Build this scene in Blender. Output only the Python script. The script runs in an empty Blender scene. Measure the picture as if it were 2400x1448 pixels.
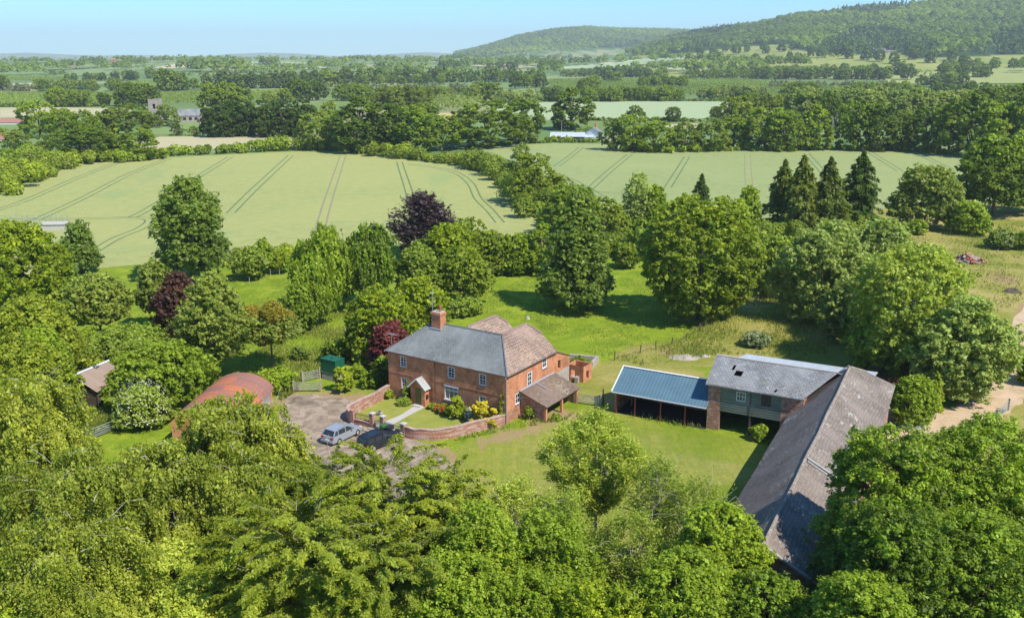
import bpy, math, random
import numpy as np
from mathutils import Vector, Matrix, geometry
R = math.radians
C = bpy.context.scene.collection
scene = bpy.context.scene

# ------------------------------------------------------------------ camera
FPX, CX, CY, CAMH = 2190.0, 1200.0, 724.0, 36.0
PITCH = math.atan(594 / FPX)
cam = bpy.data.objects.new('camera', bpy.data.cameras.new('camera'))
C.objects.link(cam)
cam.location = (0, 0, CAMH)
cam.rotation_euler = (math.pi / 2 - PITCH, 0, 0)
cam.data.sensor_width = 36
cam.data.lens = 36 * FPX / 2400
cam.data.clip_start = 0.5
cam.data.clip_end = 60000
scene.camera = cam
# ------------------------------------------------------------------ sky and sun
SUN = Vector((0.76, -0.65, 0)).normalized() * math.cos(R(50)) + Vector((0, 0, math.sin(R(50))))
world = bpy.data.worlds.new('World')
scene.world = world
world.use_nodes = True
wn = world.node_tree
bg = wn.nodes['Background']
sky = wn.nodes.new('ShaderNodeTexSky')
sky.sky_type = 'NISHITA'
sky.sun_disc = False
sky.sun_elevation = R(50)
sky.sun_rotation = math.atan2(SUN.x, SUN.y)
sky.air_density = 1.0
sky.dust_density = 0.0
sky.ozone_density = 5.0
tint = wn.nodes.new('ShaderNodeMix'); tint.data_type = 'RGBA'; tint.blend_type = 'MULTIPLY'; tint.inputs[0].default_value = 1
tint.inputs[7].default_value = (0.47, 0.85, 1.10, 1)
wn.links.new(sky.outputs[0], tint.inputs[6]); wn.links.new(tint.outputs[2], bg.inputs[0])
bg.inputs[1].default_value = 0.13
sd = bpy.data.lights.new('sun', 'SUN')
sd.energy = 4.6
sd.angle = R(0.5)
sd.color = (1.0, 0.95, 0.87)
so = bpy.data.objects.new('sun', sd)
C.objects.link(so)
so.rotation_euler = SUN.to_track_quat('Z', 'Y').to_euler()
so.location = (100, -60, 200)
scene.view_settings.view_transform = 'Standard'
scene.view_settings.look = 'None'
scene.view_settings.exposure = 0.5
scene.view_settings.gamma = 1
scene.cycles.max_bounces = 6
scene.cycles.diffuse_bounces = 3
scene.cycles.glossy_bounces = 2
scene.cycles.transmission_bounces = 3
scene.cycles.volume_bounces = 0
scene.cycles.transparent_max_bounces = 4
scene.cycles.sample_clamp_indirect = 3

# ------------------------------------------------------------------ placing helpers (photo measurements turned into metres)
cp, sp = math.cos(PITCH), math.sin(PITCH)
def ray(x, y):
    dy = y - CY
    return np.array([x - CX, FPX * cp - dy * sp, -(FPX * sp + dy * cp)])
def P(x, y, z=0.0):
    r = ray(x, y)
    t = (z - CAMH) / r[2]
    return np.array([r[0] * t, r[1] * t, z])
def proj(p):
    d = CAMH - p[2]
    dep = p[1] * cp + d * sp
    return CX + FPX * p[0] / dep, CY + FPX * (d * cp - p[1] * sp) / dep
def depth(p):
    return p[1] * cp + (CAMH - p[2]) * sp

# ------------------------------------------------------------------ terrain
def azel(pts):
    o = []
    for x, y in pts:
        r = ray(x, y)
        o.append((math.atan2(r[0], r[1]), math.atan2(r[2], math.hypot(r[0], r[1]))))
    return np.array(o)
S1 = azel([(1380, 140), (1480, 124), (1560, 100), (1620, 85), (1700, 72), (1780, 62), (1850, 44), (1930, 36), (2000, 26), (2080, 20), (2140, 14), (2200, 9), (2300, 6), (2400, 0), (2700, -30), (3600, -60)])
S2 = azel([(960, 140), (1060, 131), (1110, 121), (1160, 108), (1210, 92), (1260, 82), (1300, 76), (1370, 71), (1440, 75), (1520, 76), (1600, 77), (1750, 90), (2000, 110), (2400, 125)])
S3 = azel([(-900, 128), (0, 126), (60, 124), (130, 127), (230, 131), (330, 130), (420, 132), (500, 131), (540, 127), (620, 124), (700, 126), (780, 132), (880, 130), (950, 125), (1000, 123), (1080, 127), (1160, 131), (3400, 131)])
S4 = azel([(-900, 145), (0, 142), (180, 141), (260, 138), (420, 139), (560, 141), (640, 142), (900, 142), (1100, 141), (3000, 142)])
def sstep(a, b, x):
    t = np.clip((x - a) / (b - a), 0, 1)
    return t * t * (3 - 2 * t)
def ridge(az, r, S, rc, r0, back, p=1.0):
    el = np.interp(az, S[:, 0], S[:, 1])
    h = np.maximum(CAMH + np.tan(el) * rc, 0)
    up = np.clip((r - r0) / (rc - r0), 0, 1) ** p
    up = up * up * (3 - 2 * up) if p == 1 else up
    dn = 1 - sstep(rc, rc + back, r)
    return h * up * np.where(r < rc, 1, dn)
def terrain(x, y):
    x = np.asarray(x, float); y = np.asarray(y, float)
    r = np.hypot(x, y); az = np.arctan2(x, y)
    h1 = ridge(az, r, S1, 3300, 1350, 1600, 1.55)
    h2 = ridge(az, r, S2, 5600, 3300, 2500)
    h3 = ridge(az, r, S3, 13000, 8000, 3000)
    h4 = ridge(az, r, S4, 2900, 1500, 2500)
    n = (np.sin(x / 310 + 1) * np.cos(y / 420) + 0.5 * np.sin(x / 140 + y / 190)) * 3.0
    amp = sstep(1000, 2200, r)
    h = np.maximum(np.maximum(h1, h2), np.maximum(h3, h4)) + n * amp * 0.6 * (0.5 + 0.5 * np.sin(az * 9))
    return np.where(r < 1000, 0.0, h)
_steps = 40 * 1.012 ** np.arange(540)
def G(x, y, zoff=0.0):
    d = ray(x, y); dl = math.hypot(d[0], d[1])
    X = d[0] / dl * _steps; Y = d[1] / dl * _steps; Zr = CAMH + d[2] / dl * _steps
    hh = terrain(X, Y) + zoff
    k = np.argmax(Zr < hh)
    if Zr[k] >= hh[k]: k = len(_steps) - 1
    if _steps[k] < 990 and zoff == 0: return P(x, y)
    a = Zr[k - 1] - hh[k - 1]; b = hh[k] - Zr[k]
    f = a / (a + b) if a + b > 0 else 1
    s = _steps[k - 1] + (_steps[k] - _steps[k - 1]) * f
    X, Y = d[0] / dl * s, d[1] / dl * s
    return np.array([X, Y, float(terrain(X, Y))])
def inpoly(x, y, poly):
    poly = np.asarray(poly)[:, :2]
    c = np.zeros(np.shape(x), bool)
    for i in range(len(poly)):
        x0, y0 = poly[i - 1]; x1, y1 = poly[i]
        if y0 == y1: continue
        m = ((y1 > y) != (y0 > y)) & (x < (x0 - x1) * (y - y1) / (y0 - y1) + x1)
        c ^= m
    return c

# ------------------------------------------------------------------ objects and meshes
def tag(o, label=None, cat=None, group=None, kind=None):
    if label: o['label'] = label
    if cat: o['category'] = cat
    if group: o['group'] = group
    if kind: o['kind'] = kind
    return o
def thing(name, label, cat, loc=(0, 0, 0), rz=0, group=None):
    o = bpy.data.objects.new(name, None)
    o.empty_display_size = 0.3
    C.objects.link(o)
    o.location = loc; o.rotation_euler = (0, 0, rz)
    return tag(o, label, cat, group)
def link(name, me, parent=None, loc=None):
    o = bpy.data.objects.new(name, me)
    C.objects.link(o)
    if parent: o.parent = parent
    if loc is not None: o.location = loc
    return o
class MB:
    def __init__(s): s.v = []; s.f = []; s.m = []
    def face(s, pts, m=0):
        n = len(s.v); s.v += [tuple(map(float, p)) for p in pts]
        s.f.append(list(range(n, n + len(pts)))); s.m.append(m)
    def add(s, vs, fs, m=0):
        n = len(s.v); s.v += [tuple(map(float, p)) for p in vs]
        for f in fs: s.f.append([n + i for i in f]); s.m.append(m)
    def box(s, x0, x1, y0, y1, z0, z1, m=0, rot=None):
        v = [(x, y, z) for x in (x0, x1) for y in (y0, y1) for z in (z0, z1)]
        if rot: v = [rot @ Vector(p) for p in v]
        s.add(v, [(0, 1, 3, 2), (4, 6, 7, 5), (0, 4, 5, 1), (2, 3, 7, 6), (0, 2, 6, 4), (1, 5, 7, 3)], m)
    def bar(s, a, b, w, h=None, m=0, up=(0, 0, 1)):
        a = Vector(a); b = Vector(b); h = h or w
        d = (b - a).normalized(); u = Vector(up)
        if abs(d.dot(u)) > 0.95: u = Vector((1, 0, 0))
        sx = d.cross(u).normalized(); sz = sx.cross(d)
        q = [sx * i * w / 2 + sz * j * h / 2 for i, j in ((-1, -1), (1, -1), (1, 1), (-1, 1))]
        s.add([a + k for k in q] + [b + k for k in q], [(0, 3, 2, 1), (4, 5, 6, 7), (0, 1, 5, 4), (1, 2, 6, 5), (2, 3, 7, 6), (3, 0, 4, 7)], m)
    def tube(s, pts, rad, n=6, m=0, cap=True):
        pts = [Vector(p) for p in pts]
        if not isinstance(rad, (list, tuple)): rad = [rad] * len(pts)
        vs = []
        for i, p in enumerate(pts):
            d = (pts[min(i + 1, len(pts) - 1)] - pts[max(i - 1, 0)])
            d = d.normalized() if d.length > 1e-6 else Vector((0, 0, 1))
            u = Vector((1, 0, 0)) if abs(d.z) > 0.9 else Vector((0, 0, 1))
            a = d.cross(u).normalized(); b = d.cross(a)
            vs += [p + (a * math.cos(k * 2 * math.pi / n) + b * math.sin(k * 2 * math.pi / n)) * rad[i] for k in range(n)]
        fs = [(i * n + k, i * n + (k + 1) % n, (i + 1) * n + (k + 1) % n, (i + 1) * n + k) for i in range(len(pts) - 1) for k in range(n)]
        if cap: fs += [tuple(range(n))[::-1], tuple((len(pts) - 1) * n + k for k in range(n))]
        s.add(vs, fs, m)
    def slab(s, pts, th, m=0):
        """a flat roof sheet with thickness, pts counter-clockwise seen from above"""
        p = [Vector(q) for q in pts]
        n = Vector((0, 0, 0))
        for i in range(len(p)): n += (p[i] - p[0]).cross(p[(i + 1) % len(p)] - p[0])
        n.normalize()
        if n.z < 0: n = -n; p = p[::-1]
        k = len(p); lo = [q - n * th for q in p]
        s.add(p + lo, [tuple(range(k)), tuple(range(2 * k - 1, k - 1, -1))] + [(i, k + i, k + (i + 1) % k, (i + 1) % k) for i in range(k)], m)
    def wall(s, o, d, L, H, ops=(), th=0.22, m=0, inn=None, top=None, cut=(), mf=None):
        """wall face from o along d with openings (x0,x1,z0,z1); reveals go inwards; top(x) gives the height"""
        o = Vector(o); d = Vector(d).normalized(); inn = Vector(inn) if inn else Vector((-d.y, d.x, 0))
        top = top or (lambda x: H)
        xs = sorted({0, L} | {q for a in ops for q in a[:2]}); zs = sorted({0} | {q for a in ops for q in a[2:4]} | set(cut))
        for i in range(len(xs) - 1):
            for j in range(len(zs)):
                x0, x1 = xs[i], xs[i + 1]; z0 = zs[j]
                if any(a[0] <= x0 + 1e-6 and a[1] >= x1 - 1e-6 and a[2] <= z0 + 1e-6 and a[3] > z0 + 1e-6 for a in ops): continue
                za, zb = (zs[j + 1], zs[j + 1]) if j + 1 < len(zs) else (top(x0), top(x1))
                s.face([o + d * x0 + Vector((0, 0, z0)), o + d * x1 + Vector((0, 0, z0)), o + d * x1 + Vector((0, 0, zb)), o + d * x0 + Vector((0, 0, za))], mf((x0 + x1) / 2, (z0 + za) / 2) if mf else m)
        for a in ops:
            c = [o + d * a[0] + Vector((0, 0, a[2])), o + d * a[1] + Vector((0, 0, a[2])), o + d * a[1] + Vector((0, 0, a[3])), o + d * a[0] + Vector((0, 0, a[3]))]
            for i in range(4):
                s.face([c[i], c[(i + 1) % 4], c[(i + 1) % 4] + inn * th, c[i] + inn * th], m)
    def build(s, name, mats, parent=None, smooth=False, uv=True):
        me = bpy.data.meshes.new(name)
        me.from_pydata(s.v, [], s.f)
        mats = mats if isinstance(mats, (list, tuple)) else [mats]
        for m in mats: me.materials.append(m)
        if len(mats) > 1: me.polygons.foreach_set('material_index', s.m)
        if uv:
            ul = me.uv_layers.new(name='UVMap')
            dat = np.zeros((len(me.loops), 2))
            for p in me.polygons:
                n = p.normal
                t = Vector((-n.y, n.x, 0))
                t = t.normalized() if t.length > 0.02 else Vector((1, 0, 0))
                b = n.cross(t)
                for li, vi in zip(p.loop_indices, p.vertices):
                    co = me.vertices[vi].co
                    dat[li] = (co.dot(t), co.dot(b))
            ul.data.foreach_set('uv', dat.ravel())
        if smooth: me.shade_smooth()
        else: me.shade_flat()
        return link(name, me, parent)

# ------------------------------------------------------------------ materials
def nt(name):
    m = bpy.data.materials.new(name); m.use_nodes = True
    t = m.node_tree; b = t.nodes['Principled BSDF']
    return m, t, b
def node(t, ty, **kw):
    n = t.nodes.new(ty)
    for k, v in kw.items():
        if k.startswith('i_'): n.inputs[k[2:].replace('_', ' ')].default_value = v
        else: setattr(n, k, v)
    return n
def L4(c): return (c[0], c[1], c[2], 1)
def ramp(t, fac, stops):
    r = t.nodes.new('ShaderNodeValToRGB'); e = r.color_ramp.elements
    while len(e) < len(stops): e.new(0.5)
    for i, (p, c) in enumerate(stops): e[i].position = p; e[i].color = L4(c) if len(c) == 3 else c
    t.links.new(fac, r.inputs[0]); return r.outputs[0]
def coords(t, kind='Object'):
    return t.nodes.new('ShaderNodeTexCoord').outputs[kind]
def noise(t, vec, scale, detail=4, rough=0.6, dist=0.0):
    n = node(t, 'ShaderNodeTexNoise'); n.inputs['Scale'].default_value = scale; n.inputs['Detail'].default_value = detail
    n.inputs['Roughness'].default_value = rough; n.inputs['Distortion'].default_value = dist
    t.links.new(vec, n.inputs['Vector']); return n.outputs['Fac']
def mix(t, fac, a, b, bt='MIX'):
    n = t.nodes.new('ShaderNodeMix'); n.data_type = 'RGBA'; n.blend_type = bt
    for s, v in ((0, fac), (6, a), (7, b)):
        if hasattr(v, 'node'): t.links.new(v, n.inputs[s])
        elif s == 0: n.inputs[0].default_value = v
        else: n.inputs[s].default_value = L4(v)
    return n.outputs[2]
def mathn(t, op, a, b=None, clamp=False):
    n = t.nodes.new('ShaderNodeMath'); n.operation = op; n.use_clamp = clamp
    for i, v in enumerate((a, b)):
        if v is None: continue
        if hasattr(v, 'node'): t.links.new(v, n.inputs[i])
        else: n.inputs[i].default_value = v
    return n.outputs[0]
def mapping(t, vec, scale=(1, 1, 1), rot=(0, 0, 0), loc=(0, 0, 0)):
    n = t.nodes.new('ShaderNodeMapping'); n.inputs['Scale'].default_value = scale; n.inputs['Rotation'].default_value = rot; n.inputs['Location'].default_value = loc
    t.links.new(vec, n.inputs[0]); return n.outputs[0]
def attr(t, name):
    n = t.nodes.new('ShaderNodeAttribute'); n.attribute_name = name; return n.outputs['Fac']
def bump(t, b, h, dist=0.05, strength=0.6):
    n = t.nodes.new('ShaderNodeBump'); n.inputs['Distance'].default_value = dist; n.inputs['Strength'].default_value = strength
    t.links.new(h, n.inputs['Height']); t.links.new(n.outputs[0], b.inputs['Normal'])
def plain(name, col, rough=0.7, metal=0.0, spec=0.4, var=0.12, sc=3.0):
    m, t, b = nt(name)
    f = noise(t, coords(t), sc)
    c = ramp(t, f, [(0.25, tuple(x * (1 - var) for x in col)), (0.75, tuple(min(1, x * (1 + var)) for x in col))])
    t.links.new(c, b.inputs['Base Color'])
    b.inputs['Roughness'].default_value = rough; b.inputs['Metallic'].default_value = metal; b.inputs['Specular IOR Level'].default_value = spec
    return m
def m_brick(name, c1, c2, mort, bw=0.23, bh=0.075, stain=0.35, patch=None, pf=(0.5, 0.62)):
    m, t, b = nt(name)
    uv = coords(t, 'UV'); ob = coords(t)
    br = node(t, 'ShaderNodeTexBrick'); t.links.new(uv, br.inputs['Vector'])
    br.inputs['Color1'].default_value = L4(c1); br.inputs['Color2'].default_value = L4(c2); br.inputs['Mortar'].default_value = L4(mort)
    br.inputs['Scale'].default_value = 1; br.inputs['Brick Width'].default_value = bw; br.inputs['Row Height'].default_value = bh
    br.inputs['Mortar Size'].default_value = 0.008; br.inputs['Bias'].default_value = -0.1
    c = mix(t, ramp(t, noise(t, ob, 0.9, 5, 0.65), [(0.38, (0, 0, 0)), (0.7, (1, 1, 1))]), br.outputs[0], tuple(x * (1 - stain) for x in c1))
    c = mix(t, ramp(t, noise(t, mapping(t, uv, (1.5, 9, 1)), 1.3, 4, 0.7), [(0.42, (0, 0, 0)), (0.75, (0.6, 0.6, 0.6))]), c, tuple(min(1, x * 1.35) for x in c2))
    c = mix(t, ramp(t, noise(t, mapping(t, uv, (2.5, 30, 1)), 1.0, 3, 0.8), [(0.45, (0, 0, 0)), (0.7, (0.55, 0.55, 0.55))]), c, tuple(x * 0.4 for x in c1))
    if patch:
        c = mix(t, ramp(t, noise(t, mapping(t, uv, (1, 2.4, 1)), 1.6, 6, 0.75, 0.6), [(pf[0], (0, 0, 0)), (pf[1], (1, 1, 1))]), c, patch)
    t.links.new(c, b.inputs['Base Color']); b.inputs['Roughness'].default_value = 0.9; b.inputs['Specular IOR Level'].default_value = 0.13
    bump(t, b, noise(t, uv, 12), 0.01)
    return m
def m_roof(name, c1, c2, mort, lich, bw=0.35, bh=0.25, lf=(0.55, 0.7), lsc=1.2, lich2=None, streak=0.5, msz=0.018, spec=0.3, hs=None, gloss=0.6):
    m, t, b = nt(name)
    uv = coords(t, 'UV')
    br = node(t, 'ShaderNodeTexBrick'); t.links.new(uv, br.inputs['Vector'])
    br.inputs['Color1'].default_value = L4(c1); br.inputs['Color2'].default_value = L4(c2); br.inputs['Mortar'].default_value = L4(mort)
    br.inputs['Scale'].default_value = 1; br.inputs['Brick Width'].default_value = bw; br.inputs['Row Height'].default_value = bh
    br.inputs['Mortar Size'].default_value = msz; br.inputs['Mortar Smooth'].default_value = 0.3
    c = mix(t, ramp(t, noise(t, mapping(t, uv, (1.6, 0.35, 1)), 0.8, 4), [(0.35, (0, 0, 0)), (0.75, (streak,) * 3)]), br.outputs[0], tuple(x * 0.6 for x in c1))
    c = mix(t, ramp(t, noise(t, mapping(t, uv, (1, 0.8, 1)), 0.28, 3), [(0.4, (0, 0, 0)), (0.7, (0.5,) * 3)]), c, tuple(min(1, x * 1.35) for x in c2))
    vs = mapping(t, uv, hs or (lsc, lsc * 2.2, 1))
    big = noise(t, mapping(t, uv, (0.2, 0.2, 1)), 1.0, 2)
    lf_ = mathn(t, 'ADD', noise(t, vs, 1.0, 5, 0.8, 0.3), mathn(t, 'MULTIPLY', mathn(t, 'SUBTRACT', big, 0.5), 0.45))
    c = mix(t, ramp(t, lf_, [(lf[0], (0, 0, 0)), (lf[1], (1, 1, 1))]), c, lich)
    if lich2:
        l2 = mathn(t, 'ADD', noise(t, mapping(t, vs, loc=(7, 3, 1)), 1.6, 4, 0.8), mathn(t, 'MULTIPLY', mathn(t, 'SUBTRACT', big, 0.5), 0.3))
        c = mix(t, ramp(t, l2, [(lf[0] + 0.02, (0, 0, 0)), (lf[1] + 0.02, (0.9, 0.9, 0.9))]), c, lich2)
    t.links.new(c, b.inputs['Base Color']); b.inputs['Roughness'].default_value = gloss; b.inputs['Specular IOR Level'].default_value = spec
    bump(t, b, br.outputs['Fac'], 0.02, -0.5)
    return m
def m_corr(name, col, pitch=0.3, rough=0.4, metal=0.0, depth_=0.04, dirt=(0.3, 0.2, 0.15), df=(0.62, 0.8), rust=None):
    m, t, b = nt(name)
    uv = coords(t, 'UV')
    w = node(t, 'ShaderNodeTexWave', wave_type='BANDS', bands_direction='X', wave_profile='SIN')
    w.inputs['Scale'].default_value = 1 / pitch * 2 * math.pi / 20 * 1.0
    t.links.new(uv, w.inputs['Vector'])
    n = noise(t, mapping(t, uv, (1.2, 0.25, 1)), 1.0, 5, 0.7)
    c = ramp(t, n, [(0.3, tuple(x * 0.85 for x in col)), (0.7, tuple(min(1, x * 1.15) for x in col))])
    if rust:
        c = mix(t, ramp(t, noise(t, mapping(t, uv, (0.35, 0.22, 1)), 1.0, 6, 0.7, 0.5), [(0.44, (0, 0, 0)), (0.56, (0.9,) * 3)]), c, rust[0])
        c = mix(t, ramp(t, noise(t, mapping(t, uv, (0.25, 1.2, 1), loc=(3, 1, 0)), 1.0, 6, 0.75), [(0.56, (0, 0, 0)), (0.66, (1, 1, 1))]), c, rust[1])
    c = mix(t, ramp(t, noise(t, mapping(t, uv, (2, 0.4, 1), loc=(5, 2, 0)), 1.0, 6, 0.8), [(df[0], (0, 0, 0)), (df[1], (1, 1, 1))]), c, dirt)
    t.links.new(c, b.inputs['Base Color']); b.inputs['Roughness'].default_value = rough; b.inputs['Metallic'].default_value = metal
    bump(t, b, w.outputs['Fac'], depth_, 1.0)
    return m
def m_leaf(name, lo, mid, hi, accent=None, trans=0.40, rough=0.5, spec=0.3):
    m = bpy.data.materials.new(name); m.use_nodes = True; t = m.node_tree; b = t.nodes['Principled BSDF']
    a = attr(t, 'tint')
    oi = t.nodes.new('ShaderNodeObjectInfo').outputs['Random']
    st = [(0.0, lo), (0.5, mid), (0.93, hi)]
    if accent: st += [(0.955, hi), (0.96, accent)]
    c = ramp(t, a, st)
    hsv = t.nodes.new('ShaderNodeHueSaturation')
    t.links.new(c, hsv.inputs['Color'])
    t.links.new(mathn(t, 'ADD', mathn(t, 'MULTIPLY', oi, 0.35), 0.85), hsv.inputs['Value'])
    t.links.new(mathn(t, 'ADD', mathn(t, 'MULTIPLY', oi, -0.014), 0.504), hsv.inputs['Hue'])
    col = hsv.outputs[0]
    t.links.new(col, b.inputs['Base Color'])
    b.inputs['Roughness'].default_value = rough; b.inputs['Specular IOR Level'].default_value = spec
    tr = t.nodes.new('ShaderNodeBsdfTranslucent')
    t.links.new(mix(t, 0.7, col, (1.35, 1.45, 0.35), 'MULTIPLY'), tr.inputs[0])
    ms = t.nodes.new('ShaderNodeMixShader'); ms.inputs[0].default_value = trans
    t.links.new(b.outputs[0], ms.inputs[1]); t.links.new(tr.outputs[0], ms.inputs[2])
    t.links.new(ms.outputs[0], t.nodes['Material Output'].inputs[0])
    return m
def m_wheat(name, a, bcol, c3, green):
    m, t, b = nt(name)
    ob = coords(t)
    c = ramp(t, mathn(t, 'ADD', mathn(t, 'MULTIPLY', noise(t, ob, 1.8, 4, 0.75), .45), mathn(t, 'MULTIPLY', noise(t, ob, .35, 5, 0.75), .55)), [(0.38, a), (0.62, bcol)])
    c = mix(t, ramp(t, noise(t, ob, 0.018, 4, 0.6, 0.5), [(0.4, (0, 0, 0)), (0.65, (0.55,) * 3)]), c, c3)
    c = mix(t, ramp(t, noise(t, mapping(t, ob, (0.6, 0.25, 1), (0, 0, 0.3)), 0.05, 5, 0.65, 0.8), [(0.58, (0, 0, 0)), (0.72, (0.7,) * 3)]), c, green)
    t.links.new(c, b.inputs['Base Color']); b.inputs['Roughness'].default_value = 0.85; b.inputs['Specular IOR Level'].default_value = 0.1
    bump(t, b, noise(t, ob, 2.2, 5, 0.8), 0.25, 0.8)
    return m

M = {}
M['brick'] = m_brick('brick orange', (0.518, 0.185, 0.085), (0.691, 0.318, 0.165), (0.486, 0.318, 0.210), stain=0.42)
M['brick_old'] = m_brick('brick old', (0.36, 0.13, 0.075), (0.45, 0.2, 0.12), (0.4, 0.3, 0.24), patch=(0.46, 0.38, 0.33), pf=(0.47, 0.62))
M['brick_low'] = m_brick('brick lower', (0.40, 0.155, 0.08), (0.48, 0.24, 0.14), (0.42, 0.30, 0.22), patch=(0.38, 0.28, 0.22), pf=(0.5, 0.64))
M['coping'] = m_brick('brick coping', (0.42, 0.24, 0.17), (0.50, 0.34, 0.27), (0.45, 0.36, 0.3), patch=(0.5, 0.45, 0.4))
M['slate'] = m_roof('slate grey', (0.165, 0.175, 0.165), (0.235, 0.245, 0.23), (0.09, 0.095, 0.09), (0.40, 0.40, 0.36), bw=0.3, bh=0.24, lf=(0.64, 0.72), lsc=1.6, gloss=0.65, spec=0.2)
M['tile'] = m_roof('tile brown', (0.235, 0.155, 0.115), (0.33, 0.235, 0.18), (0.09, 0.06, 0.05), (0.43, 0.34, 0.25), bw=0.38, bh=0.34, lf=(0.5, 0.66), lsc=1.9, lich2=(0.38, 0.23, 0.12), msz=0.045, gloss=0.9)
M['tile_dark'] = m_roof('tile dark', (0.15, 0.095, 0.07), (0.215, 0.15, 0.115), (0.07, 0.05, 0.04), (0.33, 0.27, 0.2), bw=0.3, bh=0.28, lf=(0.56, 0.7), lsc=2.0, lich2=(0.3, 0.28, 0.1), msz=0.03, gloss=0.9)
M['stone_tile'] = m_roof('stone tile', (0.17, 0.138, 0.115), (0.25, 0.205, 0.17), (0.09, 0.07, 0.06), (0.44, 0.42, 0.37), bw=0.5, bh=0.27, lf=(0.60, 0.68), lsc=0.9, lich2=(0.42, 0.37, 0.2), msz=0.02, hs=(0.8, 3.2, 1), gloss=0.9, spec=0.12)
M['slate_old'] = m_roof('slate weathered', (0.19, 0.19, 0.185), (0.30, 0.30, 0.29), (0.08, 0.08, 0.08), (0.46, 0.46, 0.42), bw=0.42, bh=0.27, lf=(0.6, 0.7), lsc=1.0, lich2=(0.36, 0.33, 0.2), msz=0.03, gloss=0.7)
M['slate_pale'] = m_roof('slate pale', (0.33, 0.35, 0.33), (0.42, 0.43, 0.4), (0.2, 0.2, 0.2), (0.5, 0.5, 0.46), lf=(0.6, 0.7))
M['blue_sheet'] = plain('blue sheet', (0.085, 0.16, 0.20), 0.7, 0.0, var=0.12, sc=0.8)
M['white_sheet'] = m_corr('white sheet', (0.62, 0.66, 0.68), 0.2, 0.45, 0.2, 0.05, (0.4, 0.38, 0.36))
M['rusty_sheet'] = m_corr('rusty sheet', (0.27, 0.135, 0.105), 0.25, 0.85, 0.1, 0.03, (0.30, 0.20, 0.13), rust=((0.52, 0.16, 0.06), (0.50, 0.24, 0.12)))
M['red_sheet'] = m_corr('red sheet', (0.36, 0.16, 0.12), 0.3, 0.7, 0, 0.03)
M['thatch_sheet'] = m_corr('old sheet', (0.30, 0.22, 0.17), 0.4, 0.8, 0, 0.05, (0.3, 0.17, 0.06), rust=((0.28, 0.2, 0.15), (0.3, 0.17, 0.06)))
M['white'] = plain('white paint', (0.78, 0.78, 0.76), 0.5, var=0.06)
M['cream'] = plain('cream render', (0.68, 0.64, 0.56), 0.85, var=0.08)
M['stone'] = plain('stone', (0.36, 0.31, 0.26), 0.9, var=0.3, sc=1.5)
M['stone_pale'] = plain('stone pale', (0.45, 0.42, 0.37), 0.9, var=0.2, sc=5)
M['sill'] = plain('slate sill', (0.14, 0.14, 0.15), 0.7)
M['door_green'] = plain('door green', (0.13, 0.14, 0.035), 0.5)
M['timber'] = plain('timber', (0.36, 0.30, 0.23), 0.9, var=0.3, sc=6)
M['timber_dark'] = plain('dark timber', (0.09, 0.065, 0.05), 0.9, var=0.3)
M['timber_grey'] = plain('grey timber', (0.30, 0.285, 0.26), 0.9, var=0.3, sc=6)
M['boards'] = m_roof('green boards', (0.16, 0.19, 0.155), (0.24, 0.27, 0.21), (0.06, 0.07, 0.06), (0.34, 0.34, 0.26), bw=3.0, bh=0.22, lf=(0.6, 0.75), lsc=0.6, msz=0.03, gloss=0.9)
M['red_steel'] = plain('red oxide steel', (0.30, 0.055, 0.03), 0.7)
M['steel'] = plain('galvanised steel', (0.45, 0.47, 0.47), 0.5, 0.6)
M['iron'] = plain('rusty iron', (0.13, 0.075, 0.05), 0.8)
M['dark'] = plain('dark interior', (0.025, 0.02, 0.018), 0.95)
M['black'] = plain('black plastic', (0.022, 0.024, 0.028), 0.5)
M['green_plastic'] = plain('green plastic', (0.045, 0.13, 0.04), 0.5)
M['green_steel'] = plain('green steel', (0.012, 0.105, 0.055), 0.45, var=0.2)
M['terracotta'] = plain('terracotta', (0.40, 0.12, 0.06), 0.85)
M['lead'] = plain('lead', (0.27, 0.29, 0.31), 0.6)
M['ridge_tile'] = plain('ridge tile', (0.27, 0.19, 0.15), 0.9, var=0.3, sc=4)
M['ridge_lichen'] = plain('ridge lichen', (0.27, 0.225, 0.18), 0.9, var=0.5, sc=2.5)
M['silver'] = plain('silver paint', (0.38, 0.41, 0.44), 0.3, 0.35, 0.5, 0.03)
M['navy'] = plain('dark paint', (0.02, 0.026, 0.034), 0.25, 0.2, 0.5, 0.05)
M['tyre'] = plain('rubber', (0.02, 0.02, 0.02), 0.9)
M['rim'] = plain('alloy', (0.5, 0.5, 0.5), 0.35, 0.7)
M['tail'] = plain('tail light', (0.45, 0.02, 0.015), 0.3)
M['head'] = plain('head light', (0.6, 0.62, 0.63), 0.2)
M['bark'] = plain('bark', (0.16, 0.12, 0.09), 0.9, var=0.4, sc=4)
M['bark_pale'] = plain('bark pale', (0.42, 0.37, 0.31), 0.9, var=0.3, sc=4)
M['birch_bark'] = plain('birch bark', (0.55, 0.52, 0.47), 0.8, var=0.4, sc=3)
m, t, b = nt('glass dark'); b.inputs['Base Color'].default_value = (0.03, 0.035, 0.035, 1); b.inputs['Roughness'].default_value = 0.08; M['glass'] = m
m, t, b = nt('curtained glass'); t.links.new(ramp(t, noise(t, mapping(t, coords(t), (2, 2, 0.3)), 1.5), [(0.4, (0.07, 0.08, 0.05)), (0.6, (0.2, 0.2, 0.16))]), b.inputs['Base Color']); b.inputs['Roughness'].default_value = 0.1; M['glass2'] = m
M['wheat'] = m_wheat('wheat', (0.267, 0.300, 0.095), (0.404, 0.412, 0.150), (0.400, 0.391, 0.133), (0.240, 0.331, 0.127))
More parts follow.
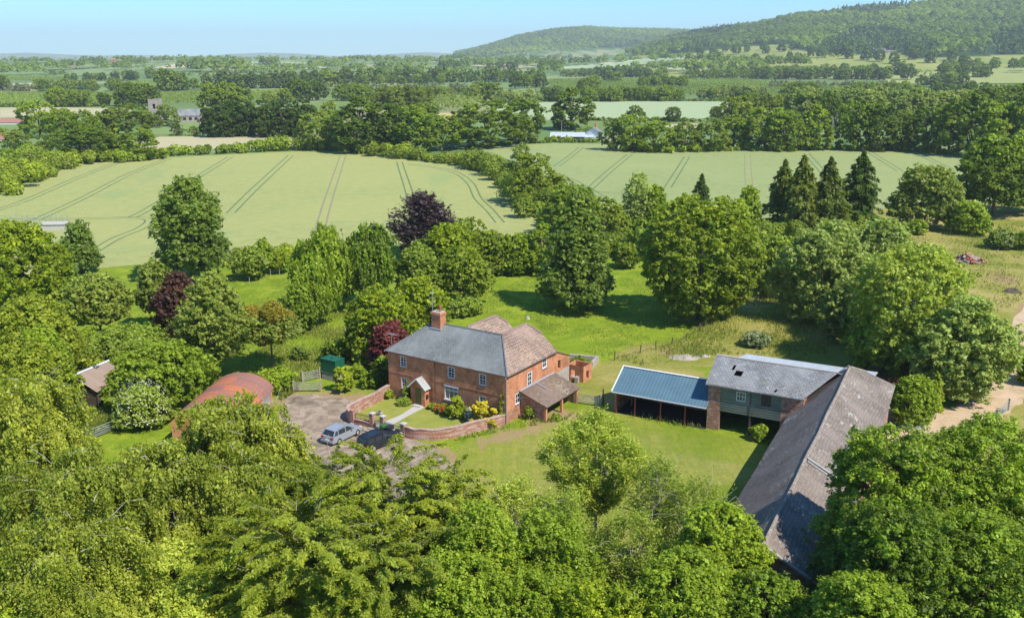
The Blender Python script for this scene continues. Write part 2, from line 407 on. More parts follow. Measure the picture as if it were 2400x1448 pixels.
M['wheat2'] = m_wheat('wheat greener', (0.233, 0.275, 0.095), (0.336, 0.379, 0.149), (0.336, 0.371, 0.138), (0.215, 0.310, 0.124))
M['tram'] = plain('tramline', (0.12, 0.17, 0.06), 0.95, var=0.25, sc=1.0)
M['tram_brown'] = plain('tramline brown', (0.25, 0.22, 0.12), 0.95, var=0.25, sc=1.0)

# leaf palettes
LP = {
 'oak': ((0.040, 0.066, 0.007), (0.136, 0.204, 0.013), (0.370, 0.514, 0.028)),
 'mid': ((0.090, 0.137, 0.009), (0.232, 0.320, 0.018), (0.411, 0.524, 0.031)),
 'bright': ((0.080, 0.124, 0.008), (0.224, 0.310, 0.017), (0.393, 0.495, 0.036)),
 'lime': ((0.068, 0.110, 0.017), (0.155, 0.230, 0.029), (0.248, 0.341, 0.046)),
 'chest': ((0.076, 0.110, 0.007), (0.225, 0.297, 0.011), (0.515, 0.583, 0.019)),
 'birch': ((0.102, 0.131, 0.014), (0.293, 0.339, 0.031), (0.538, 0.566, 0.073)),
 'cherry': ((0.099, 0.131, 0.009), (0.268, 0.329, 0.019), (0.473, 0.513, 0.042), (0.616, 0.154, 0.033)),
 'ash': ((0.123, 0.177, 0.018), (0.316, 0.390, 0.040), (0.545, 0.607, 0.095)),
 'willow': ((0.140, 0.173, 0.036), (0.299, 0.368, 0.074), (0.461, 0.568, 0.128)),
 'grey': ((0.131, 0.165, 0.087), (0.274, 0.319, 0.149), (0.439, 0.472, 0.218)),
 'pear': ((0.117, 0.141, 0.022), (0.263, 0.316, 0.042), (0.406, 0.485, 0.072), (0.454, 0.252, 0.062)),
 'conifer': ((0.062, 0.080, 0.010), (0.146, 0.187, 0.019), (0.238, 0.304, 0.032)),
 'yew': ((0.038, 0.066, 0.009), (0.093, 0.151, 0.017), (0.175, 0.261, 0.025)),
 'purple': ((0.032, 0.019, 0.021), (0.072, 0.043, 0.047), (0.143, 0.094, 0.088)),
 'copper': ((0.033, 0.018, 0.014), (0.098, 0.046, 0.030), (0.208, 0.098, 0.047)),
 'maple': ((0.079, 0.018, 0.018), (0.180, 0.040, 0.033), (0.315, 0.126, 0.075)),
 'gold': ((0.253, 0.230, 0.011), (0.575, 0.506, 0.017), (0.850, 0.713, 0.046)),
 'yellowgreen': ((0.129, 0.175, 0.007), (0.307, 0.384, 0.015), (0.458, 0.530, 0.022)),
 'mistle': ((0.20, 0.17, 0.015), (0.34, 0.29, 0.025), (0.46, 0.40, 0.05)),
 'olive': ((0.103, 0.138, 0.016), (0.229, 0.303, 0.029), (0.348, 0.461, 0.049)),
 'hedge': ((0.085, 0.120, 0.010), (0.227, 0.294, 0.019), (0.405, 0.485, 0.031)),
 'grassy': ((0.160, 0.220, 0.030), (0.260, 0.310, 0.050), (0.400, 0.380, 0.100)),
}
LEAF = {k: m_leaf('leaf ' + k, *v) for k, v in LP.items()}
M['blossom'] = plain('cream blossom', (0.55, 0.54, 0.36), 0.9)
M['petal_red'] = plain('red petals', (0.55, 0.06, 0.03), 0.7)
M['petal_white'] = plain('white petals', (0.75, 0.74, 0.68), 0.8)

# ground
HO = np.array([-0.55, 88.25]); HU = np.array([0.8395, -0.5437]); HV = np.array([0.5437, 0.8395])
def hl(x, y, z=0): p = HO + HU * x + HV * y; return (p[0], p[1], z)
def m_ground():
    m, t, b = nt('grassland')
    ob = coords(t)
    n1 = noise(t, ob, 0.09, 5, 0.6, 0.6); n2 = noise(t, ob, 1.3, 5, 0.7); n3 = noise(t, ob, 0.35, 4, 0.65, 0.4)
    lush = ramp(t, n3, [(0.3, (0.154, 0.230, 0.014)), (0.55, (0.254, 0.328, 0.022)), (0.68, (0.366, 0.393, 0.039)), (0.8, (0.496, 0.415, 0.077))])
    mown = ramp(t, n1, [(0.3, (0.201, 0.260, 0.022)), (0.5, (0.286, 0.310, 0.041)), (0.7, (0.382, 0.335, 0.075))])
    rough = ramp(t, n1, [(0.28, (0.15, 0.20, 0.025)), (0.42, (0.27, 0.27, 0.05)), (0.58, (0.42, 0.34, 0.11)), (0.72, (0.50, 0.38, 0.17))])
    mown = mix(t, ramp(t, noise(t, ob, 0.035, 5, 0.7, 0.8), [(0.48, (0, 0, 0)), (0.66, (0.75,) * 3)]), mown, (0.42, 0.34, 0.13))
    mown = mix(t, ramp(t, noise(t, mapping(t, ob, (1.6, 0.12, 1), (0, 0, 0.5)), 1.0, 3, 0.6), [(0.4, (0.3,) * 3), (0.62, (0, 0, 0))]), mown, (0.15, 0.22, 0.025))
    lush = mix(t, ramp(t, noise(t, ob, 0.05, 6, 0.75, 0.6), [(0.56, (0, 0, 0)), (0.74, (0.5,) * 3)]), lush, (0.36, 0.38, 0.07))
    lush = mix(t, ramp(t, noise(t, ob, 0.7, 4, 0.8, 0.3), [(0.56, (0, 0, 0)), (0.68, (0.7,) * 3)]), lush, (0.07, 0.15, 0.012))
    c = mix(t, attr(t, 'mown'), lush, mown)
    c = mix(t, attr(t, 'rough'), c, rough)
    c = mix(t, ramp(t, n2, [(0.35, (0.5,) * 3), (0.65, (0, 0, 0))]), c, mix(t, 0.5, c, (0.04, 0.09, 0.01)))
    c = mix(t, mathn(t, 'MULTIPLY', attr(t, 'bare'), ramp(t, n3, [(0.3, (0.35,) * 3), (0.6, (1, 1, 1))])), c, (0.36, 0.24, 0.13))
    # far patchwork of fields
    vo = node(t, 'ShaderNodeTexVoronoi', feature='F1'); t.links.new(mapping(t, ob, (0.0036, 0.0021, 0.001), (0, 0, 0.25)), vo.inputs['Vector'])
    sx = t.nodes.new('ShaderNodeSeparateColor'); t.links.new(vo.outputs['Color'], sx.inputs[0])
    fld = ramp(t, sx.outputs[0], [(0.0, (0.10, 0.17, 0.04)), (0.25, (0.15, 0.23, 0.07)), (0.5, (0.22, 0.30, 0.11)), (0.7, (0.17, 0.24, 0.06)), (0.85, (0.30, 0.33, 0.16)), (1.0, (0.36, 0.32, 0.14))])
    fld = mix(t, ramp(t, noise(t, ob, 0.05, 5, 0.7), [(0.3, (0.4,) * 3), (0.7, (0, 0, 0))]), fld, (0.08, 0.14, 0.03))
    c = mix(t, attr(t, 'far'), c, fld)
    c = mix(t, attr(t, 'park'), c, ramp(t, noise(t, ob, 0.01, 5, 0.6), [(0.3, (0.20, 0.26, 0.05)), (0.7, (0.34, 0.34, 0.10))]))
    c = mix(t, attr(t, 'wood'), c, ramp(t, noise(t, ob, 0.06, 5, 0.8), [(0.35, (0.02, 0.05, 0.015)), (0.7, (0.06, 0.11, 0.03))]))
    t.links.new(c, b.inputs['Base Color']); b.inputs['Roughness'].default_value = 0.95; b.inputs['Specular IOR Level'].default_value = 0.08
    bump(t, b, mathn(t, 'ADD', noise(t, ob, 2.5, 5, 0.8), n3), 0.25, 0.7)
    return m
def wob(x, y, a=1.0):
    return x + a * (np.sin(y * 0.9 + 1) * 0.5 + np.sin(x * 1.7 + y * 0.6) * 0.5), y + a * (np.sin(x * 1.1) * 0.5 + np.sin(y * 2.1 + x * 0.4) * 0.4)
def build_ground():
    azs = np.concatenate([np.linspace(-180, -42, 24, endpoint=False), np.linspace(-42, -33, 12, endpoint=False), np.linspace(-33, 33, 331), np.linspace(33, 42, 13)[1:], np.linspace(42, 180, 25)[1:-1]])
    azs = np.radians(azs)
    rs = np.concatenate([[0.01, 8, 16, 24, 30], 34 * 1.0125 ** np.arange(0, 420)])
    rs = np.concatenate([rs[rs < 6200], 6200 * 1.03 ** np.arange(0, 31)])
    A, Rr = np.meshgrid(azs, rs)
    X = Rr * np.sin(A); Y = Rr * np.cos(A); Z = terrain(X, Y)
    nr, na = X.shape
    me = bpy.data.meshes.new('ground')
    v = np.stack([X, Y, Z], -1).reshape(-1, 3)
    i = np.arange(nr - 1)[:, None]; j = np.arange(na)[None, :]; j2 = (j + 1) % na
    f = np.stack([i * na + j, i * na + j2, (i + 1) * na + j2, (i + 1) * na + j], -1).reshape(-1, 4)[:, ::-1]
    me.vertices.add(len(v)); me.vertices.foreach_set('co', v.ravel())
    me.loops.add(f.size); me.loops.foreach_set('vertex_index', f.ravel().astype(np.int32))
    me.polygons.add(len(f)); me.polygons.foreach_set('loop_start', np.arange(len(f), dtype=np.int32) * 4)
    me.update(calc_edges=True); me.shade_smooth()
    x, y = X.ravel(), Y.ravel(); r = np.hypot(x, y); az = np.arctan2(x, y)
    wx, wy = wob(x, y, 0.8); wx = wx + 2.5 * np.sin(y * .31 + 2) * np.sin(x * .21); wy = wy + 3 * np.sin(x * .27) * np.cos(y * .17)
    mown = inpoly(wx, wy, [P(*q) for q in [(1060, 1030), (1190, 1010), (1330, 980), (1440, 960), (1680, 1010), (1800, 1040), (1990, 1000), (1700, 1448), (1000, 1448), (900, 1150)]]) | \
        inpoly(wx, wy, [hl(*q) for q in [(-16, -1), (-30, -3), (-30, -7), (-24, -8), (-15, -9)]])
    rough = inpoly(wx, wy, [P(*q) for q in [(1320, 860), (1560, 810), (1690, 735), (1760, 690), (1900, 600), (2060, 480), (2400, 470), (2600, 470), (2600, 1200), (2050, 1200), (2000, 900), (1700, 850), (1440, 960), (1340, 960)]])
    bare = inpoly(wx, wy, [P(*q) for q in [(1130, 1025), (1240, 990), (1300, 985), (1320, 1000), (1240, 1020), (1080, 1060)]]) | \
        inpoly(wx, wy, [P(*q) for q in [(1570, 832), (1640, 828), (1640, 842), (1580, 844)]]) | \
        inpoly(wx, wy, [P(*q) for q in [(640, 930), (700, 915), (850, 940), (830, 990), (880, 1010), (1010, 1050), (1020, 1110), (660, 1110)]]) | \
        inpoly(wx, wy, [P(*q) for q in [(1770, 1015), (1800, 1010), (1810, 1022), (1790, 1030)]]) | \
        inpoly(wx, wy, [P(*q) for q in [(2230, 960), (2330, 870), (2380, 780), (2410, 700), (2450, 700), (2440, 860), (2380, 960), (2330, 1000), (2200, 990), (2080, 1020), (2070, 960), (2110, 940)]]) | \
        inpoly(wx, wy, [P(*q) for q in [(2320, 640), (2420, 650), (2420, 700), (2390, 670)]])
    S = azel([(1400, 140), (1500, 130), (1640, 124), (1660, 118), (1760, 108), (1850, 103), (1870, 118), (1950, 130), (2030, 128), (2110, 124), (2140, 138), (2200, 136), (2400, 128), (3000, 128)])
    el = np.arctan2(Z.ravel() - CAMH, r)
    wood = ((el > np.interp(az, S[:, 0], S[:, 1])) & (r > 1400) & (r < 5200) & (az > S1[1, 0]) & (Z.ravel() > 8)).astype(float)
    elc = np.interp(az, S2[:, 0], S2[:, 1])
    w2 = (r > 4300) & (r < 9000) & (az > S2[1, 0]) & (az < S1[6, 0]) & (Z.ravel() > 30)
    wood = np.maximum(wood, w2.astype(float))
    park = ((r > 1500) & (r < 3400) & (az > S1[1, 0]) & (wood < 0.5)).astype(float)
    far = (r > 330).astype(float)
    for nm, a in (('mown', mown), ('rough', rough), ('bare', bare), ('wood', wood), ('park', park), ('far', far)):
        at = me.attributes.new(nm, 'FLOAT', 'POINT'); at.data.foreach_set('value', np.asarray(a, dtype=np.float32))
    me.materials.append(m_ground())
    return tag(link('ground', me), kind='structure')
build_ground()

def sheet(name, pts, z, mat, kind='structure', grid=0.0, label=None, cat=None, world_pts=False):
    """a thin sheet lying on the terrain, pts in world xy"""
    pts = [Vector((p[0], p[1])) for p in pts]
    vin = list(pts); n = len(pts); ed = [(i, (i + 1) % n) for i in range(n)]
    if grid:
        xs = [p.x for p in pts]; ys = [p.y for p in pts]
        gx, gy = np.meshgrid(np.arange(min(xs), max(xs), grid), np.arange(min(ys), max(ys), grid))
        k = inpoly(gx.ravel(), gy.ravel(), [(p.x, p.y) for p in pts])
        vin += [Vector((a, b)) for a, b in zip(gx.ravel()[k], gy.ravel()[k])]
    v, e, f, *_ = geometry.delaunay_2d_cdt(vin, ed, [list(range(n))], 1, 1e-4)
    va = np.array([(q.x, q.y) for q in v]); zz = terrain(va[:, 0], va[:, 1]) + z
    me = bpy.data.meshes.new(name); me.from_pydata([(a[0], a[1], q) for a, q in zip(va, zz)], [], [list(q) for q in f]); me.materials.append(mat)
    o = link(name, me); return tag(o, label, cat, kind=kind)
def smooth_poly(pts, n=6, jit=0.0, seed=0):
    rg = random.Random(seed); k = len(pts); o = []
    for i in range(k):
        p0, p1, p2, p3 = [np.array(pts[(i + q - 1) % k][:2]) for q in range(4)]
        for j in range(n):
            t = j / n
            q = 0.5 * ((2 * p1) + (-p0 + p2) * t + (2 * p0 - 5 * p1 + 4 * p2 - p3) * t * t + (-p0 + 3 * p1 - 3 * p2 + p3) * t ** 3)
            o.append(q + np.array([rg.uniform(-jit, jit), rg.uniform(-jit, jit)]))
    return o
def PX(l, z=0): return [P(x, y, z) for x, y in l]
FIELD1 = [(-120, 500), (0, 455), (100, 412), (200, 379), (320, 372), (450, 367), (600, 359), (700, 355), (830, 360), (950, 371), (1080, 388), (1160, 410), (1220, 455), (1262, 512), (1270, 545), (1150, 560), (930, 575), (760, 582), (560, 590), (420, 612), (180, 634), (-60, 655), (-160, 600)]
FIELD2 = [(1120, 352), (1200, 340), (1300, 336), (1400, 337), (1450, 340), (1500, 352), (1560, 357), (1680, 354), (1800, 350), (2000, 351), (2180, 353), (2240, 362), (2330, 385), (2420, 420), (2440, 470), (2250, 480), (2050, 490), (1700, 520), (1450, 505), (1330, 470), (1290, 430), (1240, 390)]
sheet('wheat_field', PX(FIELD1), 0.02, M['wheat'])
sheet('wheat_field', PX(FIELD2), 0.02, M['wheat2'])
FARM = {'green': m_wheat('pasture', (0.17, 0.24, 0.07), (0.24, 0.31, 0.10), (0.20, 0.26, 0.08), (0.13, 0.22, 0.06)),
        'pale': m_wheat('pale crop', (0.33, 0.40, 0.20), (0.38, 0.44, 0.24), (0.36, 0.42, 0.22), (0.30, 0.38, 0.19)),
        'hay': m_wheat('cut hay', (0.42, 0.37, 0.20), (0.52, 0.46, 0.27), (0.46, 0.42, 0.24), (0.30, 0.34, 0.14)),
        'gold': m_wheat('barley', (0.46, 0.36, 0.13), (0.54, 0.43, 0.17), (0.5, 0.4, 0.16), (0.38, 0.34, 0.14)),
        'orchard': m_wheat('orchard floor', (0.12, 0.18, 0.05), (0.18, 0.24, 0.08), (0.16, 0.22, 0.07), (0.09, 0.15, 0.04)),
        'pink': m_wheat('bare soil', (0.42, 0.29, 0.22), (0.5, 0.37, 0.29), (0.46, 0.34, 0.26), (0.4, 0.3, 0.22)),
        'park': m_wheat('park grass', (0.24, 0.29, 0.08), (0.34, 0.37, 0.12), (0.36, 0.35, 0.12), (0.20, 0.27, 0.08))}
fields = [('pale', [(1150, 246), (1190, 240), (1500, 238), (1800, 238), (1890, 240), (1890, 256), (1780, 270), (1600, 281), (1400, 280), (1200, 282), (1140, 268)]),
          ('hay', [(255, 352), (375, 321), (700, 318), (760, 322), (740, 345), (380, 352), (262, 362)]),
          ('hay', [(0, 253), (120, 252), (300, 255), (320, 268), (0, 277)]),
          ('gold', [(1018, 266), (1072, 265), (1074, 292), (1040, 293)]),
          ('green', [(355, 272), (480, 270), (480, 316), (360, 316)]),
          ('hay', [(1560, 292), (1640, 290), (1650, 302), (1560, 300)]),
          ('orchard', [(0, 217), (700, 212), (700, 246), (380, 250), (0, 251)]),
          ('orchard', [(1250, 186), (1700, 180), (2080, 186), (2080, 236), (1890, 236), (1600, 236), (1260, 236)]),
          ('orchard', [(0, 178), (160, 180), (165, 198), (0, 200)]),
          ('green', [(300, 190), (500, 184), (500, 212), (300, 212)]),
          ('hay', [(400, 152), (420, 149), (460, 152), (440, 162), (350, 161)]),
          ('green', [(180, 168), (240, 165), (400, 150), (350, 162), (260, 176), (110, 182)]),
          ('pale', [(565, 145), (680, 146), (760, 150), (770, 163), (600, 166), (565, 166)]),
          ('green', [(80, 150), (230, 152), (270, 156), (80, 168)]),
          ('pale', [(1310, 158), (1500, 140), (1560, 132), (1640, 132), (1560, 146), (1450, 158), (1320, 163)]),
          ('hay', [(1100, 155), (1190, 150), (1260, 158), (1180, 162)]),
          ('park', [(2070, 178), (2200, 168), (2420, 155), (2420, 196), (2260, 198), (2080, 198)]),
          ('green', [(2230, 201), (2420, 200), (2420, 225), (2240, 222)]),
          ('pale', [(1560, 160), (1700, 158), (1700, 163), (1570, 166)]),
          ('hay', [(0, 198), (160, 194), (180, 200), (0, 208)])]
for k, (mt, pl) in enumerate(fields):
    g = [G(x, y) for x, y in pl]
    dd = np.mean([np.hypot(q[0], q[1]) for q in g])
    sheet('farmland', g, 0.04 if dd < 950 else 0.35 + k * 0.02, FARM[mt], grid=0 if dd < 950 else 45)
# crop tramlines
def tram(pl, mat, half=0.95, w=0.44):
    p = [P(x, y)[:2] for x, y in pl]
    q = []
    for i in range(len(p) - 1):
        p0 = p[max(i - 1, 0)]; p1 = p[i]; p2 = p[i + 1]; p3 = p[min(i + 2, len(p) - 1)]
        for j in range(8):
            t = j / 8
            q.append(0.5 * ((2 * p1) + (-p0 + p2) * t + (2 * p0 - 5 * p1 + 4 * p2 - p3) * t * t + (-p0 + 3 * p1 - 3 * p2 + p3) * t ** 3))
    q.append(p[-1]); q = np.array(q)
    d = np.gradient(q, axis=0); d /= np.linalg.norm(d, axis=1)[:, None]; nn = np.stack([-d[:, 1], d[:, 0]], 1)
    mb = MB()
    for s in (-half, half):
        a = q + nn * (s - w / 2); b_ = q + nn * (s + w / 2)
        for i in range(len(q) - 1):
            mb.face([(*a[i], 0.028), (*a[i + 1], 0.028), (*b_[i + 1], 0.028), (*b_[i], 0.028)])
    o = mb.build('crop_track', mat, uv=False); tag(o, kind='structure')
T = M['tram']
for pl in ([(-40, 502), (60, 470), (180, 418), (285, 378)], [(88, 514), (200, 462), (300, 410), (395, 372)], [(310, 510), (362, 482), (450, 424), (540, 368)],
           [(540, 500), (600, 440), (682, 364)], [(936, 380), (945, 408), (957, 445), (968, 485)], [(960, 385), (1020, 393), (1070, 406), (1102, 430), (1120, 465), (1145, 490), (1172, 522)],
           [(-60, 517), (90, 514), (200, 513), (310, 510), (350, 516), (330, 535), (270, 560), (220, 590)],
           [(1304, 390), (1335, 368), (1362, 346)], [(1380, 445), (1430, 400), (1476, 362)], [(1300, 408), (1345, 425), (1385, 447), (1440, 480)],
           [(1385, 449), (1430, 452), (1500, 458)], [(1565, 440), (1590, 400), (1610, 368)], [(1890, 360), (1930, 405)], [(2040, 358), (2110, 402)], [(2150, 360), (2230, 398)]):
    tram(pl, T)
tram([(742, 575), (766, 480), (804, 365)], M['tram_brown'], 1.0, 0.45)
tram([(1752, 362), (1753, 400), (1756, 436)], M['tram_brown'], 1.0, 0.35)
# driveway, garden, track
m, t, b = nt('worn drive')
ob = coords(t)
c = ramp(t, noise(t, ob, 0.5, 6, 0.7, 1.0), [(0.3, (0.129, 0.095, 0.065)), (0.44, (0.258, 0.194, 0.129)), (0.56, (0.405, 0.310, 0.217)), (0.72, (0.515, 0.413, 0.304))])
c = mix(t, ramp(t, noise(t, ob, 3, 5, 0.7), [(0.4, (0.35,) * 3), (0.7, (0, 0, 0))]), c, (0.120, 0.095, 0.068))
t.links.new(c, b.inputs['Base Color']); b.inputs['Roughness'].default_value = 0.95; bump(t, b, noise(t, ob, 4, 5), 0.05); M['drive'] = m
m, t, b = nt('red earth track'); ob = coords(t)
c = ramp(t, noise(t, ob, 0.45, 6, 0.7, 0.7), [(0.3, (0.30, 0.24, 0.10)), (0.45, (0.48, 0.34, 0.20)), (0.75, (0.60, 0.44, 0.28))])
t.links.new(c, b.inputs['Base Color']); b.inputs['Roughness'].default_value = 0.95; bump(t, b, noise(t, ob, 3, 5), 0.08); M['track'] = m
m, t, b = nt('garden lawn'); ob = coords(t)
c = ramp(t, noise(t, ob, 0.5, 6, 0.65, 0.5), [(0.3, (0.190, 0.235, 0.024)), (0.55, (0.263, 0.265, 0.040)), (0.8, (0.336, 0.296, 0.060))])
t.links.new(c, b.inputs['Base Color']); b.inputs['Roughness'].default_value = 0.95; bump(t, b, noise(t, ob, 8, 4), 0.04); M['lawn'] = m
sheet('driveway', smooth_poly(PX([(668, 938), (690, 926), (735, 925), (790, 932), (845, 948), (838, 985), (860, 1002), (925, 1018), (1010, 1042), (1040, 1062), (1060, 1100), (1000, 1150), (800, 1180), (660, 1140), (640, 1040)]), 6, 0.25, 2), 0.012, M['drive'])
sheet('dirt_track', smooth_poly(PX([(2060, 985), (2085, 945), (2150, 960), (2235, 955), (2300, 905), (2345, 860), (2355, 800), (2385, 735), (2440, 690), (2500, 690), (2480, 800), (2430, 900), (2370, 960), (2320, 990), (2260, 1010), (2150, 1040), (2080, 1040)]), 6, 0.3, 3), 0.012, M['track'])
sheet('garden_lawn', [hl(*q) for q in [(-15.2, -0.2), (-14.8, -6.6), (-14.2, -7.6), (-13, -8.1), (-6.6, -8.0), (-4.5, -7.4), (-3.2, -6.5), (-2.2, -4.7), (-1, -2.3), (0, -0.2)]], 0.014, M['lawn'])
sheet('garden_path', smooth_poly([hl(*q) for q in [(-11.0, -0.6), (-10.6, -4), (-10.9, -8.0), (-9.6, -8.0), (-9.75, -4), (-9.9, -0.6)]], 3, 0.06), 0.022, M['stone_pale'])

# ------------------------------------------------------------------ buildings
def window(par, o, d, inn, w, h, cols, rows, glass='glass', fw=0.07, rec=0.07, sill='sill', lab=None, white='white', mid=True):
    """window whose opening starts at o (lower corner), d along the wall, inn into the wall"""
    o = Vector(o); d = Vector(d).normalized(); inn = Vector(inn)
    Z = Vector((0, 0, 1)); q = lambda x, y, z: o + d * x + inn * y + Z * z
    def bx(mb, x0, x1, y0, y1, z0, z1):
        v = [q(x, y, z) for x in (x0, x1) for y in (y0, y1) for z in (z0, z1)]
        mb.add(v, [(0, 1, 3, 2), (4, 6, 7, 5), (0, 4, 5, 1), (2, 3, 7, 6), (0, 2, 6, 4), (1, 5, 7, 3)])
    mb = MB()
    for a in ((0, w, 0, fw), (0, w, h - fw, h), (0, fw, fw, h - fw), (w - fw, w, fw, h - fw)):
        bx(mb, a[0], a[1], rec - 0.05, rec + 0.06, a[2], a[3])
    bw = 0.035
    for i in range(1, cols): x = w * i / cols; bx(mb, x - bw / 2, x + bw / 2, rec - 0.01, rec + 0.035, fw, h - fw)
    for j in range(1, rows):
        z = h * j / rows; ww = 0.05 if (mid and rows % 2 == 0 and j == rows // 2) else bw
        bx(mb, fw, w - fw, rec - 0.016, rec + 0.04, z - ww / 2, z + ww / 2)
    f = mb.build('window', M[white], par)
    if lab: f['label'] = lab
    g = MB(); g.face([q(fw * .5, rec + 0.02, fw * .5), q(w - fw * .5, rec + 0.02, fw * .5), q(w - fw * .5, rec + 0.02, h - fw * .5), q(fw * .5, rec + 0.02, h - fw * .5)])
    g.build('pane', M[glass], f)
    if sill:
        s_ = MB(); bx(s_, -0.06, w + 0.06, -0.06, 0.06, -0.1, -0.003); s_.build('sill', M[sill], f)
    return f
HRZ = math.atan2(HU[1], HU[0])
def farmhouse():
    t = thing('farmhouse', 'red brick farmhouse with grey slate front roof and brown tiled rear roofs', 'house', (HO[0], HO[1], 0), HRZ)
    W = 15.4; E = 5.1; Rz = 7.8
    ops = [(W - 13.72, W - 12.85, 3.62, 4.82), (W - 7.34, W - 6.44, 3.6, 4.82), (W - 3.36, W - 2.48, 3.6, 4.8), (W - 13.65, W - 12.85, 1.15, 2.42), (W - 7.8, W - 6.0, 1.15, 2.62), (W - 3.38, W - 2.5, 1.15, 2.38)]
    mb = MB()
    mb.wall((-W, 0, 0), (1, 0, 0), W, E, ops, cut=(0.9, 2.2), mf=lambda x, z: 1 if (z < 0.9 or (z < 2.2 and 8.5 < x < 16)) else 0)
    so = [(1.65, 2.6, 1.5, 2.72), (3.95, 4.9, 2.75, 4.3), (6.95, 7.9, 3.85, 5.0)]
    mb.wall((0, 0, 0), (0, 1, 0), 10, E, so, inn=(-1, 0, 0), cut=(1.3,), mf=lambda x, z: 1 if z < 1.3 else 0)
    mb.wall((-W, 8.5, 0), (0, -1, 0), 8.5, E, inn=(1, 0, 0))
    mb.wall((-11.3, 8.5, 0), (-1, 0, 0), W - 11.3, E, inn=(0, -1, 0))
    mb.face([(-5.7, 10, 0), (0, 10, 0), (0, 10, E), (-1.93, 10, 6.7), (-4.9, 10, 6.7), (-5.7, 10, 6.0)][::-1])
    mb.face([(-11.1, 10.6, 0), (-5.7, 10.6, 0), (-5.7, 10.6, 6.0), (-6.9, 10.6, 6.9), (-9.2, 10.6, 6.9), (-11.1, 10.6, E)][::-1])
    mb.face([(-11.1, 8.5, 0), (-11.1, 10.6, 0), (-11.1, 10.6, E), (-11.1, 8.5, E)][::-1])
    mb.face([(-5.7, 10, 0), (-5.7, 10.6, 0), (-5.7, 10.6, 6), (-5.7, 10, 6)])
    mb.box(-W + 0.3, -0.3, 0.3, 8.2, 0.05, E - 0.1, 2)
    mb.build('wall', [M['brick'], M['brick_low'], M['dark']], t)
    o = 0.2
    r = MB()
    r.slab([(-W - .35, -.1, E), (o, -.1, E), (-3.35, 4.25, Rz), (-12.4, 4.25, Rz)], 0.1)
    r.slab([(-W - .35, 8.8, E), (-W - .35, -o, E), (-12.4, 4.25, Rz)], 0.1)
    r.slab([(-3.35, 4.25, Rz), (-3.35, 8.8, E), (-W - .35, 8.8, E), (-12.4, 4.25, Rz)], 0.1)
    rf = r.build('roof', M['slate'], t); rf['label'] = 'grey slate hipped front roof'
    r = MB()
    r.slab([(o, -o, E + .02), (o, 9.7, E + .02), (-1.93, 9.95, 6.76), (-3.4, 9.15, Rz + .02), (-3.35, 4.25, Rz + .02)], 0.12)
    r.slab([(-3.4, 9.15, Rz + .02), (-1.93, 9.95, 6.76), (-1.9, 10.2, 6.5), (-4.95, 10.2, 6.5), (-4.9, 9.95, 6.76)], 0.1)
    r.slab([(-3.35, 4.25, Rz + .02), (-3.4, 9.15, Rz + .02), (-4.9, 9.95, 6.76), (-5.7, 9.95, 6.1), (-5.7, 6.2, 6.1)], 0.1)
    r2 = r.build('roof', M['tile'], t); r2['label'] = 'brown tiled roof over the side wing'
    r = MB()
    r.slab([(-8.05, 4.25, Rz + .03), (-5.7, 6.2, 6.08), (-5.7, 10.9, 6.08), (-6.9, 10.85, 6.95), (-8.05, 10.05, Rz + .03)], 0.1)
    r.slab([(-8.05, 4.25, Rz + .03), (-8.05, 10.05, Rz + .03), (-9.2, 10.85, 6.95), (-11.3, 10.9, 5.12), (-11.3, 8.3, 5.12)], 0.1)
    r.slab([(-8.05, 10.05, Rz + .03), (-6.9, 10.85, 6.95), (-9.2, 10.85, 6.95)], 0.1)
    r3 = r.build('roof', M['tile'], t); r3['label'] = 'brown tiled roof of the rear wing'
    k = MB()
    k.tube([(-12.4, 4.25, Rz - .02), (-3.35, 4.25, Rz)], 0.1)
    k.tube([(-3.35, 4.25, Rz + .05), (-3.4, 9.15, Rz + .05), (-1.93, 9.95, 6.8)], 0.12, m=1)
    k.tube([(-8.05, 4.6, Rz + .05), (-8.05, 10.05, Rz + .05), (-6.9, 10.85, 7.0)], 0.12, m=1)
    k.tube([(o, -o, E - .02), (-3.35, 4.25, Rz)], 0.09)
    k.tube([(-W - .35, -o, E - .03), (-12.4, 4.25, Rz - .02)], 0.09)
    k.build('ridge', [M['sill'], M['ridge_tile']], t)
    # gutters and downpipes
    g = MB(); g.tube([(-W - .4, -.14, E - .02), (o, -.14, E - .02)], 0.05); g.tube([(o + .06, -o, E), (o + .06, 9.7, E)], 0.06)
    g.build('gutter', M['timber_dark'], t)
    g = MB(); g.tube([(0.08, -0.3, E - .05), (0.07, -0.12, E - .5), (0.07, -0.12, 0.1)], 0.05); g.build('downpipe', M['lead'], t)
    g = MB(); g.tube([(-9.0, -0.09, E - .05), (-9.0, -0.09, 0.1)], 0.04); g.build('downpipe', M['timber_dark'], t)
    # chimney
    c = MB(); c.box(-12.05, -10.85, 3.5, 4.5, 6.8, 8.90); c.box(-12.13, -10.77, 3.42, 4.58, 8.90, 9.02); c.box(-12.08, -10.82, 3.47, 4.53, 9.02, 9.15)
    co = c.build('chimney', M['brick'], t)
    c = MB(); c.box(-12.02, -10.88, 3.55, 4.45, 9.15, 9.21); c.build('chimney_cap', M['stone_pale'], co)
    c = MB(); c.tube([(-11.2, 4.0, 9.15), (-11.2, 4.0, 9.40), (-11.2, 4.0, 9.41), (-11.2, 4.0, 9.70), (-11.2, 4.0, 9.71), (-11.2, 4.0, 9.85)], [0.17, 0.13, 0.13, 0.12, 0.17, 0.15], 10); c.build('chimney_pot', M['terracotta'], co)
    c = MB(); c.box(-12.25, -10.65, 3.3, 4.7, 7.25, 7.4); c.build('flashing', M['lead'], co)
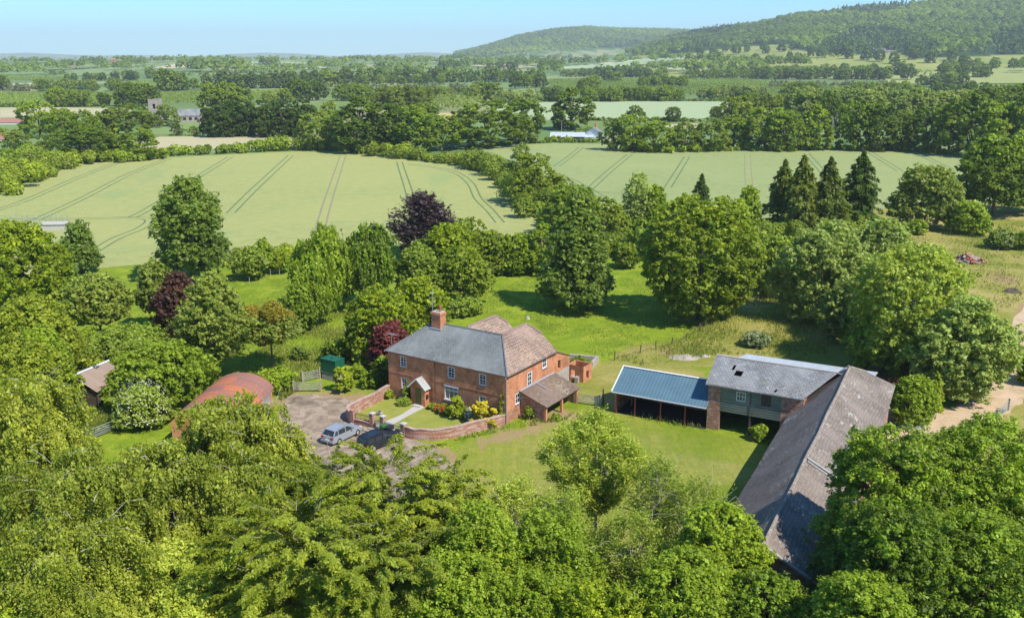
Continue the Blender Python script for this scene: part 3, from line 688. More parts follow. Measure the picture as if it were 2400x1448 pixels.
    a = MB(); a.tube([(-12.3, 4.1, 7.6), (-12.35, 4.1, 11.6)], 0.03, 5)
    for i in range(4): a.tube([(-12.6 + i * .02, 3.9, 9.6 + i * .5), (-12.1, 4.3, 9.6 + i * .5)], 0.015, 4)
    a.build('aerial', M['steel'], t)
    a = MB(); a.tube([(-15.3, 0.6, 5.3), (-15.35, 0.6, 6.9)], 0.025, 5); a.tube([(-15.9, 0.5, 6.85), (-14.6, 0.7, 6.85)], 0.02, 4)
    for i in range(7): a.tube([(-15.85 + i * .2, 0.35, 6.87), (-15.8 + i * .2, 0.85, 6.87)], 0.012, 4)
    a.build('aerial', M['steel'], t)
    # windows
    D = (1, 0, 0); I = (0, 1, 0)
    for k_, a in enumerate(ops):
        if k_ == 4: continue
        f = window(t, (-W + a[0], 0, a[2]), D, I, a[1] - a[0], a[3] - a[2], 2, 4, fw=0.09)
    a = ops[4]
    f = window(t, (-W + a[0], 0, a[2]), D, I, a[1] - a[0], a[3] - a[2], 3, 1, 'glass2', 0.09, lab='wide white three light casement window', sill='white')
    b_ = MB(); b_.box(-W + a[0] + .05, -W + a[1] - .05, 0.02, 0.12, a[2] + 1.02, a[2] + 1.1); b_.box(-W + a[0] - .05, -W + a[1] + .05, -0.03, 0.05, a[3], a[3] + .12); b_.build('transom', M['white'], f)
    for a, r_ in zip(so, (2, 4, 2)):
        f = window(t, (0, a[0], a[2]), (0, 1, 0), (-1, 0, 0), a[1] - a[0], a[3] - a[2], 2 if r_ == 2 else 2, r_ - (1 if r_ == 4 else 0), fw=0.11, mid=False)
        h_ = MB(); 
        for i in range(5):
            y0 = a[0] + (a[1] - a[0]) * i / 5; h_.box(0.004, 0.03, y0 + .01, y0 + (a[1] - a[0]) / 5, a[3] + .01 + .07 * math.sin(math.pi * (i + .5) / 5), a[3] + .2 + .07 * math.sin(math.pi * (i + .5) / 5))
        h_.build('lintel', M['brick'], f)
    # porch
    mb = MB(); x0, x1, y = -11.75, -9.85, -0.75
    mb.wall((x0, y, 0), (1, 0, 0), x1 - x0, 2.15, [(0.62, 1.42, 0.0, 2.0)], th=0.15)
    mb.face([(x0, y, 2.15), (x1, y, 2.15), ((x0 + x1) / 2, y, 3.0)])
    mb.face([(x1, y, 0), (x1, 0, 0), (x1, 0, 2.15), (x1, y, 2.15)]); mb.face([(x0, 0, 0), (x0, y, 0), (x0, y, 2.15), (x0, 0, 2.15)])
    p = mb.build('porch', M['brick'], t)
    r = MB(); xm = (x0 + x1) / 2
    r.slab([(x0 - .3, y - .2, 1.95), (xm, y - .2, 3.08), (xm, 0.0, 3.08), (x0 - .3, 0.0, 1.95)], 0.07); r.slab([(xm, y - .2, 3.08), (x1 + .3, y - .2, 1.95), (x1 + .3, 0, 1.95), (xm, 0, 3.08)], 0.07)
    r.build('porch_roof', M['slate_pale'], p)
    r = MB(); r.bar((x0 - .28, y - .22, 1.9), (xm, y - .22, 3.02), 0.04, 0.14); r.bar((xm, y - .22, 3.02), (x1 + .28, y - .22, 1.9), 0.04, 0.14); r.build('bargeboard', M['white'], p)
    d = MB(); d.box(x0 + .64, x0 + 1.40, y + .08, y + .13, 0.03, 1.98)
    for i in range(4): d.box(x0 + .66 + i * .19, x0 + .82 + i * .19, y + .06, y + .08, 0.1, 1.9)
    dd = d.build('door', M['door_green'], t); d = MB(); d.box(x0 + 1.28, x0 + 1.33, y + .03, y + .06, 1.0, 1.1); d.build('handle', M['iron'], dd)
    d = MB(); d.box(x0 + .5, x1 - .3, y - .5, y - .02, 0.02, 0.12); d.build('doorstep', M['stone_pale'], t)
    d = MB(); d.box(x1 + .003, x1 + .16, y + .15, y + .45, 0.9, 1.3); d.build('letter_box', M['black'], t)
    g = MB(); g.box(-W + .02, -11.95, -0.03, 0.0, 2.72, 2.86); g.box(-9.65, -.02, -0.03, 0.0, 2.82, 2.94); g.build('string_course', M['brick_low'], t)
    # open lean-to
    mb = MB(); mb.box(0.02, 3.05, 2.55, 2.78, 0, 1.75); mb.add([(0.02, 2.55, 1.75), (3.05, 2.55, 1.75), (0.02, 2.55, 2.55), (0.02, 2.78, 1.75), (3.05, 2.78, 1.75), (0.02, 2.78, 2.55)], [(0, 1, 2), (3, 5, 4), (1, 4, 5, 2)])
    mb.box(0.02, 0.1, 2.78, 9.15, 0, 1.8); mb.box(0.1, 3.0, 8.95, 9.15, 0, 1.7)
    l = mb.build('lean_to', M['brick_old'], t); l['label'] = 'open fronted brick lean-to store'
    for y in (2.48, 5.7, 8.88): r = MB(); r.box(2.93, 3.15, y, y + .26, 0, 1.77); r.build('pillar', M['brick'], l)
    r = MB(); r.slab([(0.0, 2.35, 2.85), (3.35, 2.35, 1.72), (3.35, 9.35, 1.72), (0.0, 9.35, 2.85)], 0.1); r.build('lean_to_roof', M['tile_dark'], l)
    r = MB(); r.slab([(0.0, 2.3, 2.9), (0.22, 2.3, 2.84), (0.22, 9.3, 2.84), (0.0, 9.3, 2.9)], 0.03); r.bar((1.5, 5.4, 2.42), (0.2, 5.4, 2.85), 0.16, 0.05); r.build('flashing', M['lead'], l)
    # rear annex
    mb = MB(); mb.wall((0, 10.0, 0), (0, 1, 0), 2.75, 4.5, [(0.25, 0.8, 2.9, 3.9)], inn=(-1, 0, 0), top=lambda x: 5.0 - x * .4, cut=(2.6,), mf=lambda x, z: 1 if z < 2.6 else 0)
    mb.face([(0, 12.75, 0), (-5, 12.75, 0), (-5, 12.75, 3.9), (0, 12.75, 3.9)]); mb.box(-4.8, -0.3, 10.1, 12.6, 0, 3.6, 2)
    an = mb.build('annex', [M['brick'], M['stone'], M['dark']], t)
    r = MB(); r.slab([(-5.2, 9.9, 5.05), (0.1, 9.9, 5.05), (0.1, 12.9, 3.85), (-5.2, 12.9, 3.85)], 0.08); r.build('annex_roof', M['tile_dark'], an)
    hb = MB()
    for j in range(6):
        for i in range(7):
            y = 11.1 + i * .22 + (j % 2) * .11; z = 2.75 + j * .2
            if y < 12.6: hb.box(-0.02, 0.012, y, y + .1, z, z + .08)
    hb.build('painted_vent_holes', M['dark'], an)  # solid blocks, no openings; shade inside the vents is put into their dark colour
    return t
farmhouse()

def gable_frame(o, rz): return o, rz
# long barn: frame x to the right slope, y away from the camera
def local_dir(dx, dy): return math.atan2(dy, dx)
def long_barn():
    O = P(1992, 860, 6.9); O[2] = 0
    e = P(1788, 1278, 6.9)
    w = (O - e)[:2]; Ln = np.linalg.norm(w); w = w / Ln
    rz = math.atan2(-w[0], w[1])
    t = thing('long_barn', 'long stone tiled barn with lichen patches running towards the big oaks', 'barn', tuple(O), rz)
    Rz, zl, zr, a, b_ = 6.9, 2.9, 4.8, 4.65, 4.1
    r = MB()
    n = 26
    rg = random.Random(4)
    def sag(i): return 0.10 * math.sin(i * 0.9) * math.sin(math.pi * i / n) - 0.12 * math.sin(math.pi * i / n)
    for i in range(n):
        y0, y1 = -Ln * i / n, -Ln * (i + 1) / n; s0, s1 = sag(i), sag(i + 1)
        r.face([(0, y0, Rz + s0), (-a, y0, zl + s0 * .5), (-a, y1, zl + s1 * .5), (0, y1, Rz + s1)])
        r.face([(b_, y0, zr + s0 * .5), (0, y0, Rz + s0), (0, y1, Rz + s1), (b_, y1, zr + s1 * .5)])
        r.face([(0, y0, Rz + s0 - .12), (0, y1, Rz + s1 - .12), (-a, y1, zl + s1 * .5 - .12), (-a, y0, zl + s0 * .5 - .12)])
        r.face([(-a, y0, zl + s0 * .5 - .12), (-a, y1, zl + s1 * .5 - .12), (-a, y1, zl + s1 * .5), (-a, y0, zl + s0 * .5)])
        r.face([(b_, y0, zr + s0 * .5), (b_, y1, zr + s1 * .5), (b_, y1, zr + s1 * .5 - .12), (b_, y0, zr + s0 * .5 - .12)])
    # small half hip at the far end
    k1 = (1.4, 1.5, Rz - 1.4 * (Rz - zr) / b_); k2 = (-1.3, 0.95, Rz - 1.3 * (Rz - zl) / a)
    r.face([(0, 0, Rz), (b_, 0, zr), (b_, 2.7, zr), k1]); r.face([(0, 0, Rz), k2, (-a, 0.95, zl), (-a, 0, zl)]); r.face([(0, 0, Rz), k1, k2])
    rf = r.build('roof', M['stone_tile'], t)
    k = MB(); k.tube([(0, 0.05, Rz)] + [(0, -Ln * i / n, Rz - .02 + sag(i)) for i in range(n + 1)], 0.13, 6); k.tube([(0, 0, Rz + .02), k1], 0.12, 5); k.build('ridge', M['ridge_lichen'], t)
    mb = MB()
    mb.wall((-a + .35, -Ln + .3, 0), (0, 1, 0), Ln, 3.05, [], inn=(1, 0, 0)); mb.wall((b_ - .3, 1.2, 0), (0, -1, 0), Ln + .9, 4.7, [(6, 8.4, 0, 2.6), (20, 22.4, 0, 2.6)], inn=(-1, 0, 0))
    mb.face([(-a + .35, .3, 0), (b_ - .3, 1.2, 0), (b_ - .3, 1.2, 4.7), (0, .6, Rz - .3), (-a + .35, .3, 3.05)])
    mb.face([(-a + .35, -Ln + .3, 0), (b_ - .3, -Ln + .3, 0), (b_ - .3, -Ln + .3, 4.7), (0, -Ln + .3, Rz - .15), (-a + .35, -Ln + .3, 3.05)])
    mb.build('wall', M['brick_old'], t)
    v = MB(); v.bar((0, -Ln - .02, Rz + .03), (b_, -Ln - .02, zr + .03), 0.25, 0.1); v.bar((0, -Ln - .02, Rz + .03), (-a, -Ln - .02, zl + .03), 0.25, 0.1); v.build('bargeboard', M['timber_grey'], t)
    l = MB()
    s = Vector((b_, 0, zr - Rz)).normalized()
    l.bar((0.15, -Ln * .62, Rz + .02), (b_ * .62, -Ln * .62, Rz - (Rz - zr) * .6 + .04), .3, .1); l.bar((.2, -Ln * .62 - .3, Rz - .08), (b_ * .6, -Ln * .62 - .3, Rz - (Rz - zr) * .6 - .02), .22, .04); l.build('roof_vent', M['timber_grey'], t)
    v = MB(); v.bar((-a - .02, 0.1, zl + .06), (-.1, 0.1, Rz + .1), 0.22, 0.06); v.build('verge_flashing', M['stone_pale'], t)
    return t, O, rz
long_barn()

def granary():
    z = 4.74
    A = P(1659, 900, z); B = P(1875, 935, z)
    d = (B - A)[:2]; L = np.linalg.norm(d); d /= L; rz = math.atan2(d[1], d[0])
    L = L + 0.3
    t = thing('granary', 'two storey brick granary with green weatherboards and weathered slate roof', 'barn', (A[0], A[1], 0), rz)
    D = 7.2; Rz = z + 1.95; e = 0.25
    r = MB()
    # front slope with two broken holes
    hole = [(2.25, 0.42), (2.0, 0.60)]
    nx, ny = 44, 12
    XR = (P(1965, 873, Rz) - A)[:2] @ d
    def pt(i, j): f = j / ny; x = -0.25 + (L + .25 + (XR - L) * f) * i / nx; return (x, f * 3.6, z + f * 1.95 + 0.03 * math.sin(x * 1.3) * (1 - f))
    for i in range(nx):
        for j in range(ny):
            f = (j + .5) / ny; x = -0.25 + (L + .25 + (XR - L) * f) * (i + .5) / nx
            if (2.25 < x < 2.9 and 0.45 < f < 0.62) or (1.75 < x < 2.05 and 0.62 < f < 0.72) or (6.35 < x < 6.65 and 0.12 < f < 0.2): continue
            r.face([pt(i, j), pt(i + 1, j), pt(i + 1, j + 1), pt(i, j + 1)])
    r.slab([(-.25, 3.6, Rz), (XR, 3.6, Rz), (XR + 3, D + .3, z), (-.25, D + .3, z)], 0.08)
    r.bar((-.25, 0, z - .06), (L, 0, z - .06), 0.06, 0.1)
    r.build('roof', M['slate_old'], t)
    k = MB(); k.tube([(-.25, 3.6, Rz + .02), (XR, 3.6, Rz + .02)], 0.1, 5); k.build('ridge', M['stone_pale'], t)
    mb = MB()
    mb.box(0, 1.25, 0.28, 0.8, 0, z); mb.box(0, 0.35, 0.8, D, 0, z)
    mb.add([(0, .3, z), (0, D, z), (0, 3.6, Rz - .1)], [(0, 2, 1)]); mb.box(0, L - 1.5, D - .3, D, 0, z)
    mb.box(7.15, 9.2, 0.28, 0.8, 0, z); mb.box(8.8, 9.1, 0.8, D, 0, z)
    mb.build('wall', M['brick_old'], t)
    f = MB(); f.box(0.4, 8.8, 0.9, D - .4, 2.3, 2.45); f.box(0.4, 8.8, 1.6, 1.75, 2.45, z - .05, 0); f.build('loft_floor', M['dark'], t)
    q = MB(); y = 0.36
    q.wall((1.25, y, 2.05), (1, 0, 0), 5.9, z - 2.05, [(1.55, 2.45, 1.35, 2.3), (3.95, 4.9, 1.25, 2.45)], th=0.1)
    for i in range(4):
        zz = 2.15 + i * .24
        q.bar((1.25, y - .06, zz + .03), (7.15, y - .06, zz), 0.05, 0.1)
    q.build('weatherboards', M['boards'], t)
    window(t, (2.8, y, 3.4), (1, 0, 0), (0, 1, 0), 0.9, 0.95, 3, 2, 'glass2', 0.06, 0.03, None)
    h = MB(); h.box(5.2, 6.15, y + .03, y + .08, 3.3, 4.5)
    for i in range(4): h.box(5.22 + i * .235, 5.42 + i * .235, y, y + .03, 3.32, 4.48)
    h.build('hatch', M['timber_dark'], t)
    p = MB(); p.box(4.15, 4.35, y, y + .2, 0, 2.1); p.tube([(4.2, y - .1, z - .1), (4.2, y - .1, 2.0)], 0.04); p.build('post', M['timber_dark'], t)
    return t, A, rz, L
gr = granary()

def place_frame(A, rz): return lambda x, y, z=0: (A[0] + math.cos(rz) * x - math.sin(rz) * y, A[1] + math.sin(rz) * x + math.cos(rz) * y, z)
def white_shed():
    A = P(1748, 829, 3.9); B = P(2058, 872, 3.9); d = (B - A)[:2]; L = np.linalg.norm(d); d /= L; rz = math.atan2(d[1], d[0])
    t = thing('lean_to_shed', 'white corrugated lean-to roof behind the granary', 'shed', (A[0], A[1], 0), rz)
    r = MB(); r.slab([(0, -5.6, 4.9), (L, -5.2, 4.9), (L, 0, 3.9), (0, 0, 3.9)], 0.06); r.build('roof', M['white_sheet'], t)
    w = MB()
    for i in range(6): w.box(i * (L - .4) / 5 + .1, i * (L - .4) / 5 + .28, -0.4, -0.2, 0, 3.6)
    w.box(0.1, L - .1, -5.1, -5.0, 0, 4.2); w.build('post', M['timber_dark'], t)
white_shed()
def blue_shed():
    z = 2.4; A = P(1436, 916, z); B = P(1657, 955, z); d = (B - A)[:2]; L = np.linalg.norm(d); d /= L; rz = math.atan2(d[1], d[0])
    t = thing('open_shed', 'open fronted cattle shed with blue corrugated roof and red posts', 'shed', (A[0], A[1], 0), rz)
    D = 3.0; Rz = 4.2
    r = MB(); n = 56
    for i in range(n):
        x0, x1 = L * i / n, L * (i + 1) / n; q = 0.025 if i % 2 else 0
        xm = x0 + (x1 - x0) * .3
        r.face([(x0, -.2, z), (xm, -.2, z + q), (xm, D, Rz + q), (x0, D, Rz)]); r.face([(xm, -.2, z + q), (x1, -.2, z + (0.0)), (x1, D, Rz), (xm, D, Rz + q)])
    r.slab([(0, -.2, z - .02), (L, -.2, z - .02), (L, D, Rz - .02), (0, D, Rz - .02)], 0.04)
    r.slab([(0, D + .003, Rz - .03), (L, D + .003, Rz - .03), (L, D + 2.4, 2.9), (0, D + 2.4, 2.9)], 0.05)
    r.build('roof', M['blue_sheet'], t)
    v = MB(); v.bar((-.03, -.24, z + .02), (-.03, D, Rz + .06), 0.06, 0.2); v.bar((0, -.24, z - .03), (L, -.24, z - .03), 0.05, 0.1); v.bar((0, D, Rz + .06), (L, D, Rz + .06), 0.25, 0.04)
    v.build('trim', M['white'], t)
    for px in (1443, 1488, 1549, 1606):
        p = P(px, 966, 0); x = (px - 1437) / 222.0 * L + .1
        m_ = MB(); m_.box(x, x + .12, 0.05, 0.17, 0, z); m_.build('post', M['red_steel'], t)
    w = MB(); w.box(0.1, L - .1, D + 2.0, D + 2.2, 0, 2.85); w.box(0.05, .3, 0.5, D + 2, 0, z - .05); w.build('back_wall', M['brick_old'], t)
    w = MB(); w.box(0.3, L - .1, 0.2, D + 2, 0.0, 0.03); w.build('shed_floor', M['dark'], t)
blue_shed()
def stool():
    p = P(1470, 948); t = thing('trestle', 'pale wooden trestle standing inside the open cattle shed', 'trestle', (p[0], p[1], 0.03), -.4)
    m_ = MB(); m_.box(-.6, .6, -.3, .3, .75, .8); m_.build('top', M['timber'], t)
    for x in (-.5, .5):
        for y in (-.22, .22): m_ = MB(); m_.bar((x, y, 0), (x * .9, y * .7, .75), .07); m_.build('leg', M['timber'], t)
stool()
def dutch_barn():
    # far end arc between two eave corners, the vault runs down towards the drive's left
    F1 = P(497, 890, 2.5); F2 = P(642, 908, 2.5); N2 = P(594, 945, 2.5)
    ax = np.array([math.cos(R(84)), math.sin(R(84))])
    pr = np.array([ax[1], -ax[0]]); wd = abs(np.dot((F2 - F1)[:2], pr)); wd = 6.5; mid = F2[:2] - pr * wd / 2
    t = thing('round_roofed_barn', 'brick barn with rusty curved corrugated roof beside the drive', 'barn', (mid[0], mid[1], 0), math.atan2(ax[1], ax[0]))
    Wd, L, ze, rise = wd / 2, 10.5, 2.5, 1.55
    prof = [(Wd * math.sin(a), ze + rise * (math.cos(a) - math.cos(1.25)) / (1 - math.cos(1.25))) for a in np.linspace(-1.25, 1.25, 15)]
    prof = [(x / math.sin(1.25), z) for x, z in prof]
    r = MB()
    for i in range(len(prof) - 1):
        (a, za), (b_, zb) = prof[i], prof[i + 1]
        r.face([(0, a, za), (0, b_, zb), (-L, b_, zb), (-L, a, za)][::-1]); r.face([(0, a, za - .06), (0, b_, zb - .06), (-L, b_, zb - .06), (-L, a, za - .06)])
        r.face([(0, a, za), (0, b_, zb), (0, b_, zb - .06), (0, a, za - .06)])
    r.build('roof', M['rusty_sheet'], t, smooth=False)
    w = MB(); y0 = Wd - .15
    w.wall((-.2, -y0, 0), (0, 1, 0), 2 * y0, 2.5, [], inn=(-1, 0, 0))
    w.face([(-.2, -y0, 2.5)] + [(-.2, p[0] * .96, p[1] - .08) for p in prof[1:-1]] + [(-.2, y0, 2.5)])
    w.wall((-L + .2, -y0, 0), (1, 0, 0), L - .4, 2.5, [(L - 2.9, L - .8, 0, 2.1)]); w.wall((-.2, y0, 0), (-1, 0, 0), L - .4, 2.5, [], inn=(0, -1, 0))
    w.face([(-L + .2, -y0, 0), (-L + .2, y0, 0), (-L + .2, y0, 2.5)] + [(-L + .2, p[0] * .96, p[1] - .08) for p in prof[1:-1]][::-1] + [(-L + .2, -y0, 2.5)])
    w.build('wall', M['brick'], t)
    d = MB(); d.box(-2.7, -.6, -y0 + .12, -y0 + .17, 0.02, 2.08)
    for i in range(9): d.box(-2.68 + i * .23, -2.48 + i * .23, -y0 + .09, -y0 + .12, 0.05, 2.05)
    d.build('door', M['timber_grey'], t)
    d = MB(); d.box(-2.9, -.4, -y0 - .03, -y0 + .08, 2.1, 2.3); d.build('lintel', M['timber_grey'], t)
dutch_barn()
def old_shed():
    a_, b_ = P(170, 882, 3.3), P(242, 852, 3.3); d_ = (b_ - a_)[:2]; rz = math.atan2(d_[1], d_[0]); d_ /= np.linalg.norm(d_)
    p = a_ - np.array([-d_[1], d_[0], 0]) * .4
    t = thing('tin_shed', 'collapsing tin shed with brown patched roof among the left trees', 'shed', (p[0], p[1], 0), rz)
    r = MB(); r.slab([(0, -2.6, 1.9), (5.2, -2.6, 1.9), (5.2, 0.4, 3.3), (0, 0.4, 3.3)], 0.06); r.slab([(0, 0.4, 3.3), (5.2, 0.4, 3.3), (5.2, 3.2, 2.1), (0, 3.2, 2.1)], 0.06); r.build('roof', M['thatch_sheet'], t)
    r = MB(); r.tube([(-.1, .4, 3.38), (5.3, .4, 3.38)], 0.14); r.build('ridge', M['white_sheet'], t)
    w = MB(); w.box(.2, 5.0, -2.3, -2.15, 0, 1.95); w.box(.2, 5.0, 2.8, 2.95, 0, 2.1); w.box(.2, .35, -2.3, 2.9, 0, 2.0); w.box(4.85, 5.0, -2.3, 2.9, 0, 2.0); w.build('wall', M['timber_dark'], t)
old_shed()

# ------------------------------------------------------------------ garden wall, gates, furniture
def garden():
    mk = lambda n, l, c, g=None: thing(n, l, c, (HO[0], HO[1], 0), HRZ, g)
    def run(name, lab, pts, h, th=0.28, mat='brick_old'):
        t = mk(name, lab, 'wall')
        sm = []
        for i in range(len(pts) - 1):
            p0 = pts[max(i - 1, 0)]; p1 = pts[i]; p2 = pts[i + 1]; p3 = pts[min(i + 2, len(pts) - 1)]
            for j in range(5):
                q = j / 5
                sm.append([0.5 * (2 * p1[k] + (p2[k] - p0[k]) * q + (2 * p0[k] - 5 * p1[k] + 4 * p2[k] - p3[k]) * q * q + (3 * p1[k] - p0[k] - 3 * p2[k] + p3[k]) * q ** 3) for k in (0, 1)])
        sm.append(pts[-1]); sm = np.array(sm)
        d = np.gradient(sm, axis=0); d /= np.linalg.norm(d, axis=1)[:, None]; nn = np.stack([-d[:, 1], d[:, 0]], 1)
        for part, e, z0, z1, mt in (('wall_face', th / 2, 0, h - .1, mat), ('coping', th / 2 + .05, h - .1, h, 'coping')):
            m_ = MB(); a = sm + nn * e; b_ = sm - nn * e; n = len(sm)
            hv = [0.04 * math.sin(i * .9) for i in range(n)]
            V = []
            for i in range(n): V += [(*a[i], z0 + (hv[i] if z0 else 0)), (*a[i], z1 + hv[i]), (*b_[i], z1 + hv[i]), (*b_[i], z0 + (hv[i] if z0 else 0))]
            Fc = []
            for i in range(n - 1):
                for k in range(4): Fc.append((i * 4 + k, (i + 1) * 4 + k, (i + 1) * 4 + (k + 1) % 4, i * 4 + (k + 1) % 4))
            Fc += [(0, 1, 2, 3), ((n - 1) * 4 + 3, (n - 1) * 4 + 2, (n - 1) * 4 + 1, (n - 1) * 4)]
            m_.add(V, Fc); m_.build(part, M[mt], t)
        return t
    run('garden_wall', 'curved old brick wall from the house corner round the left of the front lawn', [(-15.35, -0.1), (-15.0, -3.0), (-14.95, -5.4), (-14.85, -6.8), (-14.3, -7.8), (-13.35, -8.3)], 1.25)
    run('garden_wall', 'curved old brick wall round the right of the front lawn below the yellow shrub', [(-6.4, -8.2), (-5.4, -8.1), (-4.4, -7.65), (-3.1, -6.7), (-2.15, -4.9), (-1.1, -2.5), (-0.05, -0.3)], 1.15)
    run('garden_wall', 'low brick wall under the rusty railings left of the garden gate', [(-12.9, -8.35), (-11, -8.12)], 0.6)
    run('garden_wall', 'low brick wall under the pale railings behind the wheelie bins', [(-9.1, -8.14), (-6.9, -8.2)], 0.55)
    run('garden_wall', 'low brick wall beside the house end between side lawn and hedge', [(-15.6, 2.2), (-18.5, 3.2), (-21, 4.6)], 0.7)
    for x, y, lab in ((-13.1, -8.36, 'brick gate pier where the left garden wall ends'), (-10.75, -8.08, 'brick pier with stone cap on the left of the garden gate'), (-9.35, -8.12, 'brick pier with stone cap on the right of the garden gate'), (-6.65, -8.2, 'brick pier with stone cap beside the dark wheelie bin')):
        t = thing('gate_pier', lab, 'pier', hl(x, y), HRZ, 'garden wall piers')
        m_ = MB(); m_.box(-.22, .22, -.22, .22, 0, 1.5 if x < -7 else 1.35); m_.build('shaft', M['brick_old'], t)
        h = 1.5 if x < -7 else 1.35
        if x != -13.1: m_ = MB(); m_.box(-.28, .28, -.28, .28, h, h + .1); m_.add([(-.28, -.28, h + .1), (.28, -.28, h + .1), (.28, .28, h + .1), (-.28, .28, h + .1), (0, 0, h + .2)], [(0, 1, 4), (1, 2, 4), (2, 3, 4), (3, 0, 4)]); m_.build('cap', M['stone_pale'], t)
    def rail(name, lab, cat, a, b_, z0, z1, n, mat, arch=0.0):
        t = mk(name, lab, cat); m_ = MB(); a = Vector((*a, 0)); b_ = Vector((*b_, 0))
        m_.bar(a + Vector((0, 0, z0 + .05)), b_ + Vector((0, 0, z0 + .05)), .04); m_.bar(a + Vector((0, 0, z1 - .1)), b_ + Vector((0, 0, z1 - .1)), .04); m_.build('rails', M[mat], t)
        m_ = MB()
        for i in range(n):
            p = a.lerp(b_, (i + .5) / n); m_.bar(p + Vector((0, 0, z0)), p + Vector((0, 0, z1 + arch * math.sin(math.pi * (i + .5) / n))), .03)
        m_.build('bars', M[mat], t)
    rail('railing', 'rusty iron railing on the low wall left of the garden gate', 'railing', (-12.85, -8.33), (-11.0, -8.12), .6, 1.25, 12, 'iron', .1)
    rail('railing', 'pale iron railing on the low wall behind the wheelie bins', 'railing', (-9.1, -8.14), (-6.9, -8.2), .55, 1.1, 14, 'stone_pale')
    rail('garden_gate', 'small pale iron gate between the two capped brick piers', 'gate', (-10.5, -8.08), (-9.6, -8.12), .08, 1.0, 7, 'stone_pale', .08)
    t = thing('doorstep', 'stone step in front of the garden gate', 'step', hl(-10.2, -8.9), HRZ); m_ = MB(); m_.box(-.8, .8, -.35, .35, 0, .12); m_.box(-.6, .6, .0, .34, .12, .22); m_.build('slab', M['stone'], t)
    # bench by the wall
    t = thing('garden_bench', 'slatted wooden bench with its back to the garden wall', 'bench', hl(-3.0, -5.6), HRZ + math.radians(62))
    m_ = MB()
    for i in range(4): m_.box(-.75, .75, .05 + i * .12, .15 + i * .12, .42, .45)
    m_.build('seat', M['timber'], t)
    m_ = MB(); m_.box(-.75, .75, 0, .05, .84, .9); m_.box(-.75, .75, 0, .04, .5, .55)
    for i in range(11): m_.box(-.72 + i * .14, -.67 + i * .14, 0, .035, .55, .84)
    m_.build('backrest', M['timber_dark'], t)
    for x in (-.72, .67):
        for y, h in ((0, .9), (.48, .62)): m_ = MB(); m_.box(x, x + .06, y, y + .06, 0, h); m_.build('leg', M['timber'], t)
        m_ = MB(); m_.box(x, x + .06, .02, .54, .62, .66); m_.build('armrest', M['timber'], t)
    # stone planter on the lawn
    t = thing('stone_planter', 'small pale stone trough on the left lawn', 'planter', hl(-12.3, -5.2), HRZ)
    m_ = MB(); m_.box(-.25, .25, -.18, .18, 0, .12); m_.box(-.12, .12, -.1, .1, .12, .3); m_.box(-.27, .27, -.2, .2, .3, .44); m_.build('trough', M['stone_pale'], t)
    m_ = MB(); m_.box(-.2, .2, -.14, .14, .44, .46); m_.build('soil', M['dark'], t)
    # wheelie bins
    for x, mt, lab in ((-8.55, 'green_plastic', 'green wheelie bin against the garden wall'), (-7.85, 'black', 'dark grey wheelie bin beside the green one')):
        t = thing('wheelie_bin', lab, 'bin', hl(x, -8.85), HRZ + (.1 if x > -8 else -.05), 'wheelie bins by the garden wall')
        m_ = MB()
        V = [(-.24, -.3, .08), (.24, -.3, .08), (.24, .26, .08), (-.24, .26, .08), (-.29, -.4, 1.0), (.29, -.4, 1.0), (.29, .34, 1.0), (-.29, .34, 1.0)]
        m_.add(V, [(0, 3, 2, 1), (4, 5, 6, 7), (0, 1, 5, 4), (1, 2, 6, 5), (2, 3, 7, 6), (3, 0, 4, 7)]); m_.build('body', M[mt], t)
        m_ = MB(); m_.add([(-.31, -.44, 1.01), (.31, -.44, 1.01), (.31, .38, 1.04), (-.31, .38, 1.04), (-.28, -.38, 1.1), (.28, -.38, 1.1), (.28, .34, 1.13), (-.28, .34, 1.13)], [(0, 3, 2, 1), (4, 5, 6, 7), (0, 1, 5, 4), (1, 2, 6, 5), (2, 3, 7, 6), (3, 0, 4, 7)]); m_.build('lid', M[mt], t)
        m_ = MB(); m_.tube([(-.26, .42, 1.0), (.26, .42, 1.0)], .02); m_.build('handle', M['black'], t)
        for s_ in (-.3, .26): m_ = MB(); m_.tube([(s_, .28, .1), (s_ + .05, .28, .1)], .1, 10); m_.build('wheel', M['tyre'], t)
garden()

def gate(lab, a, b_, h, mat, n=5, name='field_gate', post='timber', brace=True):
    a = Vector((a[0], a[1], 0)); b_ = Vector((b_[0], b_[1], 0)); d = (b_ - a); L = d.length
    t = thing(name, lab, 'gate', a, math.atan2(d.y, d.x))
    m_ = MB()
    for i in range(n): z = .2 + (h - .25) * (i / (n - 1)) ** 1.15; m_.box(.12, L - .12, -.025, .025, z, z + .07)
    m_.build('rails', M[mat], t)
    m_ = MB(); m_.box(.1, .18, -.04, .04, .1, h + .1); m_.box(L - .2, L - .12, -.04, .04, .1, h)
    if brace: m_.bar((.15, .04, .25), (L * .5, .04, h - .05), .05, .04); m_.bar((L * .5, .04, h - .05), (L - .15, .04, .25), .05, .04)
    m_.build('stiles', M[mat], t)
    for x in (-.08, L - .02): m_ = MB(); m_.box(x, x + .14, -.08, .08, 0, h + .25); m_.build('gate_post', M[post], t)
gate('open wooden five bar gate at the edge of the drive', hl(-24.9, -5.0), hl(-22.5, -3.3), 1.1, 'timber_grey')
gate('leaning wooden hurdle gate against the green tank plinth', hl(-26.4, -2.2), hl(-25.7, -0.2), 1.1, 'timber_grey')
gate('galvanised metal gate between the lean-to store and the blue shed', P(1347, 944), P(1407, 953), 1.1, 'steel', 5)
gate('metal gate where the dirt track bends', P(2334, 988), P(2362, 962), 1.1, 'steel', 4, post='timber_grey')
gate('long galvanised gate at the left end of the drive under the birches', P(205, 1035), P(272, 1008), 1.1, 'steel', 5)
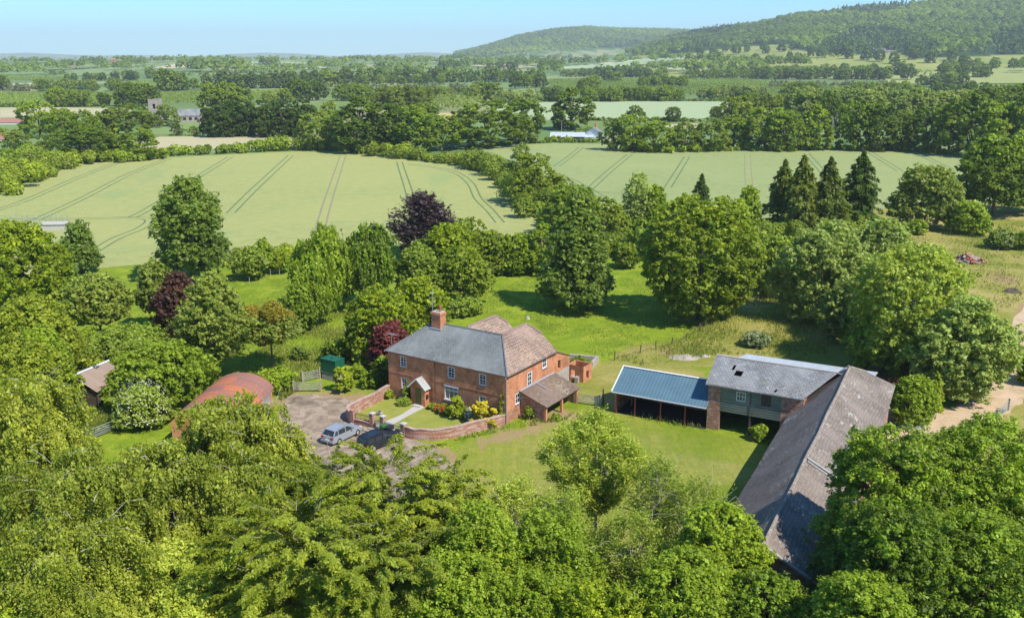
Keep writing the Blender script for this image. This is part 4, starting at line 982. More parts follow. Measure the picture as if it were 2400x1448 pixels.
gate('rusty red metal gate under the big chestnut tree', P(1655, 765), P(1666, 745), 1.1, 'red_steel', 4)
def tank():
    t = thing('oil_tank', 'green metal oil tank on a stone block plinth', 'tank', hl(-24.3, 0.6), HRZ)
    m_ = MB(); m_.box(-1.15, 1.15, -.75, .75, 1.0, 2.45); m_.box(-1.2, 1.2, -.8, .8, 2.45, 2.52); m_.box(-.1, .1, -.1, .1, 2.52, 2.62); m_.build('body', M['green_steel'], t)
    m_ = MB(); m_.box(-1.1, .7, -.7, .7, 0, .6); m_.box(-1.0, .6, -.6, .6, .6, 1.0); m_.build('plinth', M['stone'], t)
    for x in (.8, 1.1):
        for y in (-.7, .6): m_ = MB(); m_.box(x - .08, x + .04, y, y + .12, 0, 1.0); m_.build('leg', M['timber_grey'], t)
tank()

# cars: profile along +y (nose), x across
def car(name, lab, pos, rz, mat, estate, col2='glass'):
    t = thing(name, lab, 'car', pos, rz)
    L = 4.55 if estate else 4.2; w = .86
    if estate: st = [(0, .35, .80, .80), (.05, .30, .95, .92), (.35, .22, .98, 1), (1.2, .2, .97, 1), (2.6, .2, .96, 1), (3.15, .2, .94, 1), (3.9, .22, .86, .98), (4.35, .28, .76, .92), (4.55, .36, .62, .8)]
    else: st = [(0, .38, .72, .80), (.05, .30, .92, .93), (.3, .22, .98, 1), (1.2, .2, .97, 1), (2.5, .2, .96, 1), (3.0, .2, .95, 1), (3.6, .22, .86, .98), (4.0, .28, .76, .9), (4.2, .36, .6, .72)]
    gh = [(.06, .94, .98, .80), (.28, 1.38, .99, .68), (.8, 1.45, .97, .66), (2.0, 1.46, .96, .66), (2.35, 1.40, .96, .66), (3.15, .95, .94, .74)] if estate else [(.1, .92, .95, .80), (.45, 1.36, .98, .66), (.95, 1.45, .97, .64), (1.8, 1.46, .96, .64), (2.15, 1.40, .96, .65), (3.0, .95, .95, .74)]
    b_ = MB(); V = []; n = 10
    for y, zl, zb, f in st:
        ww = w * f; V += [(-ww * .9, y, zl), (-ww, y, zl + .12), (-ww, y, (zl + zb) / 2 + .05), (-ww * .95, y, zb - .03), (-ww * .8, y, zb), (ww * .8, y, zb), (ww * .95, y, zb - .03), (ww, y, (zl + zb) / 2 + .05), (ww, y, zl + .12), (ww * .9, y, zl)]
    Fc = [(i * n + k, i * n + (k + 1) % n, (i + 1) * n + (k + 1) % n, (i + 1) * n + k) for i in range(len(st) - 1) for k in range(n)] + [tuple(range(n))[::-1], tuple((len(st) - 1) * n + k for k in range(n))]
    b_.add(V, Fc)
    # roof and pillars
    zt = 1.46; r0, r1 = gh[1][0], gh[4][0]
    b_.add([(-.62, r0, 1.39), (.62, r0, 1.39), (.62, gh[2][0], 1.46), (-.62, gh[2][0], 1.46), (.62, gh[3][0], 1.475), (-.62, gh[3][0], 1.475), (.62, r1, 1.41), (-.62, r1, 1.41)], [(0, 1, 2, 3), (3, 2, 4, 5), (5, 4, 6, 7)])
    for s_ in (-1, 1):
        b_.bar((s_ * .8, gh[0][0], .95), (s_ * .65, r0, 1.4), .1, .07); b_.bar((s_ * .75, gh[5][0], .95), (s_ * .645, r1, 1.42), .07, .06)
        b_.bar((s_ * .66, r0, 1.4), (s_ * .66, r1, 1.42), .06, .06)
        for yy in ((1.05, 1.95) if estate else (.75, 1.75)): b_.bar((s_ * .81, yy, .95), (s_ * .665, yy + .03, 1.43), .08, .04)
    b_.bar((-.64, r0, 1.4), (.64, r0, 1.4), .06, .05)
    b_.build('body', M[mat], t, smooth=False)
    g = MB(); V = []
    for y, z, f, ww in gh: V += [(-.79 * (1 if z > 1.2 else .99), y if z < 1.2 else y, .93), (-ww + .03, y, z - .025), (ww - .03, y, z - .025), (.79, y, .93)]
    g.add(V, [(i * 4 + k, i * 4 + (k + 1) % 4, (i + 1) * 4 + (k + 1) % 4, (i + 1) * 4 + k) for i in range(len(gh) - 1) for k in range(4)]); g.build('windows', M['glass'], t)
    for y in (.78, L - .82):
        for s_ in (-1, 1):
            x = s_ * (w - .1); m_ = MB(); m_.tube([(x - s_ * .06, y, .32), (x + s_ * .1, y, .32), (x + s_ * .115, y, .32)], [.32, .32, .28], 16); wh = m_.build('wheel', M['tyre'], t)
            m_ = MB(); m_.tube([(x + s_ * .1, y, .32), (x + s_ * .125, y, .32)], [.2, .17], 12); m_.build('rim', M['rim'], wh)
    for s_ in (-1, 1):
        m_ = MB(); x0, x1 = (s_ * .78, s_ * .45) if not estate else (s_ * .8, s_ * .66)
        m_.box(min(x0, x1), max(x0, x1), -.015 if not estate else -.01, .08, .72 if not estate else .6, .88); m_.build('tail_light', M['tail'], t)
        m_ = MB(); m_.box(min(s_ * .72, s_ * .4), max(s_ * .72, s_ * .4), L - .3, L - .06, .6, .73); m_.build('headlight', M['head'], t)
        m_ = MB(); m_.box(min(s_ * .84, s_ * 1.0), max(s_ * .84, s_ * 1.0), 2.45, 2.6, .92, 1.05); m_.build('wing_mirror', M[mat], t)
    m_ = MB(); m_.box(-.26, .26, -.03, .02, .5, .62) ; m_.build('number_plate', M['white'], t)
    m_ = MB(); m_.box(-.8, .8, -.06, .1, .3, .5); m_.build('bumper', M['black'] if estate else M[mat], t)
    if estate:
        m_ = MB()
        for s_ in (-.58, .58): m_.bar((s_, .5, 1.52), (s_, 2.1, 1.52), .04)
        m_.build('roof_rails', M['black'], t)
p = hl(-11.45, -13.8); car('parked_car', 'silver hatchback parked on the drive', (p[0], p[1], 0.014), HRZ, 'silver', False)
p = hl(-7.6, -13.2); car('parked_car', 'dark blue estate car parked beside the wheelie bins', (p[0], p[1], 0.014), HRZ - .14, 'navy', True)

# ------------------------------------------------------------------ fences, poles, small things
def post(lab, p, h, mat, r=.06, grp=None, name='fence_post', cat='post'):
    m_ = MB(); m_.tube([(0, 0, 0), (0.02, 0, h * .6), (0.0, 0.02, h)], [r, r * .95, r * .85], 6); o = m_.build(name, M[mat], None, uv=False); o.location = (p[0], p[1], 0)
    return tag(o, lab, cat, grp)
def wire_fence(lab, pl, h, spacing, mat='timber_dark', seed=0):
    rg = random.Random(seed); t = thing('wire_fence', lab, 'fence'); pts = [P(*q) for q in pl]; w = MB()
    for a, b_ in zip(pts, pts[1:]):
        n = max(1, int(np.linalg.norm(b_ - a) / spacing))
        for i in range(n + 1):
            q = a + (b_ - a) * i / n; m_ = MB(); hh = h * rg.uniform(.8, 1.15)
            m_.bar((q[0], q[1], 0), (q[0] + rg.uniform(-.1, .1), q[1] + rg.uniform(-.06, .06), hh), .11); m_.build('post', M[mat], t)
        for z in (.4, .75, 1.05): w.bar((a[0], a[1], z * h / 1.2), (b_[0], b_[1], z * h / 1.2), .02)
    w.build('wire', M['iron'], t)
wire_fence('rusty wire fence with leaning posts from the chestnut tree across the paddock', [(1662, 752), (1640, 778), (1608, 798), (1574, 812), (1500, 828), (1440, 845)], 1.15, 2.4)
wire_fence('post and wire fence between house orchard and paddock stakes', [(606, 645), (640, 640), (690, 625)], 1.0, 4, 'timber')
for k, (x, y) in enumerate([(585, 668), (611, 655), (634, 648), (655, 645)]):
    post('thin pale stake guarding a sapling in the orchard grass', P(x, y), 1.3, 'timber', .05, 'stakes in the orchard', 'tree_stake', 'stake')
post('lone dark gate post beside the blue shed', P(1413, 953), 2.0, 'timber_dark', .1)
def pole(lab, p, h, mat='timber_grey', arm=True):
    t = thing('utility_pole', lab, 'pole', (p[0], p[1], p[2])); m_ = MB(); m_.tube([(0, 0, 0), (0, 0, h)], [.16, .11], 8); m_.build('shaft', M[mat], t)
    if arm:
        m_ = MB(); m_.box(-.8, .8, -.05, .05, h - .4, h - .28)
        m_.build('crossarm', M['timber_dark'], t)
        m_ = MB()
        for x in (-.7, 0, .7): m_.tube([(x, 0, h - .28), (x, 0, h - .08)], .05, 6)
        m_.build('insulators', M['white'], t)
pole('utility pole in front of the dark conifers by the church', P(470, 320), 8)
pole('utility pole behind the white roofed sheds', P(1316, 318), 7)
pole('grey telegraph pole rising through the thin ash trees', P(1543, 1218), 4.2, 'timber_grey', False)
def stake_fence():
    t = thing('mesh_fence', 'pale mesh fence round the compound at the field corner', 'fence'); m_ = MB(); a, b_ = P(-40, 527), P(160, 525)
    for i in range(16): q = a + (b_ - a) * i / 15; m_.bar((q[0], q[1], 0), (q[0], q[1], 2.0), .1)
    for z in (.3, .9, 1.5, 2.0): m_.bar((a[0], a[1], z), (b_[0], b_[1], z), .05)
    m_.build('frame', M['steel'], t)
    c_ = P(160, 525); d_ = P(175, 545); m_ = MB(); m_.bar((c_[0], c_[1], 1), (d_[0], d_[1], 1), .05); m_.build('rail', M['steel'], t)
    q = P(128, 537); t = thing('trough', 'pale grey slab roofed tank in the fenced compound', 'tank', (q[0], q[1], 0), .1); m_ = MB(); m_.box(-2.5, 2.5, -1.5, 1.5, 0, 1.2); m_.box(-2.7, 2.7, -1.7, 1.7, 1.2, 1.35); m_.build('body', M['stone_pale'], t)
stake_fence()
def log_pile():
    p = P(2266, 614); t = thing('log_pile', 'heap of orange brown logs and rubble beside the rough ground', 'pile', (p[0], p[1], 0)); rg = random.Random(5)
    for mt in ('timber', 'terracotta', 'timber_dark'):
        m_ = MB()
        for i in range(60):
            a = rg.uniform(0, 6.28); r_ = rg.uniform(0, 1) ** .7; x, y = 3.0 * r_ * math.cos(a), 2.2 * r_ * math.sin(a); z = (1 - r_) * 1.5 * rg.uniform(.6, 1) + .1
            d = Vector((rg.uniform(-1, 1), rg.uniform(-1, 1), rg.uniform(-.3, .3))).normalized() * rg.uniform(.3, .7)
            c_ = Vector((x, y, z)); m_.tube([c_ - d, c_ + d], rg.uniform(.12, .26), 6)
        o = m_.build('logs', M[mt], t, uv=False)
log_pile()
def heap(lab, px, r_, h, mat, seed):
    p = P(*px); rg = np.random.default_rng(seed); n = 14; m_ = MB()
    V = [(0, 0, h)]; Fc = []
    for ring in (1, 2, 3):
        for k in range(n):
            a = 2 * math.pi * k / n; q = r_ * ring / 3 * rg.uniform(.8, 1.2); V.append((q * math.cos(a), q * math.sin(a) * .7, max(h * (1 - (ring / 3) ** 1.6) * rg.uniform(.6, 1.3), -.02) if ring < 3 else -.03))
    for k in range(n): Fc.append((0, 1 + k, 1 + (k + 1) % n))
    for ring in range(2):
        for k in range(n): a = 1 + ring * n + k; b_ = 1 + ring * n + (k + 1) % n; Fc.append((a, a + n, b_ + n, b_))
    m_.add(V, Fc); o = m_.build('rubble_heap', M[mat], uv=False); o.location = (p[0], p[1], 0); tag(o, lab, 'heap')
heap('low heap of brick rubble in the paddock behind the blue shed', (1602, 838), 1.8, .35, 'stone', 1)
heap('small heap of broken brick beside the rubble behind the blue shed', (1648, 834), 1.0, .2, 'stone', 2)
heap('pale stone lying in the grass near the orchard bush', (697, 847), .6, .3, 'stone_pale', 3)
heap('white stone block alone in the bright paddock', (1237, 748), .35, .5, 'stone_pale', 4)
heap('dark earth heap by the rough ground at the frame edge', (2372, 684), 1.6, .6, 'timber_dark', 5)
heap('rubbish heap with pale scraps behind the long barn', (2128, 1000), 1.6, .6, 'stone', 6)
def low_walls():
    t = thing('yard_wall', 'low ruined stone wall enclosing the yard behind the farmhouse', 'wall'); m_ = MB()
    pts = [P(1336, 842), P(1400, 848), P(1372, 878), P(1350, 898)]
    for i, (a, b_) in enumerate(zip(pts, pts[1:])):
        m_.bar((a[0], a[1], .35), (b_[0], b_[1], .35), .4, .7 + .003 * i)
    m_.build('stones', M['stone'], t)
    p = P(1347, 893); t = thing('brick_outhouse', 'roofless brick outhouse behind the lean-to store', 'outhouse', (p[0], p[1], 0), HRZ)
    m_ = MB(); m_.wall((-1.1, 0, 0), (1, 0, 0), 2.2, 1.9, [(0.5, 1.1, .3, 1.3)], th=.2); m_.wall((1.1, 0, 0), (0, 1, 0), 2, 1.9, [(.7, 1.3, .2, 1.2)], inn=(-1, 0, 0)); m_.box(-1.1, -.9, 0.003, 2, 0, 1.8); m_.box(-.9, 1.0, 1.8, 2.0, 0, 1.85); m_.build('wall', M['brick'], t)
    m_ = MB(); m_.box(-.85, .85, .3, 1.75, 0, .3); m_.build('rubble_fill', M['stone'], t)
low_walls()

# ------------------------------------------------------------------ far buildings
def cottage(name, lab, px, wpx, hpx, rooff, mat, roof, rz=0.0, dep=6, chim=None, wins=3, base=None, cat='house'):
    p = G(*px); d = depth(p); W = wpx / FPX * d; Hh = hpx / FPX * d; rh = rooff / FPX * d
    t = thing(name, lab, cat, (p[0], p[1], p[2] - .3), rz)
    ops = [(W * (i + .5) / wins - W * .07, W * (i + .5) / wins + W * .07, Hh * .35, Hh * .75) for i in range(wins)] if wins else []
    m_ = MB(); m_.wall((-W / 2, 0, 0), (1, 0, 0), W, Hh, ops, th=.15); m_.wall((W / 2, 0, 0), (0, 1, 0), dep, Hh, inn=(-1, 0, 0)); m_.wall((-W / 2, dep, 0), (0, -1, 0), dep, Hh, inn=(1, 0, 0)); m_.wall((W / 2, dep, 0), (-1, 0, 0), W, Hh, inn=(0, -1, 0))
    for x, s_ in ((W / 2, 1), (-W / 2, -1)): m_.face([(x, 0, Hh), (x, dep, Hh), (x, dep / 2, Hh + rh)][::s_])
    m_.build('wall', M[mat], t)
    m_ = MB(); e = .3; k = rh / (dep / 2) * e
    m_.slab([(-W / 2 - e, -e, Hh - k + .05), (W / 2 + e, -e, Hh - k + .05), (W / 2 + e, dep / 2, Hh + rh + .05), (-W / 2 - e, dep / 2, Hh + rh + .05)], .12)
    m_.slab([(-W / 2 - e, dep / 2, Hh + rh + .05), (W / 2 + e, dep / 2, Hh + rh + .05), (W / 2 + e, dep + e, Hh - k + .05), (-W / 2 - e, dep + e, Hh - k + .05)], .12)
    r_ = m_.build('roof', M[roof], t)
    if chim is not None:
        m_ = MB(); x = chim * W / 2; m_.box(x - .5, x + .5, dep / 2 - .4, dep / 2 + .4, Hh + rh - .6, Hh + rh + 1.6); m_.build('chimney', M['brick'], t)
    for a in ops:
        m_ = MB(); m_.box(-W / 2 + a[0], -W / 2 + a[1], .1, .13, a[2], a[3]); m_.build('window', M['glass'], t)
    return t
def church():
    p = P(368, 291); t = thing('ruined_tower', 'ruined square stone church tower among the trees', 'tower', (p[0], p[1], 0), .1)
    m_ = MB(); h = 13.5; w = 2.9
    tops = [13.2, 12.2, 13.4, 12.6]
    for (a, b_, t0, t1, inn) in (((-w, -w), (w, -w), 13.3, 12.4, (0, 1, 0)), ((w, -w), (w, w), 12.4, 13.5, (-1, 0, 0)), ((w, w), (-w, w), 13.5, 13.0, (0, -1, 0)), ((-w, w), (-w, -w), 13.0, 13.3, (1, 0, 0))):
        d = (b_[0] - a[0], b_[1] - a[1], 0)
        m_.wall((a[0], a[1], 0), d, 2 * w, 13, [(2.2, 3.6, 8.2, 10.8), (2.4, 3.2, 3.5, 5.2)], th=.8, inn=inn, top=lambda x, t0=t0, t1=t1: t0 + (t1 - t0) * x / (2 * w) + .35 * math.sin(x * 4), )
    m_.build('wall', M['stone'], t)
    m_ = MB(); m_.box(-2, 2, -2, 2, 0, 12.0); m_.build('core', M['dark'], t)
    m_ = MB(); m_.box(-w - .06, w + .06, -w - .06, w + .06, 7.3, 7.55); m_.build('string_course', M['stone_pale'], t)
    cottage('church', 'stone church nave with slate roof and red tiled east end', (440, 287), 52, 17, 14, 'stone', 'slate_old', .12, 7, None, 4, cat='church')
    q = P(470, 287); t = thing('church_porch', 'small red tiled porch at the end of the church', 'porch', (q[0] + 1, q[1], 0), .12)
    m_ = MB(); m_.box(-1.5, 1.5, -1, 3, 0, 3); m_.build('wall', M['stone'], t)
    m_ = MB(); m_.slab([(-1.7, -1.2, 2.9), (0, -1.2, 5.2), (0, 3, 5.2), (-1.7, 3, 2.9)], .1); m_.slab([(0, -1.2, 5.2), (1.7, -1.2, 2.9), (1.7, 3, 2.9), (0, 3, 5.2)], .1); m_.build('roof', M['red_sheet'], t)
church()
cottage('farm_shed', 'long red roofed shed at the left edge beside the big trees', (22, 292), 68, 6, 8, 'cream', 'red_sheet', .1, 9, None, 0, cat='shed')
cottage('farm_shed', 'red roofed shed with white end at the left edge below the other', (8, 333), 62, 8, 13, 'white', 'red_sheet', .15, 8, None, 2, cat='shed')
cottage('farm_shed', 'low shed with white and grey striped roof beyond the second field', (1330, 327), 80, 7, 9, 'timber_dark', 'white_sheet', -.1, 10, None, 0, cat='shed')
cottage('farm_shed', 'small black boarded shed with rusty edged roof', (1350, 328), 38, 9, 6, 'timber_dark', 'white_sheet', -.1, 6, None, 0, cat='shed')
cottage('farm_shed', 'small white walled lean-to at the end of the sheds', (1380, 328), 22, 8, 4, 'white', 'white_sheet', .1, 4, None, 1, cat='shed')
cottage('white_cottage', 'white gabled cottage with brick chimney half hidden by trees', (1412, 326), 22, 14, 14, 'white', 'slate', 1.1, 8, .9, 2)
cottage('country_house', 'large pale stone country house at the foot of the wooded hill', (2062, 125), 28, 9, 3, 'stone', 'slate', 0, 18, .6, 5)
cottage('farm_building', 'long low wing beside the country house', (2088, 125), 26, 4, 3, 'stone', 'stone_tile', 0, 12, None, 3)
cottage('cottage', 'pale cottage with pink roof in the trees below the park', (1840, 186), 24, 4, 4, 'cream', 'red_sheet', .1, 9, .5, 3)
cottage('cottage', 'grey house with steep roof behind the pale cottage', (1877, 178), 10, 7, 6, 'stone', 'tile', .8, 9, None, 1)
cottage('cottage', 'long pale low building left of the pink roofed cottage', (1665, 182), 26, 3, 2, 'cream', 'slate_old', 0, 9, None, 3)
cottage('farm_shed', 'white roofed shed in the valley trees', (1972, 184), 16, 3, 2, 'white', 'white_sheet', 0, 12, None, 0, cat='shed')
cottage('farmstead', 'red brick farm on the low ridge to the far left', (263, 146), 12, 5, 4, 'brick', 'tile', 0, 14, .3, 2)
cottage('farmstead', 'pink walled farm buildings below the low ridge to the far left', (168, 155), 16, 3, 3, 'brick', 'red_sheet', 0, 16, None, 2)
cottage('farmstead', 'tiny red roofed farm on the horizon left of centre', (553, 142), 14, 3, 3, 'brick', 'tile', 0, 20, None, 2)
cottage('farm_shed', 'small white roofed shed in the left valley', (268, 174), 10, 2, 2, 'white', 'white_sheet', 0, 10, None, 0, cat='shed')
cottage('white_house', 'white house with a spire-like gable in the trees below the hill', (1642, 115), 12, 4, 3, 'white', 'slate_pale', 0, 14, .5, 2)
cottage('farmstead', 'pale farm group on the hillside below the middle hill', (1510, 127), 18, 3, 3, 'cream', 'slate_old', 0, 16, None, 2)

# ------------------------------------------------------------------ air
hz = bpy.data.materials.new('pale haze'); hz.use_nodes = True; ht = hz.node_tree; ht.nodes.remove(ht.nodes['Principled BSDF'])
hv = ht.nodes.new('ShaderNodeVolumePrincipled'); hv.inputs['Color'].default_value = (0.86, 0.97, 1.0, 1); hv.inputs['Density'].default_value = 0.00010; hv.inputs['Anisotropy'].default_value = 0.0
ht.links.new(hv.outputs[0], ht.nodes['Material Output'].inputs['Volume'])
mb = MB(); mb.box(-15300, 15300, -15300, 15300, -6, 420); ho = mb.build('haze', hz, uv=False); tag(ho, kind='stuff')

# ------------------------------------------------------------------ trees and shrubs
def unit(a): return a / np.maximum(np.linalg.norm(a, axis=1)[:, None], 1e-9)
def rdir(rg, n): return unit(rg.normal(size=(n, 3)))
def leaf_arrays(pos, nrm, ax, ln, wd, fold=0.25):
    nrm = unit(nrm); ax = unit(ax - nrm * np.sum(ax * nrm, 1)[:, None]); b = np.cross(nrm, ax)
    ln = np.broadcast_to(np.asarray(ln, float).reshape(-1, 1), (len(pos), 1)); wd = np.broadcast_to(np.asarray(wd, float).reshape(-1, 1), (len(pos), 1))
    return np.stack([pos - ax * ln, pos + b * wd - nrm * wd * fold, pos + ax * ln, pos - b * wd - nrm * wd * fold], 1)
def quads_mesh(name, q, tint, mat):
    n = len(q); me = bpy.data.meshes.new(name)
    me.vertices.add(n * 4); me.vertices.foreach_set('co', q.reshape(-1).astype(np.float32))
    me.loops.add(n * 4); me.loops.foreach_set('vertex_index', np.arange(n * 4, dtype=np.int32))
    me.polygons.add(n); me.polygons.foreach_set('loop_start', np.arange(n, dtype=np.int32) * 4)
    me.update(calc_edges=True); me.shade_smooth()
    a = me.attributes.new('tint', 'FLOAT', 'POINT'); a.data.foreach_set('value', np.repeat(tint, 4).astype(np.float32))
    me.materials.append(mat); return me
PROF = {
 'full': lambda t: np.clip(1 - t ** 2.8, 0, 1) ** 0.55 * (0.70 + 0.30 * np.minimum(t * 3.2, 1)),
 'round': lambda t: np.sqrt(np.clip(1 - (2 * t - 1) ** 2, 0, 1)) ** 0.85,
 'dome': lambda t: np.clip(1 - t ** 2.6, 0, 1) ** 0.5 * (0.82 + 0.18 * np.minimum(t * 5, 1)),
 'egg': lambda t: np.clip(np.sin(np.pi * np.clip(t, 0, 1) ** 0.72), 0, 1) ** 0.7,
 'cone': lambda t: np.clip(1 - t, 0, 1) ** 0.8 * np.minimum(0.6 + t * 4, 1),
 'column': lambda t: np.clip(1 - np.abs(2 * t - 0.9) ** 3.5, 0, 1) ** 0.6,
 'vase': lambda t: np.clip(np.sin(np.pi * np.clip(t, 0, 1) ** 1.25), 0, 1) ** 0.8,
}
def centres(rg, n, H, zb, R_, prof, inner=0.45, lump=0.18):
    t = rg.uniform(0.02, 0.98, n * 3); w = PROF[prof](t); k = rg.uniform(0, 1, len(t)) < (w + 0.15); t = t[k][:n]; n = len(t)
    w = PROF[prof](t); a = rg.uniform(0, 2 * np.pi, n)
    ph = rg.uniform(0, 6.28, 4)
    lob = 1 + lump * (np.sin(a * 2 + ph[0] + t * 3) + 0.7 * np.sin(a * 3 + ph[1] - t * 5) + .5 * np.sin(t * 9 + ph[2]))
    r = R_ * w * lob * np.sqrt(rg.uniform(inner, 1, n))
    return np.stack([r * np.cos(a), r * np.sin(a), zb + t * (H - zb)], 1), t
def gen_clump(rg, H, zb, R_, prof, ncl, nl, leaf, rc=0.2, upb=0.45, inner=0.4, lump=0.16, rough=0.6, wr=0.62, up_n=0.5, flat=0.75):
    c, t = centres(rg, ncl, H - rc * R_ * .6, zb + rc * R_ * .4, R_ * (1 - rc * .75), prof, inner, lump); n = len(c)
    rr = R_ * rc * rg.uniform(0.65, 1.35, n)
    ci = rg.integers(0, n, nl); ci = np.where(rg.uniform(size=nl) < rr[ci] / rr.max(), ci, rg.integers(0, n, nl))
    NS = 9; sd = rdir(rg, n * NS).reshape(n, NS, 3); out = unit(c * np.array([1, 1, 0.0]) / R_ + np.array([0, 0, upb]) + 1e-3); sd = sd + out[:, None, :] * .6
    sd = sd / np.linalg.norm(sd, axis=2, keepdims=True) * (rg.uniform(.45, 1.0 + .25 * rough, (n, NS, 1)))
    si = rg.integers(0, NS, nl); s0 = sd[ci, si]; d = rdir(rg, nl) + s0 * .35; sub = rr[ci] * .40 * rg.uniform(.4, 1.1, nl)
    pos = c[ci] + (s0 * rr[ci][:, None] + unit(d) * sub[:, None]) * np.array([1, 1, flat]); d = unit(d)
    nrm = d * 0.75 + np.array([0, 0, up_n]) + rdir(rg, nl) * 0.5
    ax = rdir(rg, nl) + d * 0.3
    ct = rg.uniform(0, 1, n)
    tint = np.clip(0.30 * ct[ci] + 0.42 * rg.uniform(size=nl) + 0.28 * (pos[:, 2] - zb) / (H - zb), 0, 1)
    l = leaf * np.exp(rg.normal(size=nl) * .32) * .95
    return leaf_arrays(pos, nrm, ax, l, l * wr), tint, c, []
def boughs(rg, nb, H, zb, R_, prof, rise, droop, off=.42):
    t = (np.arange(nb) + rg.uniform(0, 1, nb)) / nb; a = np.arange(nb) * 2.4 + rg.normal(size=nb) * .35
    L = R_ * np.maximum(PROF[prof](np.clip(t * .92, 0, 1)), .25) * rg.uniform(.75, 1.12, nb)
    tip = zb + t * (H - zb) * .98 * rg.uniform(.9, 1.03, nb); L = L * (1 - off * .75)
    bo = rg.uniform(0, 6.28, nb); br = R_ * off * np.sqrt(rg.uniform(0, 1, nb)); bx, by = np.cos(a) * br * .9 + np.cos(bo) * br * .5, np.sin(a) * br * .9 + np.sin(bo) * br * .5
    z0 = tip - (rise - droop) * L
    def at(bi, u):
        h = L[bi] * u; z = z0[bi] + rise * L[bi] * u - droop * L[bi] * u * u
        aa = a[bi] + .25 * np.sin(bi * 1.7) * u
        return np.stack([bx[bi] + np.cos(aa) * h, by[bi] + np.sin(aa) * h, np.maximum(z, .3)], 1)
    return a, L, at
def gen_bough(rg, H, zb, R_, prof, ncl, nl, leaf, rise=.8, droop=.5, per=9, wr=.38, nb=52, hang=.3, tw_len=.24, **k):
    a, L, at = boughs(rg, nb, H, zb, R_, prof, rise, droop); ns = nl // per
    bi = rg.choice(nb, ns, p=L / L.sum()); u = rg.uniform(.05, 1.0, ns) ** .8; st = at(bi, u); fw = at(bi, u + .04) - at(bi, u); fw = unit(fw)
    sd = unit(np.cross(fw, [0, 0, 1.0])) * rg.choice([-1, 1], ns)[:, None]; dd = unit(sd * rg.uniform(.3, 1, (ns, 1)) + fw * .9 + rdir(rg, ns) * .22)
    Lt = L[bi] * tw_len * (1.25 - .8 * u) * rg.uniform(.5, 1.2, ns); v = (np.arange(per) + .5) / per
    pos = st[:, None] + dd[:, None] * (Lt[:, None] * v)[..., None] - np.array([0, 0, 1.0]) * (.42 * Lt[:, None] * v ** 2)[..., None]
    pos = pos.reshape(-1, 3); m_ = len(pos); pos += rg.normal(size=(m_, 3)) * [.07, .07, .05]
    ax = np.repeat(dd, per, 0) * .5 + rdir(rg, m_) * .55 + [0, 0, -hang]; nrm = np.array([0, 0, .8]) + rdir(rg, m_) * .55 + np.repeat(fw, per, 0) * .3
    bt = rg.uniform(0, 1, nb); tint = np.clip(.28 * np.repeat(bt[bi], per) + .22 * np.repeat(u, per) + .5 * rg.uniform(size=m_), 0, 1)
    l = leaf * np.exp(rg.normal(size=m_) * .32) * .95; tw = [[at(np.array([i]), x_)[0] for x_ in (.1, .35, .6, .85, 1.02)] for i in range(nb)]
    return leaf_arrays(pos, nrm, ax, l, l * wr), tint, np.zeros((0, 3)), tw
def gen_weep2(rg, H, zb, R_, prof, ncl, nl, leaf, length=2.4, nb=95, **k):
    a, L, at = boughs(rg, nb, H, zb + (H - zb) * .25, R_ * .92, prof, .75, .6); per = 11; ns = nl // per
    bi = rg.choice(nb, ns, p=L / L.sum()); u = rg.uniform(.2, 1.05, ns) ** .8; u = (np.floor(u * 7) + .5) / 7 + rg.normal(size=ns) * .028; q_ = rg.integers(0, 3, ns) + np.floor(u * 7)
    st = at(bi, u) + np.stack([np.cos(bi * 3.1 + q_), np.sin(bi * 3.1 + q_), 0 * u], 1) * .5 + rg.normal(size=(ns, 3)) * [.13, .13, .1]
    Ls = length * rg.uniform(.25, 1.15, ns) * (.55 + .45 * np.sin(bi * 5.3 + u * 9) ** 2); v = (np.arange(per) + .3) / per
    out = unit(st * [1, 1, 0] + 1e-3)
    pos = st[:, None] + out[:, None] * (.35 * np.sqrt(v))[None, :, None] - np.array([0, 0, 1.0]) * (Ls[:, None] * v ** 1.2)[..., None]
    pos = pos.reshape(-1, 3); m_ = len(pos); pos += rg.normal(size=(m_, 3)) * .07
    nrm = np.repeat(out, per, 0) * .7 + rdir(rg, m_) * .8 + [0, 0, .45]; ax = rdir(rg, m_) * .5 + [0, 0, -1.0]
    bt = rg.uniform(0, 1, nb); tint = np.clip(.34 * np.repeat(bt[bi], per) + .5 * rg.uniform(size=m_) + .16 * (1 - np.tile(v, ns)), 0, 1)
    l = leaf * np.exp(rg.normal(size=m_) * .32) * .95; ok = pos[:, 2] > .15; tw = [[at(np.array([i]), x_)[0] for x_ in (.05, .35, .65, .9, 1.06)] for i in range(nb)]
    return leaf_arrays(pos, nrm, ax, l, l * .6)[ok], tint[ok], np.zeros((0, 3)), tw
